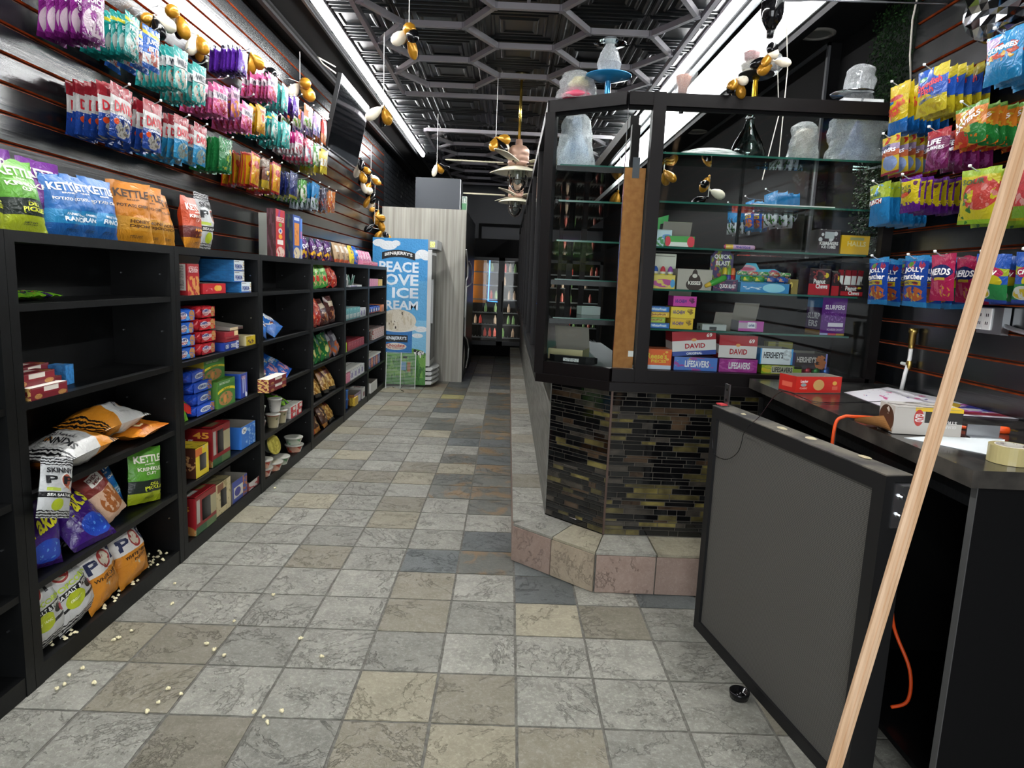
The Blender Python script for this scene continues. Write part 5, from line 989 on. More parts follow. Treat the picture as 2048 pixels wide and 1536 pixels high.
hd('hpink', '#d8629a', [('r', 0, .5, 1, .74, '#ecdce4'), ('m', .5, .28, .45, .26, '#c03a4a', 5, .5), ('m', .5, .28, .4, .2, '#eec8c0', 8, .62)], [('WILEY', .52, .62, .84, .16, '#2a2240')])
hd('horpur', '#a85aa0', [('m', .5, .3, .5, .28, '#d8782a', 4, .46), ('r', 0, .6, 1, .85, '#d8a2bc')], [('WILEY', .5, .72, .8, .14, '#2a2240')])
hd('hgold', '#e0aa1c', [('r', 0, 0, 1, .1, '#c98a18'), ('e', .5, .55, .3, .2, '#e8d8a0'), ('e', .5, .55, .2, .13, '#c0502a'), ('m', .5, .2, .4, .12, '#b5621c', 6, .55)], [('CHEWS', .5, .8, .7, .1, '#7a2a18')])
hd('htealstrip', '#3fb0aa', [('m', .5, .5, .45, .45, '#cfe0dc', 4, .55), ('m', .5, .3, .4, .2, '#c8707a', 7, .58)])
hd('horange', '#e0662a', [('r', 0, 0, 1, .42, '#dfe0d4'), ('m', .5, .22, .45, .2, '#6aa03a', 4, .48), ('m', .5, .2, .4, .16, '#c9a03a', 7, .6)], [('20', .5, .72, .4, .16, '#f2ece0')])
hd('hlilac', '#b79ac8', [('m', .5, .4, .5, .4, '#e2dcec', 4, .5), ('m', .5, .2, .5, .2, '#4f6aa8', 5, .52)]); hd('hred', '#c22f2c', [('r', 0, 0, 1, .35, '#d8703a'), ('m', .5, .25, .4, .2, '#e6cfae', 5, .5)])
hd('hmagenta', '#c22f80', [('r', 0, 0, 1, .5, '#e0d8dc'), ('m', .5, .25, .45, .22, '#c24a5a', 5, .5)], [('20', .5, .76, .36, .14, '#f2e6ec')]); hd('hmulti', '#c8506a', [('m', .5, .5, .5, .5, '#dfe4ea', 3, .47), ('m', .5, .4, .5, .4, '#3f7ac0', 6, .6)]); hd('hlime', '#4f9a3a', [('m', .5, .4, .5, .4, '#dfe4d4', 3, .45), ('m', .5, .3, .4, .25, '#c9a03a', 6, .58)]); hd('hyellow', '#e0cc2a', [('r', 0, .3, 1, .6, '#dfe0d0'), ('m', .5, .4, .45, .25, '#b5852a', 6, .52)])
hd('david', '#24489c', [('r', 0, .42, 1, .76, '#d9d7d4'), ('r', 0, .76, 1, 1, '#9a2430'), ('n', .0, .78, 1, .98, '#7a1a26', 4, .58), ('r', .0, .36, 1, .42, '#24489c'), ('m', .55, .18, .36, .16, '#bdbab2', 3, .42), ('m', .55, .18, .32, .13, '#7d776a', 14, .55), ('n', 0, 0, 1, .36, '#1a3478', 5, .6), ('e', .2, .3, .1, .06, '#f0582a')], [('DAVID', .52, .58, .86, .2, '#b3202c'), ('ORIGINAL', .5, .385, .7, .05, '#e4e8f0')])
hd('david2', '#2f8fc0', [('r', 0, .45, 1, .78, '#d9d7d4'), ('r', 0, .78, 1, 1, '#9a2430'), ('m', .55, .2, .4, .18, '#8fa9a8', 3, .42), ('m', .55, .2, .36, .15, '#8a7a64', 12, .56)], [('DAVID', .52, .61, .86, .2, '#b3202c')])
hd('hgreen', '#237a3f', [('m', .7, .3, .3, .3, '#8fae3a', 4, .52), ('v', 0, .02, 1, .14, '#c9c03a', 7), ('m', .8, .6, .16, .12, '#d8b05a', 5, .5)]); hd('hgoldred', '#e0a81e', [('r', 0, 0, 1, .07, '#b02a22'), ('r', 0, .93, 1, 1, '#b02a22'), ('r', 0, 0, .06, 1, '#b02a22'), ('m', .5, .3, .4, .2, '#d87a1e', 5, .5), ('e', .5, .66, .3, .12, '#c03a22')]); hd('hbrownstripe', '#7a4a3a', [('r', 0, .7, 1, .95, '#8a7a6a'), ('r', 0, 0, 1, .25, '#d0b02a'), ('e', .5, .5, .25, .12, '#1d1c20'), ('e', .5, .5, .16, .08, '#d8a02a')])
hd('hnavy', '#26306a', [('m', .5, .4, .4, .3, '#5a5a8a', 5, .55), ('r', 0, 0, 1, .1, '#a8a03a')]); hd('hskyblue', '#1f86c4', [('r', 0, .0, 1, .4, '#d0dce4'), ('m', .5, .3, .45, .28, '#3a3f46', 5, .5), ('m', .5, .2, .4, .16, '#3f8a3a', 5, .55)]); hd('hdarkmix', '#3a3a52', [('m', .5, .5, .5, .45, '#c0c4cc', 4, .55), ('m', .5, .3, .5, .25, '#b5482a', 5, .52)]); hd('hfire', '#c8702a', [('m', .5, .5, .5, .5, '#d8c8a0', 4, .55), ('m', .5, .3, .5, .3, '#a82a22', 5, .52)])
A_, B_, C_ = 2.90, 2.635, 2.30
TOPP, MIDP, LOWP = 'on the top row', 'on the middle row', 'on the low row'
for y, n, kd, w_, h_, ds in ((4.55, 10, 'hviolet', .17, .155, 'violet foil candy bag'), (5.1, 7, 'hpink', .19, .17, 'pink gummy bag'), (5.36, 6, 'htealstrip', .17, .18, 'teal candy bag'), (5.63, 5, 'hviolet', .17, .16, 'purple and gold candy bag'), (5.96, 3, 'horange', .24, .17, 'orange candy bag marked 20'), (6.22, 4, 'hlilac', .18, .19, 'lilac candy bag'), (6.44, 5, 'hred', .19, .21, 'red candy bag')):
    peg('left', y, A_, n, kd, w_, h_, .03, ds, TOPP)
for y, n, kd, w_, h_, ds in ((2.97, 9, 'hpurple', .15, .21, 'magenta juice gummy bag'), (3.25, 9, 'hteal', .13, .185, 'teal fruit candy bag'), (3.42, 4, 'hblue', .16, .19, 'blue juicy candy bag'), (3.71, 8, 'hwiley', .15, .2, 'teal and white gummy bag'), (3.92, 7, 'hwiley', .17, .215, 'teal and white gummy bag near pink'), (4.2, 8, 'hpink', .17, .215, 'pink and white gummy bag'), (4.42, 6, 'horpur', .14, .18, 'mauve and orange gummy bag'), (4.6, 6, 'hpink', .14, .22, 'pink gummy bag beside the gold ones'), (4.86, 8, 'hgold', .15, .18, 'golden yellow candy bag'), (5.12, 7, 'hteal', .16, .17, 'teal gummy bag after the gold ones'), (5.38, 8, 'htealstrip', .17, .175, 'mint striped candy bag'), (5.7, 7, 'hmagenta', .18, .175, 'magenta candy bag marked 20'), (5.98, 6, 'hmulti', .22, .19, 'red and blue mixed candy bag'), (6.2, 5, 'hlime', .2, .18, 'lime green candy bag'), (6.45, 5, 'hyellow', .22, .21, 'yellow candy bag')):
    peg('left', y, B_, n, kd, w_, h_, .03, ds, MIDP)
for y, n, kd, w_, h_, ds in ((3.13, 8, 'david', .18, .225, 'red white and blue sunflower seed bag'), (3.4, 7, 'david', .21, .225, 'red white blue seed bag, second hook,'), (3.69, 6, 'david2', .16, .215, 'red white and light blue seed bag'), (3.9, 4, 'david2', .15, .21, 'light blue seed bag by green ones'), (4.25, 9, 'hgreen', .2, .195, 'plain green snack bag'), (4.72, 7, 'hgoldred', .17, .22, 'yellow and red candy bag'), (4.93, 6, 'hbrownstripe', .14, .2, 'brown and yellow striped candy bag'), (5.14, 7, 'hgoldred', .2, .215, 'yellow and red candy bag, longer hook,'), (5.55, 5, 'hnavy', .18, .2, 'navy candy bag'), (5.82, 6, 'hlime', .17, .2, 'dark green candy bag'), (6.15, 6, 'hskyblue', .25, .225, 'sky blue candy bag'), (6.45, 5, 'hdarkmix', .2, .2, 'dark silver candy bag'), (6.72, 5, 'hfire', .24, .2, 'orange and red candy bag')):
    peg('left', y, C_, n, kd, w_, h_, .032, ds, LOWP)
# right wall
hd('fishred', '#e3c81e', [('r', 0, 0, 1, .3, '#1f72c4'), ('e', .5, .34, .6, .1, '#e3c81e'), ('e', .45, .72, .34, .05, '#c8322c'), ('r', 0, .62, .35, .68, '#2f7ac0')], [('Swedish', .5, .54, .82, .15, '#c22a2e', .2), ('Fish', .5, .4, .5, .13, '#c22a2e', .2)])
hd('fishlem', '#2f62c8', [('r', 0, 0, 1, .36, '#e0ce2e'), ('e', .1, .36, .5, .1, '#e0ce2e'), ('e', .82, .95, .3, .2, '#dccb3a'), ('e', .25, .8, .15, .05, '#4fa06a'), ('m', .5, .12, .4, .1, '#c9b024', 5, .5)], [('Swedish', .48, .66, .8, .16, '#d43a3e', .12), ('Fish', .45, .5, .44, .14, '#d43a3e', .12), ('LEMONADE', .55, .33, .74, .07, '#2a4a8a', .1)])
hd('gumblue', '#2390cc', [('r', 0, .55, .4, .95, '#b8a2d0'), ('m', .5, .62, .5, .16, '#c8482f', 4, .46), ('m', .5, .5, .5, .1, '#e0b03a', 6, .55), ('r', .1, .6, .8, .74, '#4fa8d8')], [('GUMMIES', .5, .68, .8, .1, '#eef2f4')])
hd('lsorange', '#e2862a', [('m', .75, .25, .35, .25, '#2f8a3f', 3, .4), ('m', .25, .2, .3, .25, '#cf3a22', 3, .42), ('r', 0, .9, 1, 1, '#6fa03a'), ('m', .5, .6, .5, .3, '#e0c03a', 4, .55)], [('LIFE', .4, .72, .6, .13, '#eef0ea', .5), ('SAVERS', .5, .58, .8, .13, '#eef0ea', .5)])
hd('lsmulti', '#dcc23a', [('e', .6, .28, .35, .2, '#9ab0e0'), ('r', 0, .45, 1, .62, '#d0704a'), ('r', 0, .62, 1, .78, '#b9a2c4'), ('m', .5, .9, .5, .1, '#c8322c', 4, .5), ('r', 0, 0, 1, .06, '#b52a40')], [('LIFE', .35, .72, .5, .13, '#20385a'), ('SAVERS', .5, .62, .8, .11, '#eef0f4')])
hd('lspurple', '#7a1f5a', [('r', 0, .8, 1, 1, '#b02a34'), ('m', .5, .3, .45, .25, '#a04a8a', 4, .5)], [('LIFE', .45, .7, .6, .14, '#e9e4ea'), ('GUMMIES', .5, .54, .8, .1, '#e9e4ea')])
hd('punch', '#2386c8', [('r', 0, .64, 1, 1, '#b5cc3a'), ('m', .5, .82, .5, .16, '#5fa0c8', 3, .55), ('r', .05, .5, .75, .62, '#c8392c')], [('SOUR', .4, .72, .6, .09, '#2a5a2a'), ('PUNCH', .42, .56, .66, .12, '#f0f0ec')])
hd('patch', '#6a2290', [('r', 0, .28, .95, .9, '#e2cc22'), ('n', 0, .2, 1, .36, '#e2cc22', 6, .5), ('v', .55, .35, .98, .85, '#6a2a5a', 4), ('e', .35, .5, .24, .08, '#d8702a')], [('SOUR', .4, .72, .5, .1, '#2a4a22'), ('PATCH', .4, .6, .56, .1, '#2a4a22'), ('KIDS', .38, .5, .4, .08, '#c83a2a')])
hd('patchbig', '#d8cc2a', [('m', .6, .55, .45, .3, '#d0483f', 3, .4), ('m', .6, .5, .4, .24, '#e08a80', 5, .56), ('r', 0, 0, 1, .08, '#9ac82a'), ('m', .2, .3, .25, .3, '#3f7a2f', 6, .55), ('r', 0, .88, 1, 1, '#a8c82a')], [('SOUR', .4, .78, .6, .1, '#2a4a22')])
hd('melon', '#d04048', [('m', .5, .5, .5, .45, '#e4a09a', 3, .52), ('r', 0, 0, 1, .2, '#7aa82a'), ('r', 0, .82, 1, 1, '#8ab83a')])
hd('jolly', '#1d4cae', [('r', 0, .9, 1, 1, '#2f92d4'), ('r', 0, 0, 1, .1, '#2f92d4'), ('r', .12, .42, .85, .52, '#dcc42a'), ('m', .55, .25, .4, .14, '#c86a3a', 5, .44), ('m', .5, .2, .34, .1, '#d8b84a', 7, .55), ('m', .55, .82, .35, .08, '#b83a5a', 4, .45), ('e', .35, .84, .1, .05, '#5fa03a'), ('e', .65, .46, .1, .035, '#e85a2e')], [('JOLLY', .52, .72, .78, .12, '#f2f2f0'), ('rancher', .52, .6, .82, .12, '#f2f2f0'), ('HARD CANDY', .48, .47, .66, .05, '#1d2a4a')])
hd('nerds', '#c02558', [('e', .5, .62, .46, .16, '#223070'), ('m', .4, .26, .3, .16, '#d8607a', 5, .48), ('r', .3, .44, .75, .5, '#d8b83a'), ('m', .7, .2, .2, .14, '#e0a040', 6, .55)], [('NERDS', .5, .63, .82, .15, '#f2f0f2')])
hd('lemhead', '#2f62c4', [('r', 0, .56, 1, .72, '#b8c83a'), ('e', .5, .62, .4, .12, '#c02a5a'), ('e', .6, .44, .3, .14, '#dccc2a'), ('r', 0, 0, 1, .38, '#2f8a4a'), ('e', .3, .2, .3, .14, '#d8dcd0'), ('m', .3, .18, .26, .1, '#d8c03a', 6, .48), ('r', 0, 0, 1, .06, '#2a4aa0')], [('CHEW', .45, .62, .6, .1, '#f0f0ea')])
RP = 'on the right wall'
for y, z, n, kd, w_, h_, ds, pl_ in ((3.2, 2.475, 7, 'fishred', .16, .215, 'yellow and blue fish candy bag', 'on the upper left hook'), (2.96, 2.475, 6, 'fishlem', .2, .185, 'blue and yellow lemonade fish candy bag', 'on the upper hook row'), (2.55, 2.475, 7, 'gumblue', .19, .17, 'sky blue gummy bag', 'near the silver balloon'),
        (2.68, 2.26, 6, 'lsorange', .19, .15, 'orange and green gummy bag', 'in the middle row'), (3.22, 2.255, 6, 'lsmulti', .15, .17, 'yellow and lilac gummy bag', 'beside the glass case'), (2.87, 2.21, 4, 'lspurple', .16, .16, 'dark purple gummy bag', 'behind the orange ones'),
        (3.26, 2.05, 8, 'punch', .18, .19, 'blue and lime sour bag', 'in the third row'), (3.02, 2.045, 7, 'patch', .15, .15, 'purple and yellow sour bag', 'in the third row'), (2.58, 2.01, 5, 'patchbig', .21, .2, 'yellow green and red sour bag', 'behind the moulding'), (2.3, 2.01, 4, 'melon', .2, .2, 'watermelon red candy bag', 'at the right edge of the picture'),
        (3.19, 1.705, 4, 'jolly', .18, .215, 'blue hard candy bag', 'in the lowest row, left'), (2.9, 1.70, 4, 'jolly', .16, .21, 'blue hard candy bag', 'in the lowest row, second hook'), (2.72, 1.705, 3, 'nerds', .15, .185, 'raspberry pink candy bag', 'in the lowest row'), (2.45, 1.695, 4, 'lemhead', .17, .17, 'blue green and yellow candy bag', 'right of the moulding'), (2.25, 1.695, 4, 'lemhead', .17, .17, 'blue green and yellow candy bag', 'at the bottom right edge')):
    peg('right', y, z, n, kd, w_, h_, .035, ds, pl_)
peg('right', 2.84, 1.70, 2, 'lemhead', .15, .19, .03, 'blue and yellow candy bag', 'behind the raspberry one', xf=1.86)
# ================================================================ CASE CONTENTS
def cc(nm, px0, px1, zi, h_, d_, prints, label, yf_=3.5, z=None, **kw):
    """carton on a case shelf between two picture columns, front towards the aisle"""
    zz = (CS[zi] if z is None else z)+.001; a = PY(px0, 600, yf_); b = PY(px1, 600, yf_)
    k = PY(px0, 600, yf_).x  # columns drift with height: take them at the shelf's own height
    def xat(px):
        y = 600
        for _ in range(4):
            p = PY(px, y, yf_); y += (p.z-zz)*360
        return PY(px, y, yf_).x
    x0, x1 = xat(px0), xat(px1); return carton(nm, (x1-x0, d_, h_), prints, label, ((x0+x1)/2, yf_+d_/2, zz), kw.pop('rot', (0, 0, 0)), **kw)
f_ = flat; CFZ = 1.113
cc('candy_box', 1291, 1341, 0, .105, .14, {'f': f_('reeses', '#e2601e', [('r', 0, 0, 1, .2, '#c6d4e4'), ('e', .8, .86, .06, .06, '#eab04a'), ('e', .85, .5, .06, .06, '#eab04a')]), '*': f_('reesess', '#c9541a')}, 'orange peanut candy box at the left end of the case floor', z=CFZ, texts=[("Reese's", .42, .66, .8, .3, '#e8c838'), ('PIECES', .5, .4, .6, .16, '#e8c838')])
GSM = f_('lsblue', '#4a78c8', [('m', .5, .5, .5, .5, '#a04a9a', 3, .52), ('m', .4, .5, .4, .5, '#d8c83a', 4, .62), ('r', .25, .2, .82, .8, '#4f6ac0')]); GSV = f_('lsviolet', '#9a2a86', [('m', .5, .5, .5, .5, '#b04a9a', 4, .5)])
LS = [('LIFESAVERS', .53, .5, .56, .5, '#eef0f2')]
cc('gummy_box', 1347, 1433, 0, .07, .14, {'f': GSM, '*': f_('lsb', '#5a2a6a')}, 'blue and pink ring candy box on the case floor, under the tilted seed box', z=CFZ, texts=LS); cc('gummy_box', 1437, 1513, 0, .07, .14, {'f': GSV, '*': f_('lsv', '#7a2270')}, 'violet ring candy box on the case floor under the straight seed box', z=CFZ, texts=LS)
DVF = f_('davidbox', '#d6d3d0', [('r', 0, .62, 1, 1, '#a8202c'), ('r', 0, 0, 1, .2, '#2a4a9c'), ('e', .5, .64, .06, .06, '#d89a5a')]); DVG = f_('davidbox2', '#d6d3d0', [('r', 0, .56, 1, 1, '#a8202c'), ('e', .5, .58, .06, .07, '#d89a5a')]); DVS = f_('davids', '#8e1a26', [('r', 0, .2, 1, .6, '#c9c4c0')])
cc('seed_box', 1345, 1432, 0, .13, .15, {'f': DVF, 'l': DVS, '*': DVS}, 'tilted red and white seed box with blue band, on the ring candy box', z=CFZ+.078, rot=(0, -.09, 0), open_='top', texts=[('DAVID', .52, .4, .46, .2, '#b3202c'), ('ORIGINAL', .5, .1, .36, .1, '#e8ecf4'), ('69', .85, .8, .13, .16, '#efe6e2')])
cc('seed_box', 1436, 1512, 0, .12, .15, {'f': DVG, 'l': DVS, '*': DVS}, 'straight red and white seed box on the violet ring candy box', z=CFZ+.072, open_='flap', texts=[('DAVID', .52, .3, .46, .24, '#b3202c'), ('69', .85, .78, .15, .18, '#efe6e2')])
cc('gummy_box', 1522, 1602, 0, .045, .14, {'f': f_('lsgreen', '#8fb02a', [('m', .3, .5, .3, .5, '#d8c22a', 3, .45), ('r', .25, .1, .78, .9, '#b9b99a')]), '*': f_('lsg', '#5f7a22')}, 'lime ring candy box on the case floor under the white chocolate box', z=CFZ, texts=[('LIFESAVERS', .52, .5, .5, .6, '#20242a')])
cc('chocolate_box', 1519, 1584, 0, .085, .15, {'f': f_('hwhite', '#dfe8ec', [('r', 0, 0, .04, 1, '#3f9ad8'), ('r', .94, 0, 1, 1, '#3f9ad8'), ('m', .82, .6, .14, .36, '#b9c2c6', 5, .48)]), '*': f_('hwb', '#3f8ac4')}, 'white and light blue chocolate bar box, open top', z=CFZ+.047, open_='top', texts=[("HERSHEY'S", .4, .6, .6, .4, '#20262e')])
cc('chocolate_box', 1588, 1652, 0, .085, .15, {'f': f_('hbrown', '#2a2226', [('r', .95, 0, 1, 1, '#8a8ad0'), ('m', .8, .45, .18, .45, '#b0683a', 4, .45)]), '*': f_('hbb', '#6a6ab0')}, 'dark brown and violet chocolate bar box, open top', z=CFZ+.03, open_='top', texts=[("HERSHEY'S", .36, .6, .6, .36, '#cfcac6')])
cc('gold_carton', 1535, 1584, 0, .06, .06, {'*': f_('goldbx', '#8a843f', [('r', .3, 0, .42, 1, '#5a552a')])}, 'olive gold box showing behind the white chocolate box', yf_=3.66, z=CFZ+.1)
D.objects['gold_carton'].location.z = CFZ+.0; D.objects['gold_carton'].scale.z = 2.6
for k, (px_, c, nm) in enumerate(((1622, '#a81e30', 'red'), (1639, '#1f7a34', 'green'), (1659, '#2258a8', 'blue'))):
    p = PY(px_, 735, 3.47); o = MB().lathe([(0, 0), (.018, 0), (.026, .01), (.026, .03), (.018, .045), (0, .05)], 14).build('foil_ball', mat('foil_'+nm, c, .12, .6), None, (p.x, 3.52, CFZ), smooth=True); props(o, f'shiny {nm} round candy container on the case floor', 'candy', 'foil balls in the case')
# second shelf (1.327)
for k, (c, nm) in enumerate((('#1f62b0', 'blue gum box, bottom of the small stack'), ('#8fae2a', 'lime gum box, second in the small stack'), ('#dcb02a', 'yellow gum box, third in the small stack'), ('#2068b8', 'blue gum box on top of the small stack'))):
    cc('gum_box', 1296, 1338 if k != 1 else 1330, 4, .027, .12, {'f': f_('gum%d' % k, c, [('r', .1, .25, .9, .75, ['#4f9ad8', '#c0d05a', '#e8cc5a', '#4f9ad8'][k])]), '*': f_('gums%d' % k, c)}, nm, z=CS[4]+.028*k, texts=[('WinterFresh' if k in (0, 3) else 'Juicyfruit', .5, .5, .7, .5, '#e9eef2' if k in (0, 3) else '#8a2a2a')])
HC = lambda n, c: {'f': f_('hichew'+n, c, [('m', .78, .6, .16, .26, '#8a6a22' if n != 'p' else '#5a1a4a', 4, .48)]), '*': f_('hcs'+n, c)}
HT = [('HI-CHEW', .34, .52, .5, .34, '#3a2a8a')]
cc('chew_box', 1340, 1385, 4, .055, .12, HC('o', '#e0b82a'), 'yellow chew candy box with orange, lowest of three', texts=HT); cc('chew_box', 1341, 1389, 4, .057, .12, HC('b', '#e4c83a'), 'yellow chew candy box with banana, middle of three', z=CS[4]+.056, texts=HT); cc('chew_box', 1346, 1392, 4, .055, .12, HC('p', '#c0389a'), 'magenta chew candy box, top of three', z=CS[4]+.114, open_='flap', texts=HT)
cc('empty_tray', 1404, 1452, 4, .03, .1, {'*': f_('paleempty', '#aab2b0', [('r', .3, .1, .6, .6, '#3a3d3f')])}, 'small empty pale tray on the second case shelf'); cc('gum_box', 1476, 1526, 4, .055, .12, {'f': f_('orbit', '#b04aa0', [('r', 0, .3, .72, .85, '#b4a6b4'), ('r', .36, .35, .66, .9, '#e2e2ea')]), '*': f_('orbs', '#8d8a92')}, 'lilac and grey gum box with its lid folded back', open_='flap', texts=[('orbit', .52, .62, .24, .3, '#22407a')])
cc('squeeze_candy_box', 1634, 1686, 4, .2, .14, {'f': f_('slurp', '#5a2478', [('r', .3, .22, .92, .32, '#d8d2de'), ('n', .05, .35, .9, .6, '#8a5aa8', 16, .56), ('r', 0, 0, .33, .05, '#9aa0c8'), ('r', .34, 0, .66, .05, '#c84a5a'), ('r', .67, 0, 1, .05, '#b89a4a')]), 'l': f_('slurpl', '#3a1a4e', [('r', 0, .7, 1, .95, '#2f6a9c'), ('r', 0, 0, 1, .12, '#8a6a3a')]), '*': f_('slurps', '#4a1f64')}, 'tall purple squeeze candy box at the right of the second shelf', rot=(0, 0, .12), texts=[('SLURPERS', .52, .72, .8, .12, '#e4dfe8'), ('SQUEEZE CANDY', .6, .14, .66, .06, '#c9b0d4')], side_texts=[('SLURP', .5, .48, .8, .16, '#cfc9d2'), ('ERS', .5, .28, .6, .16, '#cfc9d2')])
# third shelf (1.53)
t = cc('bottle_candy_tray', 1302, 1349, 3, .07, .12, {'f': f_('babyb', '#d8c45a', [('m', .5, .4, .45, .3, '#b04a8a', 3, .45), ('e', .9, .4, .1, .3, '#4a9ad0')]), '*': f_('babys', '#c0a83a')}, 'yellow open tray of little candy bottles with a white lid above')
for k in range(3):
    p = PY(1312+15*k, 560, 3.53); o = MB().lathe([(0, 0), (.016, 0), (.016, .06), (.013, .07), (.016, .075), (.012, .1), (.005, .11), (0, .112)], 12, 0).build('candy_bottle', f_('cbot%d' % k, '#d5d4c8', [('r', 0, .2, 1, .5, '#d8c83a'), ('r', 0, .62, 1, 1, ['#2f5ab0', '#c23a4a', '#8a4aa0'][k])]), None, (p.x, 3.56, CS[3]+.005), smooth=True); props(o, ['baby bottle candy with blue cap', 'baby bottle candy with red cap', 'baby bottle candy with violet cap'][k]+' in the yellow tray', 'candy', 'candy bottles in the yellow tray')
cc('tray_lid', 1302, 1348, 3, .055, .02, {'*': f_('babylid', '#d8d8cc', [('r', 0, 0, 1, .4, '#a8962a')])}, 'white and olive header of the candy bottle tray', yf_=3.63, z=CS[3]); D.objects['tray_lid'].scale.z = 3.3
cc('chocolate_box', 1353, 1422, 3, .105, .13, {'f': f_('kisses', '#aaa59a', [('e', .5, .25, .24, .3, '#2f2019'), ('e', .5, .48, .17, .3, '#2f2019'), ('e', .5, .7, .08, .3, '#2f2019'), ('e', .5, .68, .07, .1, '#c9c4ba')]), 'l': f_('kissl', '#8d887e'), '*': f_('kisss', '#b4afa4')}, 'grey chocolate drop box with brown drop logo on the third shelf', texts=[('KISSES', .5, .34, .36, .18, '#eeeae2')])
t = cc('spray_candy_box', 1425, 1474, 3, .06, .12, {'f': f_('qb', '#3a2a50', [('m', .5, .5, .5, .5, '#8a3a5a', 4, .54)]), '*': f_('qbs', '#2a2238')}, 'dark open display box of spray candy with a printed header', texts=[('QUICK BLAST', .6, .4, .66, .4, '#e9e6ea')])
QF = lambda u, v: Vector((-.06+.12*u, .03, .02+.2*v)); MB().grid(lambda u, v: QF(u, v)-Vector((0, 0, .04*(abs(u-.5)*2)**2*(v > .9))), 6, 6).grid(lambda u, v: QF(u, v)+Vector((0, .003, -.04*(abs(u-.5)*2)**2*(v > .9))), 6, 6, 0, True).build('header', f_('qbh', '#4a3f6a', [('m', .5, .5, .5, .5, '#8a9a3a', 4, .52), ('m', .3, .5, .3, .4, '#b04a4a', 5, .56)]), t); lettering(t, [('QUICK', .5, .78, .7, .13, WH), ('BLAST', .55, .62, .6, .12, WH)], lambda u, v: QF(u, v)-Vector((0, .002, 0)))
for k, (px_, c, nm) in enumerate(((1451, '#3a3f8a', 'blue'), (1461, '#4a4fa0', 'violet blue'), (1472, '#b3232c', 'red'))):
    p = PY(px_, 560, 3.5); o = thing('spray_candy', f'{nm} spray candy bottle standing in the dark display box', 'candy', (p.x, 3.52+.02*k, CS[3]+.006), group='spray candy bottles'); MB().lathe([(0, 0), (.014, 0), (.014, .07), (.01, .08), (0, .08)], 12).build('bottle', mat('spray_'+nm.replace(' ', '_'), c, .2), o, smooth=True); MB().lathe([(.013, .08), (.013, .1), (.008, .115), (0, .117)], 10).build('cap', mat('spray_cap%d' % k, ['#c9b42a', '#6a9a3a', '#d8722a'][k], .3), o, smooth=True)
p = PY(1425, 558, 3.47); t = thing('spray_candy', 'green spray candy bottle tipped over in front of the chocolate box', 'candy', (p.x-.03, 3.488, CS[3]+.022), (0, math.radians(64), 0)); MB().lathe([(0, 0), (.009, 0), (.012, .02), (.012, .03)], 10).build('cap', mat('yel_cap', '#d8b23a', .3), t, smooth=True); MB().lathe([(.014, .03), (.016, .04), (.016, .1), (.012, .115), (0, .116)], 12).build('bottle', mat('spray_green', '#3f9a3a', .2), t, smooth=True)
SWT = f_('sweettart', '#2f9ad0', [('m', .5, .5, .5, .5, '#4fb8dc', 4, .5)])
t = cc('roll_candy_display', 1480, 1581, 3, .05, .13, {'f': f_('swf', '#2c86c0', [('e', .66, .5, .22, .45, '#8fd0e4'), ('n', .05, .3, .42, .6, '#d0e4ec', 10, .55)]), '*': SWT}, 'turquoise display tray of rolled candies with a big shaped header')
m = MB(); pts = [(-.13, .03), (.13, .03), (.12, .1), (.07, .125), (-.01, .12), (-.03, .15), (-.08, .15), (-.1, .12), (-.13, .1)]; m.face([(x, .02, z_) for x, z_ in pts], 0, [((x+.13)/.26, z_/.15) for x, z_ in pts]); m.face([(x, .024, z_) for x, z_ in reversed(pts)], 0, [((x+.13)/.26, z_/.15) for x, z_ in reversed(pts)])
m.build('header', f_('swh', '#4fb8d8', [('m', .2, .8, .2, .14, '#d0a8b4', 6, .45), ('m', .72, .6, .18, .2, '#c85a7a', 4, .44), ('e', .2, .8, .16, .06, '#c04a6a')]), t)
for k in range(4):
    a = PY(1486+24*k, 560, 3.5); o = thing('roll_candy', ['leftmost candy roll with green wrap', 'second candy roll from the left, green wrap', 'third candy roll with blue wrap', 'rightmost candy roll with blue wrap'][k]+' in the turquoise tray', 'candy', (a.x+.03, 3.525, CS[3]+.052), (0, 0, 0), 'rolled candies'); m = MB(); m.skin([[(x, r_*math.cos(2*PI*i/10), .018+r_*math.sin(2*PI*i/10)) for i in range(10)] for x, r_ in ((-.034, .014), (-.024, .005), (-.022, .016), (.022, .016), (.024, .005), (.034, .014))]); m.build('wrapper', f_('roll%d' % (k//2), ['#2f8a3a', '#2a4f9a'][k//2], [('m', .5, .5, .5, .5, ['#c9c42a', '#d09070'][k//2], 4, .55)], .2), o, smooth=True)
for k in range(5):
    a = PY(1484+22*k, 535, 3.5); o = thing('roll_candy', 'small mixed colour candy roll lying on the wrapped rolls, '+['first', 'second', 'third', 'fourth', 'fifth'][k], 'candy', (a.x+.02, 3.55, CS[3]+.088), group='small candy rolls'); MB().tube([(-.025, 0, .01), (.025, 0, .01)], .01, 8).build('wrapper', f_('sroll%d' % (k % 2), '#c9c4a8', [('n', 0, 0, 1, 1, ['#3f9a4a', '#c8504a'][k % 2], 5, .5)], .25), o, smooth=True)
cc('gold_carton', 1577, 1594, 3, .075, .06, {'*': f_('goldbx2', '#8a7a3a', [('e', .2, .6, .2, .2, '#d8c060')])}, 'small gold box at the end of the turquoise display')
PCF = f_('peanutchew', '#2a1c20', [('r', 0, 0, 1, .42, '#b01e2a'), ('e', .8, .75, .12, .1, '#d8c22a'), ('m', .4, .75, .4, .2, '#8a3a3a', 5, .54)])
PT = [('Peanut', .5, .52, .56, .18, WH), ('Chews', .62, .34, .56, .18, WH)]
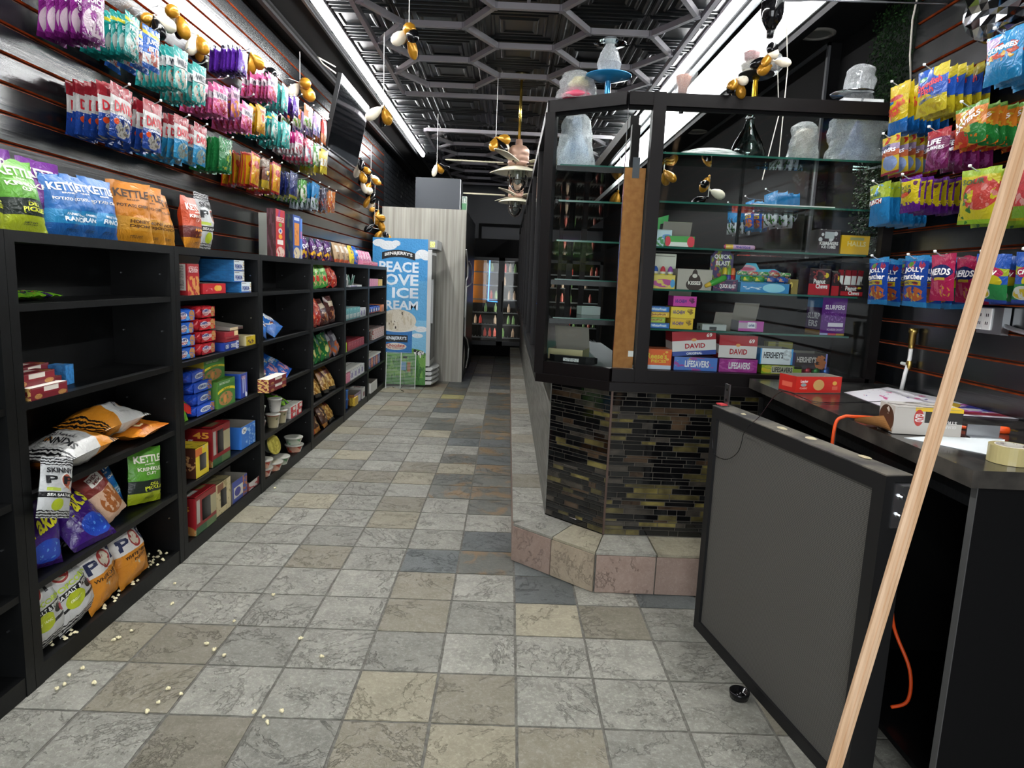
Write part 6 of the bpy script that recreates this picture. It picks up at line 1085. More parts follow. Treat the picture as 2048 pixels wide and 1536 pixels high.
cc('peanut_candy_box', 1615, 1657, 3, .135, .12, {'f': PCF, '*': f_('pcs', '#3a2024')}, 'red and dark brown peanut candy box on the third shelf', texts=PT); cc('peanut_candy_box', 1661, 1676, 3, .12, .1, {'f': PCF, '*': f_('pcs', '#3a2024')}, 'narrow dark peanut candy box between its two twins', yf_=3.52); t = cc('peanut_candy_box', 1680, 1724, 3, .13, .12, {'f': PCF, '*': f_('pcs', '#3a2024')}, 'open peanut candy box with red bars sticking out', open_='tray', texts=[('Peanut', .45, .7, .5, .4, WH), ('Chews', .6, .3, .5, .36, WH)])
for k in range(5): lc_ = MB().box(-.012, -.006, 0, .012, .006, .13).box(-.012, -.0065, .04, .012, -.006, .1, 1, 'blrtd').build('candy_bar', [f_('bar', '#8e1c28'), WHITE], None, (t.location.x-.045+.022*k, 3.54, CS[3]+.006), (R.uniform(-.15, .1), R.uniform(-.15, .15), 0)); props(lc_, 'red wrapped candy bar in the open peanut candy box, '+['first', 'second', 'third', 'fourth', 'fifth'][k]+' from the left', 'candy bar', 'bars in the open box')
# fourth shelf (1.742)
cc('candy_box', 1310, 1342, 2, .085, .1, {'f': f_('mint1', '#b9d4dc', [('m', .5, .3, .5, .3, '#4a9a5a', 5, .46), ('e', .7, .6, .3, .15, '#6a9ad0')]), '*': f_('mint1s', '#9ab8c0')}, 'pale blue and green candy box at the left of the fourth shelf', yf_=3.52); cc('watermelon_candy_box', 1330, 1388, 2, .055, .1, {'f': f_('wm', '#4aa04a', [('r', .1, .05, .8, .45, '#dfe4da'), ('e', .08, .5, .1, .45, '#d83a4a'), ('e', .88, .5, .13, .5, '#d83a4a')]), '*': f_('wms', '#8a8a4a')}, 'green and red watermelon candy box with its flap up', open_='flap')
p = PY(1452, 486, 3.49); t = thing('mint_roll', 'pink and violet mint roll lying on the fourth case shelf', 'candy', (p.x+.07, 3.49, CS[2]+.013)); MB().skin([[(x, r_*math.cos(2*PI*i/12), r_*math.sin(2*PI*i/12)) for i in range(12)] for x, r_ in ((-.078, .008), (-.072, .012), (.072, .012), (.078, .008))]).build('wrapper', f_('mentos', '#c8a0c0', [('r', 0, 0, 1, .3, '#c83a6a'), ('r', 0, .3, 1, .42, '#d8b04a'), ('r', 0, .9, 1, 1, '#d8705a')], .2), t, smooth=True); lettering(t, [('mentos', .6, .5, .5, .7, '#4a3a9a')], lambda u, v: Vector((-.075+.15*u, -.0125*math.cos((v-.5)*1.6), .0125*math.sin((v-.5)*1.6))))
cc('ice_gum_box', 1634, 1677, 2, .12, .1, {'f': f_('icecube', '#3a3036', [('v', 0, .5, 1, 1, '#c9c9cc', 4), ('r', .28, .62, .72, .9, '#aeb4b6')]), '*': f_('ices', '#2f272c')}, 'dark gum cube box with white dots on the fourth shelf', texts=[('ICEBREAKERS', .5, .42, .86, .14, WH), ('ICE CUBES', .5, .27, .66, .12, WH)]); cc('cough_drop_box', 1680, 1736, 2, .095, .1, {'f': f_('halls', '#dcae1e', [('r', .3, .75, .8, .9, '#9a9a6a')]), 'l': f_('hallsl', '#c49a1a'), '*': f_('hallss', '#d0a41c')}, 'yellow cough drop box at the right end of the fourth shelf', texts=[('HALLS', .55, .56, .66, .26, '#e8d89a')])
# things on the two upper glass shelves and on the left shelves
def crumple(nm, label, cat, loc_, rx, ry, h_, mt, seed, n=26, k=16, top=.6, inner=None):
    """film-wrapped lump: a faceted, folded surface with a pinched top"""
    def fn(u, v):
        a = 2*PI*u; pr = (1-(1-top)*v**1.5)*(1 if v < .9 else 1-(v-.9)*4.5); q = 1+.22*noise.noise(Vector((math.cos(a)*2.2, math.sin(a)*2.2, v*4+seed)))+.08*noise.noise(Vector((math.cos(a)*7, math.sin(a)*7, v*9+seed)))
        return (rx*pr*q*math.cos(a), ry*pr*q*math.sin(a), h_*v)
    t = thing(nm, label, cat, loc_); MB().grid(fn, n, k).build('plastic_wrap', mt, t); return t
GLS = mat('hookah_glass', '#dfe8e6', .04, trans=.92, ior=1.3); BG = mat('blue_glaze', '#1f78a8', .25, .3); SIL = mat('silver_metal', '#b4b7ba', .2, 1); CLAY = mat('pink_clay', '#d89a80', .6); IVO = mat('ivory_hose', '#d9d4c8', .45)
p = PY(1172, 318, 3.9); t = crumple('wrapped_vase', 'blue and white crinkled plastic wrapped hookah vase on the left top shelf', 'hookah', (p.x-.06, 3.9, 2.166), .11, .11, .30, FILMH, 3, top=.55)
MB().lathe([(0, .005), (.085, .01), (.09, .06), (.055, .14), (.025, .2), (.03, .24), (.02, .28), (0, .285)], 16).build('vase', mat('blue_vase', '#5f94c8', .3, var=(12, '#c4d4e4', 4)), t, smooth=True)
p = PY(1495, 300, 3.62); t = thing('glass_vase', 'clear cone shaped hookah vase on the upper case shelf', 'vase', (p.x, 3.62, 2.201)); MB().lathe([(.0, .004), (.085, .004), (.09, .03), (.07, .09), (.03, .16), (.019, .2), (.019, .27), (.024, .275), (.022, .275), (.016, .27), (.016, .2), (.027, .16), (.066, .09), (.085, .03), (.08, .009), (0, .009)], 28).build('body', glassmat('vase_glass', '#d5e2df', .05), t, smooth=True); MB().lathe([(.0195, .205), (.026, .21), (.0195, .215)], 20).build('collar', SIL, t, smooth=True)
p = PY(1605, 306, 3.62); t = crumple('wrapped_jar', 'jar wrapped in white cloudy plastic on the upper case shelf', 'hookah', (p.x, 3.62, 2.201), .075, .07, .2, FILMH, 9, top=.8); MB().lathe([(0, .003), (.05, .003), (.05, .14), (.035, .165), (0, .17)], 16).build('jar', mat('tan_jar', '#c9bba4', .4), t, smooth=True)
p = PY(1705, 312, 3.66); t = crumple('wrapped_hookah', 'tall hookah in clear plastic with blue inside, at the right end of the upper shelf', 'hookah', (p.x, 3.64, 2.201), .15, .1, .26, FILMH, 14, top=.9); MB().lathe([(0, .003), (.06, .003), (.075, .06), (.04, .13), (.02, .2), (0, .24)], 16).build('vase', mat('blue_vase2', '#5a74b0', .25), t, smooth=True)
p = PY(1430, 300, 3.55); crumple('plastic_bag', 'white crumpled plastic bag lying on the upper case shelf', 'bag', (p.x, 3.6, 2.201), .2, .09, .05, mat('white_plastic', '#c4cbc8', .35, bump=(30, .6)), 4, top=.3)
MB().box(-.22, -.05, 0, .2, .05, .012).build('paper_stack', mat('paper_white', '#dcdfdc', .7), None, (PY(1590, 400, 3.55).x, 3.58, 1.966)); props(D.objects['paper_stack'], 'thin white paper stack on the second shelf from the top', 'paper')
m = MB(); m.poly([(0, 0), (.06, .0), (.07, .03), (.11, .03), (.12, .07), (.02, .06)], 0, .002); props(m.build('green_paper', mat('green_paper', '#5ac070', .7), None, (.74, 3.72, 1.83), (PI/2, -.2, 0)), 'torn bright green paper stuck inside the case by the middle post', 'paper')
# box and flyer on the case floor, left bay
carton('open_box', (.2, .16, .06), {'*': f_('khaki', '#a8a078')}, 'open khaki carton with raised lid in the left bay of the case', (.36, 3.85, 1.112), (0, 0, -.35), open_='flap')
t = thing('black_device', 'black flat device with a white sticker on the case floor', 'device', (.37, 3.68, 1.112), (0, 0, -.45)); MB().skin([[(x, y_, z_) for y_, z_ in ((-.05*s, 0), (.05*s, 0), (.05*s, .03), (-.05*s, .038))] for x, s in ((-.13, .5), (-.09, 1), (.09, 1), (.13, .5))]).build('body', BLK, t); MB().box(-.04, -.0512, .008, .05, -.0505, .026, 0).build('sticker', f_('stick', '#c9ccc9', [('n', 0, 0, 1, 1, '#5a5d5c', 8, .55)]), t)
carton('white_box', (.12, .1, .05), {'*': f_('palew', '#aab0b0')}, 'small pale box on the glass shelf in the left bay', (.5, 4.2, 1.351), (0, 0, .2))
# ---- on top of the case
t = crumple('wrapped_hookah', 'plastic wrapped pink hookah parts on the left end of the case top', 'hookah', (.31, 3.64, 2.466), .1, .07, .14, FILM, 22, top=.7); MB().lathe([(0, .004), (.07, .004), (.08, .02), (.05, .05), (0, .055)], 16).build('pink_plate', mat('pink_plate', '#c8506a', .35), t, smooth=True); MB().lathe([(0, .06), (.05, .06), (.055, .08), (.03, .11), (0, .115)], 16, 0, (.01, 0, 0)).build('yellow_cup', mat('yellow_cup', '#d8cc8a', .4), t, smooth=True)
t = thing('hookah', 'hookah with a round blue tray and clear wrapped glass on the case top', 'hookah', (.46, 3.6, 2.466)); MB().lathe([(0, 0), (.022, 0), (.016, .02), (.013, .09), (.016, .1)], 12).build('stem', BG, t, smooth=True); MB().lathe([(0, .086), (.05, .09), (.115, .108), (.117, .112), (.05, .098), (0, .098)], 32).build('tray', BG, t, smooth=True); MB().lathe([(.02, .1), (.05, .12), (.062, .17), (.045, .22), (.022, .26), (.022, .285), (.034, .29)], 20).build('glass', FILM, t); MB().lathe([(.034, .255), (.08, .262), (.081, .265), (.034, .258)], 24).build('ring', glassmat('vase_glass', '#d5e2df', .05), t, smooth=True)
t = thing('clay_bowl', 'pink clay hookah bowl in a plastic bag on the case top', 'bowl', (PY(1364, 198, 3.46).x, 3.46, 2.466)); MB().lathe([(0, 0), (.02, 0), (.022, .04), (.034, .06), (.038, .085), (.033, .09), (0, .08)], 16).build('bowl', CLAY, t, smooth=True); MB().grid(lambda u, v: ((.03+.035*v+.01*noise.noise(Vector((u*9, v*4, 1))))*math.cos(2*PI*u), (.03+.035*v)*math.sin(2*PI*u), .1*v), 18, 6).build('plastic_bag', FILM, t); t2 = MB().lathe([(.012, -.085), (.012, 0)], 8).build('stem', BLK, t)
p = PY(1508, 200, 3.5); t = thing('hookah', 'hookah with gold stem and a plate piled with wrapped white hose on the case top', 'hookah', (p.x, 3.5, 2.466)); MB().lathe([(0, 0), (.018, 0), (.014, .02), (.012, .09), (.02, .11), (0, .11)], 12).build('gold_stem', mat('gold_metal', '#d0a42a', .22, .9), t, smooth=True); MB().lathe([(0, .108), (.07, .108), (.085, .118), (.085, .122), (0, .114)], 28).build('plate', BLK, t, smooth=True)
m = MB(); m.tube([((.05+.02*i/40)*math.cos(i*.5), (.05+.02*i/40)*math.sin(i*.5), .13+.02*(i/20)) for i in range(40)], .011, 6); m.build('hose', IVO, t, smooth=True); MB().lathe([(.1, .125), (.13, .16), (.11, .2), (.05, .22)], 22).build('plastic_wrap', FILM, t); MB().lathe([(0, .19), (.035, .19), (.038, .22), (.03, .225), (0, .22)], 14, 0, (-.03, 0, 0)).build('red_cap', mat('rose_cap', '#b0605a', .4), t, smooth=True)
p = PY(1715, 208, 3.55); t = crumple('wrapped_hookah', 'hookah stem in shiny clear plastic with silver tray on the case top', 'hookah', (p.x, 3.55, 2.466), .07, .06, .2, FILM, 31, top=.95); MB().lathe([(.0, .05), (.1, .06), (.105, .066), (0, .06)], 24, 0, (-.03, 0, 0)).build('silver_tray', SIL, t, smooth=True); MB().lathe([(0, 0), (.06, .0), (.05, .02), (.015, .04), (.013, .15), (.025, .17), (0, .18)], 14).build('stem', SIL, t, smooth=True); MB().box(-.1, -.06, 0, .1, .05, .03).build('white_tissue', mat('tissue', '#dfe2e2', .7), t)
# cables above the case
for k, (pts, lb) in enumerate((([(1.44, 4.4, 3.44), (1.5, 4.3, 3.2), (1.52, 4.2, 2.9), (1.6, 4.3, 2.6), (1.5, 4.2, 2.2)], 'thin white wire hanging from the right LED light'), ([(1.44, 4.0, 3.44), (1.47, 4.0, 3.1), (1.55, 4.1, 2.8), (1.55, 4.1, 2.3)], 'second thin white wire hanging beside the first'))):
    o = MB().tube(pts, .003, 5).build('loose_wire', IVO, None); props(o, lb, 'wire')
t = thing('black_fixture', 'black bottle shaped fixture on a metal arm above the case', 'lamp', (PY(1543, 40, 3.3).x, 3.3, PY(1543, 62, 3.3).z)); MB().lathe([(.0, 0), (.02, .005), (.045, .05), (.05, .08), (.05, .2), (.0, .2)], 20).build('body', mat('gloss_black', '#0d0d0f', .1), t, smooth=True); MB().lathe([(.0505, .12), (.0505, .124)], 20).build('seam', ALU, t); MB().lathe([(0, -.03), (.015, -.03), (.018, 0), (0, 0)], 12).build('cap', BLK, t, smooth=True); MB().tube([(.05, 0, .135), (.12, 0, .137), (.16, .0, .14), (1.97-t.location.x-.025, 0, .15)], [.008, .008, .005, .005], 8).build('arm', STEEL, t)
# ================================================================ CEILING: HEX LIGHT GRIDS, FANS, SCREEN, BALLOONS
HEXM = mat('grey_light_tube', '#8f8b90', .4, .2); S_ = .465; XC = .06
def hexgrid(y0, y1, ybar, label):
    t = thing('hexagon_light_grid', label, 'light', (XC, 0, 3.4)); W_ = 1.215
    def b(p, q, nm='light_tube'):
        d = Vector((q[0]-p[0], q[1]-p[1], 0)); l_ = d.length; d.normalize(); n_ = Vector((-d.y, d.x, 0))*.017; e = d*.02; m = MB()
        A = [(p[0]+e.x+s*n_.x, p[1]+e.y+s*n_.y) for s in (-1, 1)]; B = [(q[0]-e.x+s*n_.x, q[1]-e.y+s*n_.y) for s in (1, -1)]
        m.poly([A[0], B[1], B[0], A[1]], -.022, .02); m.build(nm, HEXM, t)
    h3 = S_*math.sqrt(3)/2; ys = [ybar+2*h3*k for k in range(-12, 14)]; done = set(); joints = {}
    def edge(a, c):
        if not (y0+.02 < (a[1]+c[1])/2 < y1-.02): return
        if min(a[1], c[1]) < y0 or max(a[1], c[1]) > y1: return
        k = tuple(sorted(((round(a[0]*8)/8, round(a[1]*8)/8), (round(c[0]*8)/8, round(c[1]*8)/8))))
        if k in done: return
        done.add(k); b(a, c)
        for v in (a, c): joints[(round(v[0], 1), round(v[1], 1))] = v
    for ci in (-1, 0, 1):
        for yb_ in ys:
            cx, cy = 1.5*S_*ci, yb_+(h3 if ci else 0)-h3
            V = [(cx+S_*math.cos(PI/3*i), cy+S_*math.sin(PI/3*i)) for i in range(6)]
            for i in range(6): edge(V[i], V[(i+1) % 6])
    for p, q in (((-W_, y0), (W_, y0)), ((W_, y0), (W_, y1)), ((W_, y1), (-W_, y1)), ((-W_, y1), (-W_, y0))): b(p, q, 'border_tube')
    m = MB()
    for (x, y) in joints.values():
        m.lathe([(0, -.025), (.03, -.025), (.03, .018)], 6, 0, (x, y, 0))
    m.build('joint', mat('clear_joint', '#77747a', .3), t, kind='stuff')
    for k, (x, y) in enumerate(((-1.0, y0+.6), (1.0, y0+.6), (-1.0, y1-.6), (1.0, y1-.6), (0, (y0+y1)/2))): MB().box(x-.012, y-.03, .018, x+.012, y+.03, .05).build('ceiling_clip', HEXM, t)
hexgrid(2.51, 7.36, 4.985, 'unlit hexagon light grid with rectangular border, nearest on the black tin ceiling')
hexgrid(9.06, 13.9, 10.3, 'unlit hexagon light grid farther back behind the ceiling fans')
ROSE = mat('rose_wood_metal', '#8d6f60', .4, .3, var=(10, '#a58573', 4)); BLADE = mat('driftwood_blade', '#b9b39c', .55, var=(8, '#a39c84', 6, (.3, 4, 4)))
BULB = mat('bulb_glass', '#e4e6e2', .08, trans=.8); CAGE = mat('bronze_cage', '#4a4038', .35, .8); FGL = glassmat('fan_glass', '#e2e8e6', .04)
def fan(y, label):
    t = thing('ceiling_fan', label, 'fan', (.045, y, ZC)); MB().lathe([(0, 0), (.065, 0), (.062, -.03), (.035, -.055), (.02, -.07), (0, -.07)], 20).build('canopy', mat('antique_brass', '#5d5436', .3, .9), t, smooth=True)
    MB().tube([(0, 0, -.05), (0, 0, -.62)], .0135, 12).build('downrod', mat('gold_rod', '#c2a44c', .2, .95), t, smooth=True)
    MB().lathe([(0, -.6), (.03, -.6), (.034, -.65), (.07, -.66), (.098, -.69), (.1, -.74), (.097, -.745), (.1, -.76), (.1, -.79), (.096, -.795), (.1, -.81), (.1, -.83), (.08, -.845), (0, -.845)], 28).build('motor', ROSE, t, smooth=True)
    for k in range(5):
        a = PI+.06+2*PI*k/5; M = Matrix.Rotation(a, 4, 'Z') @ Matrix.Rotation(-.2, 4, 'X'); m = MB()
        T = lambda x, y_, z: M @ Vector((x, y_, 0))+Vector((0, 0, z-.815))
        pr = [(.14, .045), (.2, .06), (.45, .07), (.62, .066), (.68, .04), (.69, .0)]; o_ = [(x, w_) for x, w_ in pr]+[(x, -w_) for x, w_ in reversed(pr[:-1])]
        m.face([T(x, w_, .004) for x, w_ in reversed(o_)]); m.face([T(x, w_, -.004) for x, w_ in o_])
        for i in range(len(o_)): p, q = o_[i], o_[(i+1) % len(o_)]; m.face([T(*p, -.004), T(*p, .004), T(*q, .004), T(*q, -.004)])
        bl = m.build('blade', BLADE, t); m = MB(); m.tube([T(.08, 0, -.012), T(.2, 0, -.012)], .01, 6); m.build('blade_arm', CAGE, bl)
    MB().lathe([(.05, -.845), (.09, -.85), (.2, -.885), (.225, -.9), (.227, -.908), (.2, -.9), (.09, -.868), (.05, -.865)], 36).build('shade', CREAM, t, smooth=True)
    MB().lathe([(.085, -.87), (.088, -.94), (.075, -1.01), (.045, -1.06), (0, -1.075)], 24).build('glass_globe', FGL, t, smooth=True)
    MB().lathe([(0, -.88), (.018, -.885), (.02, -.92), (.034, -.96), (.032, -.99), (.012, -1.01), (0, -1.012)], 14).build('bulb', BULB, t, smooth=True)
    c = MB().tube([(.094*math.cos(i*PI/12), .094*math.sin(i*PI/12), -.975) for i in range(25)], .0035, 5).build('cage_ring', CAGE, t)
    for k in range(3):
        a = PI*k/3; pts = [(r_*math.cos(a), r_*math.sin(a), z) for r_, z in ((.092, -.89), (.096, -.95), (.085, -1.02), (.05, -1.07), (0, -1.088), (-.05, -1.07), (-.085, -1.02), (-.096, -.95), (-.092, -.89))]; MB().tube(pts, .0035, 5).build('cage_wire', CAGE, c)
fan(6.65, 'pale ceiling fan with caged lamp on a gold rod, nearer one'); fan(9.15, 'pale ceiling fan with caged lamp, farther one behind the first')
# television on the left wall
TL, TR_, BL_, BR_ = Vector((-1.62, 6.48, 3.35)), Vector((-1.62, 7.75, 3.35)), Vector((-1.76, 6.62, 2.70)), Vector((-1.76, 7.87, 2.70))
ex = (TR_-TL).normalized(); ez = ((TL-BL_)-ex*(TL-BL_).dot(ex)).normalized(); en = ez.cross(ex); t = thing('television', 'large black flat television tilted down on the left wall', 'television', BL_); M3 = Matrix((ex, en, ez)).transposed().to_4x4(); t.matrix_world = Matrix.Translation(BL_) @ M3; t.location = BL_; t.rotation_euler = M3.to_euler()
sgn_ = -1 if en.x < 0 else 1   # en points to the wall or into the room
yb0, yb1 = (0, .04) if sgn_ < 0 else (-.04, 0); fr_ = yb0 if sgn_ < 0 else yb1
MB().box(0, yb0, 0, 1.24, yb1, .68).build('body', mat('tv_plastic', '#141517', .4), t); d_ = -.0015 if sgn_ < 0 else .0015
MB().box(.012, min(fr_, fr_+d_), .018, 1.228, max(fr_, fr_+d_), .668).build('screen', mat('tv_screen', '#08090b', .05), t)
MB().box(0, yb0-.002 if sgn_ < 0 else yb1, .0, 1.24, yb0 if sgn_ < 0 else yb1+.002, .012).build('bezel', mat('tv_bezel', '#7d8084', .3, .6), t)
MB().box(.4, yb1, .16, .84, yb1+.19, .3).build('wall_mount', BLKM, t) if sgn_ < 0 else None
o = MB().tube([(-1.62, 6.4, 3.3), (-1.72, 6.35, 3.36), (-1.78, 6.4, 3.43), (-1.7, 6.7, 3.44)], .006, 6).build('white_cable', IVO, None, smooth=True); props(o, 'white power cable looping up from the television', 'cable')
# balloons
def balloon(par, c, d, ln, r_, mt):
    d = Vector(d).normalized(); m = MB(); u = d.orthogonal(); q = [noise.noise(Vector((c[0]*9, c[2]*9, i))) for i in range(9)]
    m.skin([[Vector(c)+d*(ln*s)+(Matrix.Rotation(2*PI*i/10, 3, d) @ u.normalized())*(r_*k*(1+.18*q[i % 9])) for i in range(10)] for s, k in ((0, .12), (.06, .3), (.1, .12), (.25, .6), (.5, .95), (.7, 1), (.88, .75), (.97, .35), (1, .05))])
    return m.build('balloon', mt, par, smooth=True)
def cluster(label, loc_, n, size, seed, string=None, cols=None, group='gold black and white balloon clusters', drop=None, tie=False):
    t = thing('balloon_cluster', label, 'balloons', loc_, group=group); q = random.Random(seed); cols = cols or [GOLDB, GOLDB, BLKB, WHTB]
    for k in range(n):
        d = Vector((q.uniform(-1, 1)*.7, q.uniform(-1, 1)*.7, q.uniform(-1.3, -.1))); z = -(drop or 0)*k/max(1, n-1)
        balloon(t, (0, 0, z), d, size*q.uniform(.75, 1.1), size*q.uniform(.17, .29), cols[(k+seed) % len(cols)])
    if tie: MB().tube([(0, 0, 0), (XL+.022-loc_[0], 0, .03)], .003, 5).build('wall_tie', STRING, t)
    if string or drop: MB().tube([(0, 0, -(drop or 0)), (0, 0, .5*(string or 0)), (0, 0, string or 0)], .003, 5).build('string', STRING, t)
    return t
def at(px_, py_, y): return PY(px_, py_, y)
for px_, py_, y, n, s_, zt, lb in ((818, 62, 4.6, 6, .16, 3.4, 'gold black and white balloon cluster hanging nearest, left of the ceiling centre'), (767, 212, 5.6, 3, .17, 3.4, 'gold balloon cluster on a long string in front of the left LED light'), (992, 275, 6.6, 4, .18, 3.4, 'gold balloon cluster hanging left of the ceiling fan'), (874, 325, 8.2, 4, .16, 3.4, 'cream and black balloon cluster hanging above the wood cabinet')):
    p = at(px_, py_, y); cluster(lb, p, n, s_, n+int(px_), zt-p.z)
for px_, py_, n, s_, lb in ((305, 30, 4, .13, 'white and gold balloon cluster at the top left of the wall'), (355, 25, 4, .14, 'black and gold balloon cluster second along the left wall'), (395, 70, 4, .14, 'gold and black balloon cluster third along the left wall'), (500, 105, 4, .16, 'white and black balloon cluster above the violet foil bags'), (530, 140, 3, .16, 'black and gold balloon cluster right of the violet foil bags'), (600, 165, 5, .19, 'white and gold balloon cluster hanging by the television cable')):
    p = PX(px_, py_, -1.86); cluster(lb, p, n, s_, int(px_), .25 if px_ == 600 else None, tie=True)
for px_, py_, n, s_, dr, lb in ((722, 315, 6, .2, .25, 'black white and gold balloon garland piece right of the television'), (742, 340, 7, .2, .3, 'white and gold balloon garland piece in the middle'), (750, 385, 5, .18, .4, 'white balloon garland piece hanging down toward the freezer'), (757, 420, 5, .2, .1, 'black and gold balloon garland piece low on the wall'), (765, 460, 4, .16, .05, 'lowest gold balloon garland piece above the freezer')):
    p = PX(px_, py_, -1.8); cluster(lb, p, n, s_, int(px_), .3 if px_ == 742 else .12, None, 'balloon garland by the television', dr, True)
p = PY(1548, 85, 3.3); cluster('orange black and white balloon cluster under the black fixture', p, 6, .11, 7, .2, [GOLDB, BLKB, WHTB], drop=.1)
p = PY(1470, 175, 3.42); cluster('gold black and white balloon cluster on the case top left of the gold stem', (p.x, 3.42, 2.54), 7, .09, 12)
p = PY(1420, 350, 3.95); cluster('black and white balloon cluster seen inside the glass case', p, 4, .11, 3, None, [BLKB, WHTB, BLKB, GOLDB], drop=.12)
p = PY(1328, 340, 3.95); cluster('gold balloon cluster seen inside the case beside the middle post', p, 3, .1, 5, .1, [GOLDB])
p = PY(1237, 380, 4.4); cluster('gold balloon cluster seen through the case beside the cardboard', p, 3, .12, 8, .2, [GOLDB])
# ================================================================ RIGHT WALL AND COUNTER ITEMS
LEAF = mat('artificial_hedge', '#1d3a20', .55, var=(40, '#35592a', 4), rnd=.2)
t = thing('hedge_panel', 'narrow artificial green hedge panel on the wall behind the case', 'plant', (1.955, 3.71, 0)); MB().box(-.0, -.165, 1.75, .014, .165, 3.03).build('backing', mat('hedge_back', '#0f1a10', .9), t)
m = MB(); q = random.Random(5)
for k in range(4200):
    c = Vector((-q.uniform(0, .06), q.uniform(-.17, .17), q.uniform(1.75, 3.03))); a, b2 = q.uniform(0, 6.28), q.uniform(-.8, .8); d = Vector((-math.cos(b2)*.6, math.cos(a), math.sin(a))).normalized()*.016; n_ = d.orthogonal().normalized()*.007
    m.face([c, c+d*.5+n_, c+d, c+d*.5-n_])
m.build('leaves', LEAF, t, kind='stuff')
o = MB().tube([PY(1838, -20, 3.35), PY(1825, 40, 3.38), PY(1820, 110, 3.4), PY(1822, 175, 3.42)], .0045, 6).build('white_cable', IVO, None, smooth=True); props(o, 'white cable hanging down in front of the green hedge', 'cable')
t = thing('foil_balloon', 'crumpled silver foil balloon hanging at the top right', 'balloon', PX(1992, 18, 1.8)); MB().grid(lambda u, v: Vector((math.cos(2*PI*u)*math.sin(PI*v), math.sin(2*PI*u)*math.sin(PI*v), -math.cos(PI*v)))*.1*(1+.45*noise.noise(Vector((math.cos(2*PI*u)*1.6, math.sin(2*PI*u)*1.6, v*4)))+.2*noise.noise(Vector((math.cos(2*PI*u)*4, math.sin(2*PI*u)*4, v*9)))), 18, 12).build('foil', mat('silver_foil', '#c9ccd2', .1, 1), t); MB().tube([(0, 0, .08), (.01, 0, .5)], .002, 4).build('string', STRING, t)
p = PX(1828, 668, 1.93); t = thing('water_valve', 'brass valve on a white pipe rising from the counter at the right wall', 'valve', (1.925, p.y, CTZ)); MB().tube([(-.02, 0, 0), (-.012, 0, .08), (0, 0, .15), (0, 0, .22)], .009, 10).build('pipe', WHITE, t, smooth=True); MB().lathe([(.012, .2), (.014, .21), (.012, .22), (.016, .225), (.016, .27), (.02, .275), (.02, .295), (.012, .297), (0, .297)], 12).build('valve_head', BRASS, t, smooth=True); MB().lathe([(.012, .1), (.014, .11), (.014, .13), (.012, .14)], 12).build('tee', BRASS, t, smooth=True); MB().tube([(0, .0, .12), (0, .06, .122)], .008, 8).build('handle', WHITE, t)
p = PX(1990, 640, 1.95); t = thing('outlet_box', 'grey metal outlet box with white double socket on the right wall', 'socket', (1.945, p.y, p.z)); MB().box(-.03, -.09, -.055, 0, .05, .05).build('metal_box', STEEL, t)
for k in range(2):
    s_ = MB().box(-.036, -.0+.0-.03+.042*k, -.04, -.03, .008-.0+.042*k-.0, .045).build('socket_face', WHITE, t)
    MB().box(-.0365, -.018+.042*k, .012, -.036, -.014+.042*k, .024).box(-.0365, -.008+.042*k, .012, -.036, -.004+.042*k, .024).box(-.0365, -.018+.042*k, -.02, -.036, -.014+.042*k, -.008).box(-.0365, -.008+.042*k, -.02, -.036, -.004+.042*k, -.008).build('slots', BLKM, s_, kind='stuff')
MB().tube([(-.015, -.09, -.02), (-.015, -.14, -.03), (-.01, -.3, -.05)], .009, 8).build('conduit', STEEL, t)
# on the counter
def cz(px_, py_, z=CTZ): return PZ(px_, py_, z)
a, b2 = cz(1570, 787), cz(1688, 787); t = carton('wafer_box', (.235, .12, .075), {'f': f_('loack', '#c8281e', [('e', .17, .5, .06, .1, '#8f9a9a'), ('m', .5, .5, .12, .32, '#c9a060', 4, .36), ('e', .85, .6, .05, .12, '#d8a84a'), ('r', .8, .2, .92, .42, '#d8604a')]), 'l': f_('loackl', '#b8241c', [('r', .2, .3, .8, .6, '#d8604a')]), '*': f_('loacks', '#c8502a')}, 'red open wafer box on the black counter', ((a.x+b2.x)/2, (a.y+b2.y)/2+.06, CTZ+.001), (0, 0, math.atan2(b2.y-a.y, b2.x-a.x)), open_='top', texts=[('Loacker', .18, .72, .16, .16, WH), ('CLASSIC', .17, .3, .16, .1, '#e8b0a0')])
def sheet(nm, quad, z, mt, label, cat, texts=None):
    pts = [cz(*q_) for q_ in quad]; m = MB(); m.face([(p.x, p.y, z+.0012) for p in pts]); m.face([(p.x, p.y, z) for p in reversed(pts)])
    for i in range(4): p, q_ = pts[i], pts[(i+1) % 4]; m.face([(p.x, p.y, z), (q_.x, q_.y, z), (q_.x, q_.y, z+.0012), (p.x, p.y, z+.0012)])
    o = m.build(nm, mt, None); props(o, label, cat); return o
FLY = f_('flyer', '#d6d4d8', [('n', .05, .1, .95, .9, '#c05a8a', 5, .62), ('n', .1, .1, .9, .9, '#5a4a8a', 9, .66)]); sheet('flyer', ((1688, 785), (1840, 842), (1900, 800), (1775, 775)), CTZ+.0005, FLY, 'white flyer with pink print lying by the red box', 'paper')
PST = f_('poster', '#dcdde2', [('r', .04, .1, .96, .3, '#8f2238'), ('m', .4, .6, .35, .3, '#b04aa0', 3, .44), ('m', .45, .6, .3, .22, '#3a3a9a', 4, .5), ('e', .45, .66, .12, .1, '#2a2050'), ('e', .1, .6, .1, .2, '#d8b02a')]); sheet('poster', ((1850, 828), (2075, 842), (2110, 818), (1890, 800)), CTZ+.002, PST, 'big white poster with purple and red boat print by the wall', 'poster')
sheet('paper', ((1808, 876), (2000, 915), (2010, 880), (1870, 873)), CTZ+.0005, mat('plain_paper', '#dfe6e8', .7), 'plain white paper sheet in front of the trash bag box', 'paper')
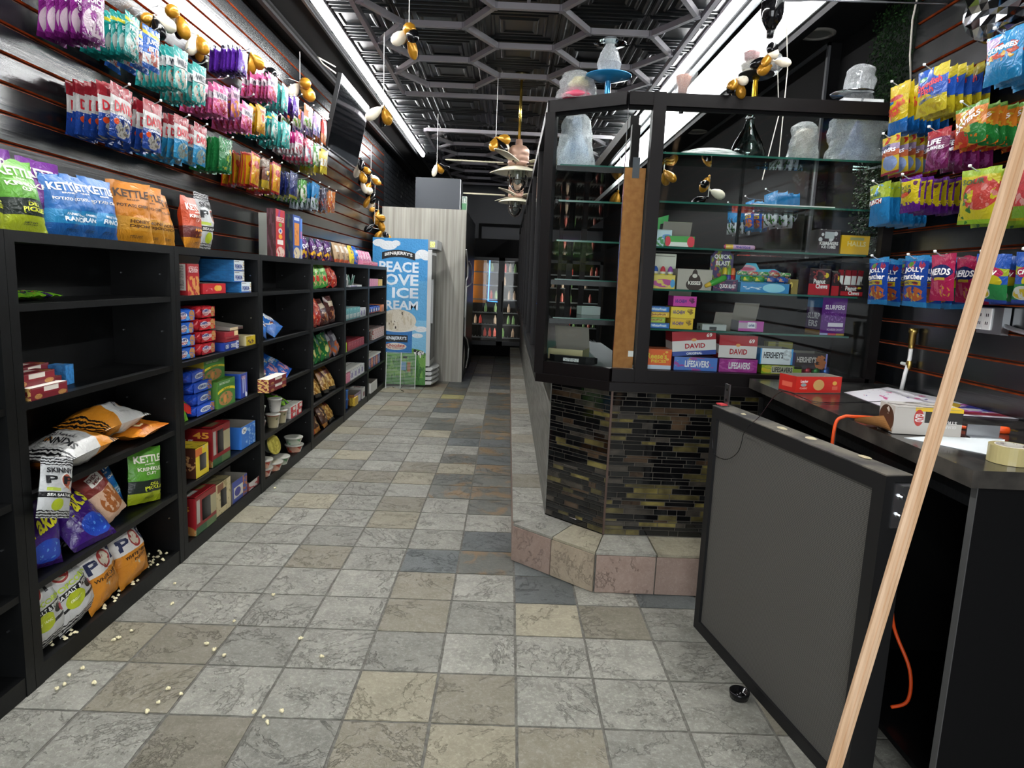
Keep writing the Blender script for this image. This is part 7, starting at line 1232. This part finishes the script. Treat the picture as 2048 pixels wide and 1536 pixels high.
TB = f_('trashbag', '#b9b4ac', [('r', .45, .45, 1, 1, '#2a2826'), ('r', .3, .86, 1, 1, '#d8b42a'), ('e', .36, .62, .07, .3, '#b03a34')]); TBT = f_('trashtop', '#b4b0aa', [('m', .5, .5, .5, .5, '#5a544c', 3, .52), ('r', .6, 0, 1, .3, '#d8b42a')])
a, b2 = cz(1790, 868), cz(1922, 876); an = math.atan2(b2.y-a.y, b2.x-a.x)
t = carton('trash_bag_box', (.21, .11, .09), {'f': TB, 'l': f_('trashl', '#c9c5bd', [('m', .5, .45, .5, .5, '#4a2f1e', 2, .36)]), 't': TBT, '*': f_('trashs', '#4a4540')}, 'torn black and white trash bag box lying open on the counter', ((a.x+b2.x)/2, (a.y+b2.y)/2+.055, CTZ+.002), (0, 0, an), texts=[('GUARANTEED', .72, .34, .4, .11, '#d8d5d0', PI), ('STRONG', .76, .5, .32, .11, '#d8d5d0', PI), ('GLAD', .37, .62, .3, .13, '#e4dcd8', -PI/2)])
MB().grid(lambda u, v: (-.105-.1*u*math.sin(PI*(.1+.8*v)), -.05+.1*v, .004+.05*u*(1-v)), 6, 8).grid(lambda u, v: (-.105-.1*u*math.sin(PI*(.1+.8*v)), -.05+.1*v, .006+.05*u*(1-v)), 6, 8, 0, True).build('torn_flap', CARD, t)
p = cz(2018, 925); t = thing('tape_roll', 'roll of clear packing tape at the near end of the counter', 'tape', (p.x, p.y, CTZ+.001)); MB().lathe([(.04, 0), (.054, 0), (.054, .048), (.04, .048)], 36).build('tape', mat('packing_tape', '#cdbf86', .12, trans=.25), t, smooth=False); MB().lathe([(.037, .0), (.04, .0), (.04, .049), (.037, .049), (.037, .0)], 36).build('core', f_('tapecore', '#d6d1c6', [('n', 0, 0, 1, 1, '#a89a94', 12, .58)]), t)
p, q_ = cz(1930, 872), cz(1988, 880); o = MB().box(0, -.006, 0, .1, 0, .04).box(0, -.03, 0, .1, -.006, .003).build('metal_bracket', STEEL, None, (p.x, p.y, CTZ+.001), (0, 0, -.12)); props(o, 'small steel bracket lying on the counter by the tape', 'bracket')
# orange extension cord
ORC = mat('orange_cord', '#e8521a', .45); ed = cz(1762, 842); e2 = Vector((CX-.02, ed.y, CTZ)); t = thing('extension_cord', 'orange extension cord looping off the counter edge and down behind the gate', 'cord', (0, 0, 0))
pl_ = cz(1990, 868); pts = [pl_+Vector((0, .02, .012)), pl_+Vector((-.08, .06, .008)), cz(1860, 850)+Vector((0, .1, .007)), cz(1790, 843)+Vector((0, .02, .007)), Vector((CX+.02, ed.y, CTZ+.012)), Vector((CX-.02, ed.y+.01, CTZ+.008)), Vector((CX-.045, ed.y+.015, CTZ-.03)), Vector((CX-.045, ed.y, CTZ-.2)), Vector((CX-.03, ed.y-.1, .7)), Vector((CX+.08, ed.y-.2, .6)), Vector((CX+.13, 2.16, .42)), Vector((CX+.165, 2.1, .3)), Vector((CX+.16, 2.08, .2)), Vector((CX+.12, 2.1, .16))]
def smooth_path(P_, n=6):
    o = []
    for i in range(len(P_)-1):
        a, b, c, d = P_[max(i-1, 0)], P_[i], P_[i+1], P_[min(i+2, len(P_)-1)]
        for k in range(n): s = k/n; o.append(.5*((2*b)+(c-a)*s+(2*a-5*b+4*c-d)*s*s+(3*b-a-3*c+d)*s**3))
    return o+[P_[-1]]
MB().tube(smooth_path(pts), .006, 8).build('cable', ORC, t, smooth=True); MB().tube([pts[0], pts[0]+Vector((.03, -.008, 0)), pts[0]+Vector((.05, -.012, 0))], [.008, .013, .012], 10).build('plug', ORC, t, smooth=True)
m = MB()
for k in (-1, 1): m.tube([pts[0]+Vector((.05, -.012+.007*k, .002)), pts[0]+Vector((.072, -.018+.007*k, .002))], .0022, 5)
m.build('prong', BRASS, t, kind='stuff')
w0 = [PZ(1775, 802, CTZ+.003), PZ(1640, 805, CTZ+.003), Vector((CX-.01, 2.95, CTZ+.004)), PZ(1520, 832, 1.05), PZ(1500, 850, 1.043)]
gp = lambda px_, py_: PZ(px_, py_, 1.0)
def ongate(px_, py_):
    d = ray(px_, py_); n_ = Vector((-gd.y, gd.x, 0)); g = g0-n_*-.006; o_ = Vector((0, 0, CZ)); k = ((g-o_).dot(n_))/d.dot(n_); return o_+d*k
o = MB().tube(smooth_path(w0+[ongate(*q_)+Vector((-.006, 0, 0)) for q_ in ((1490, 868), (1486, 885), (1478, 905), (1460, 918), (1442, 916), (1430, 905), (1428, 880), (1425, 850))]), .0016, 5).build('thin_wire', BLKB, None, smooth=True); props(o, 'thin black wire trailing over the gate top onto its mesh', 'wire')
p = PZ(1480, 1395, 0); t = thing('round_cap', 'black round plastic cap on the tiles by the gate foot', 'cap', (p.x-.004, p.y, 0)); MB().lathe([(0, 0), (.034, 0), (.038, .022), (.038, .028), (.032, .028), (.03, .008), (.014, .008), (.012, .018), (.006, .018), (.006, .006), (0, .006)], 28).build('cap', mat('gloss_black', '#0d0d0f', .1), t, smooth=True)
# staff side: hanging stock seen dimly through the case
for y, z, kd, ds in ((4.7, 2.2, 'hskyblue', 'blue bag'), (5.1, 2.2, 'jolly', 'deep blue bag'), (5.5, 2.2, 'hskyblue', 'pale blue bag'), (4.9, 1.8, 'brownchip', 'brown bag'), (5.4, 1.8, 'redchip', 'red bag')):
    peg('right', y, z, 4, kd, .24, .24, .04, ds, 'far behind the display case', xf=1.76)
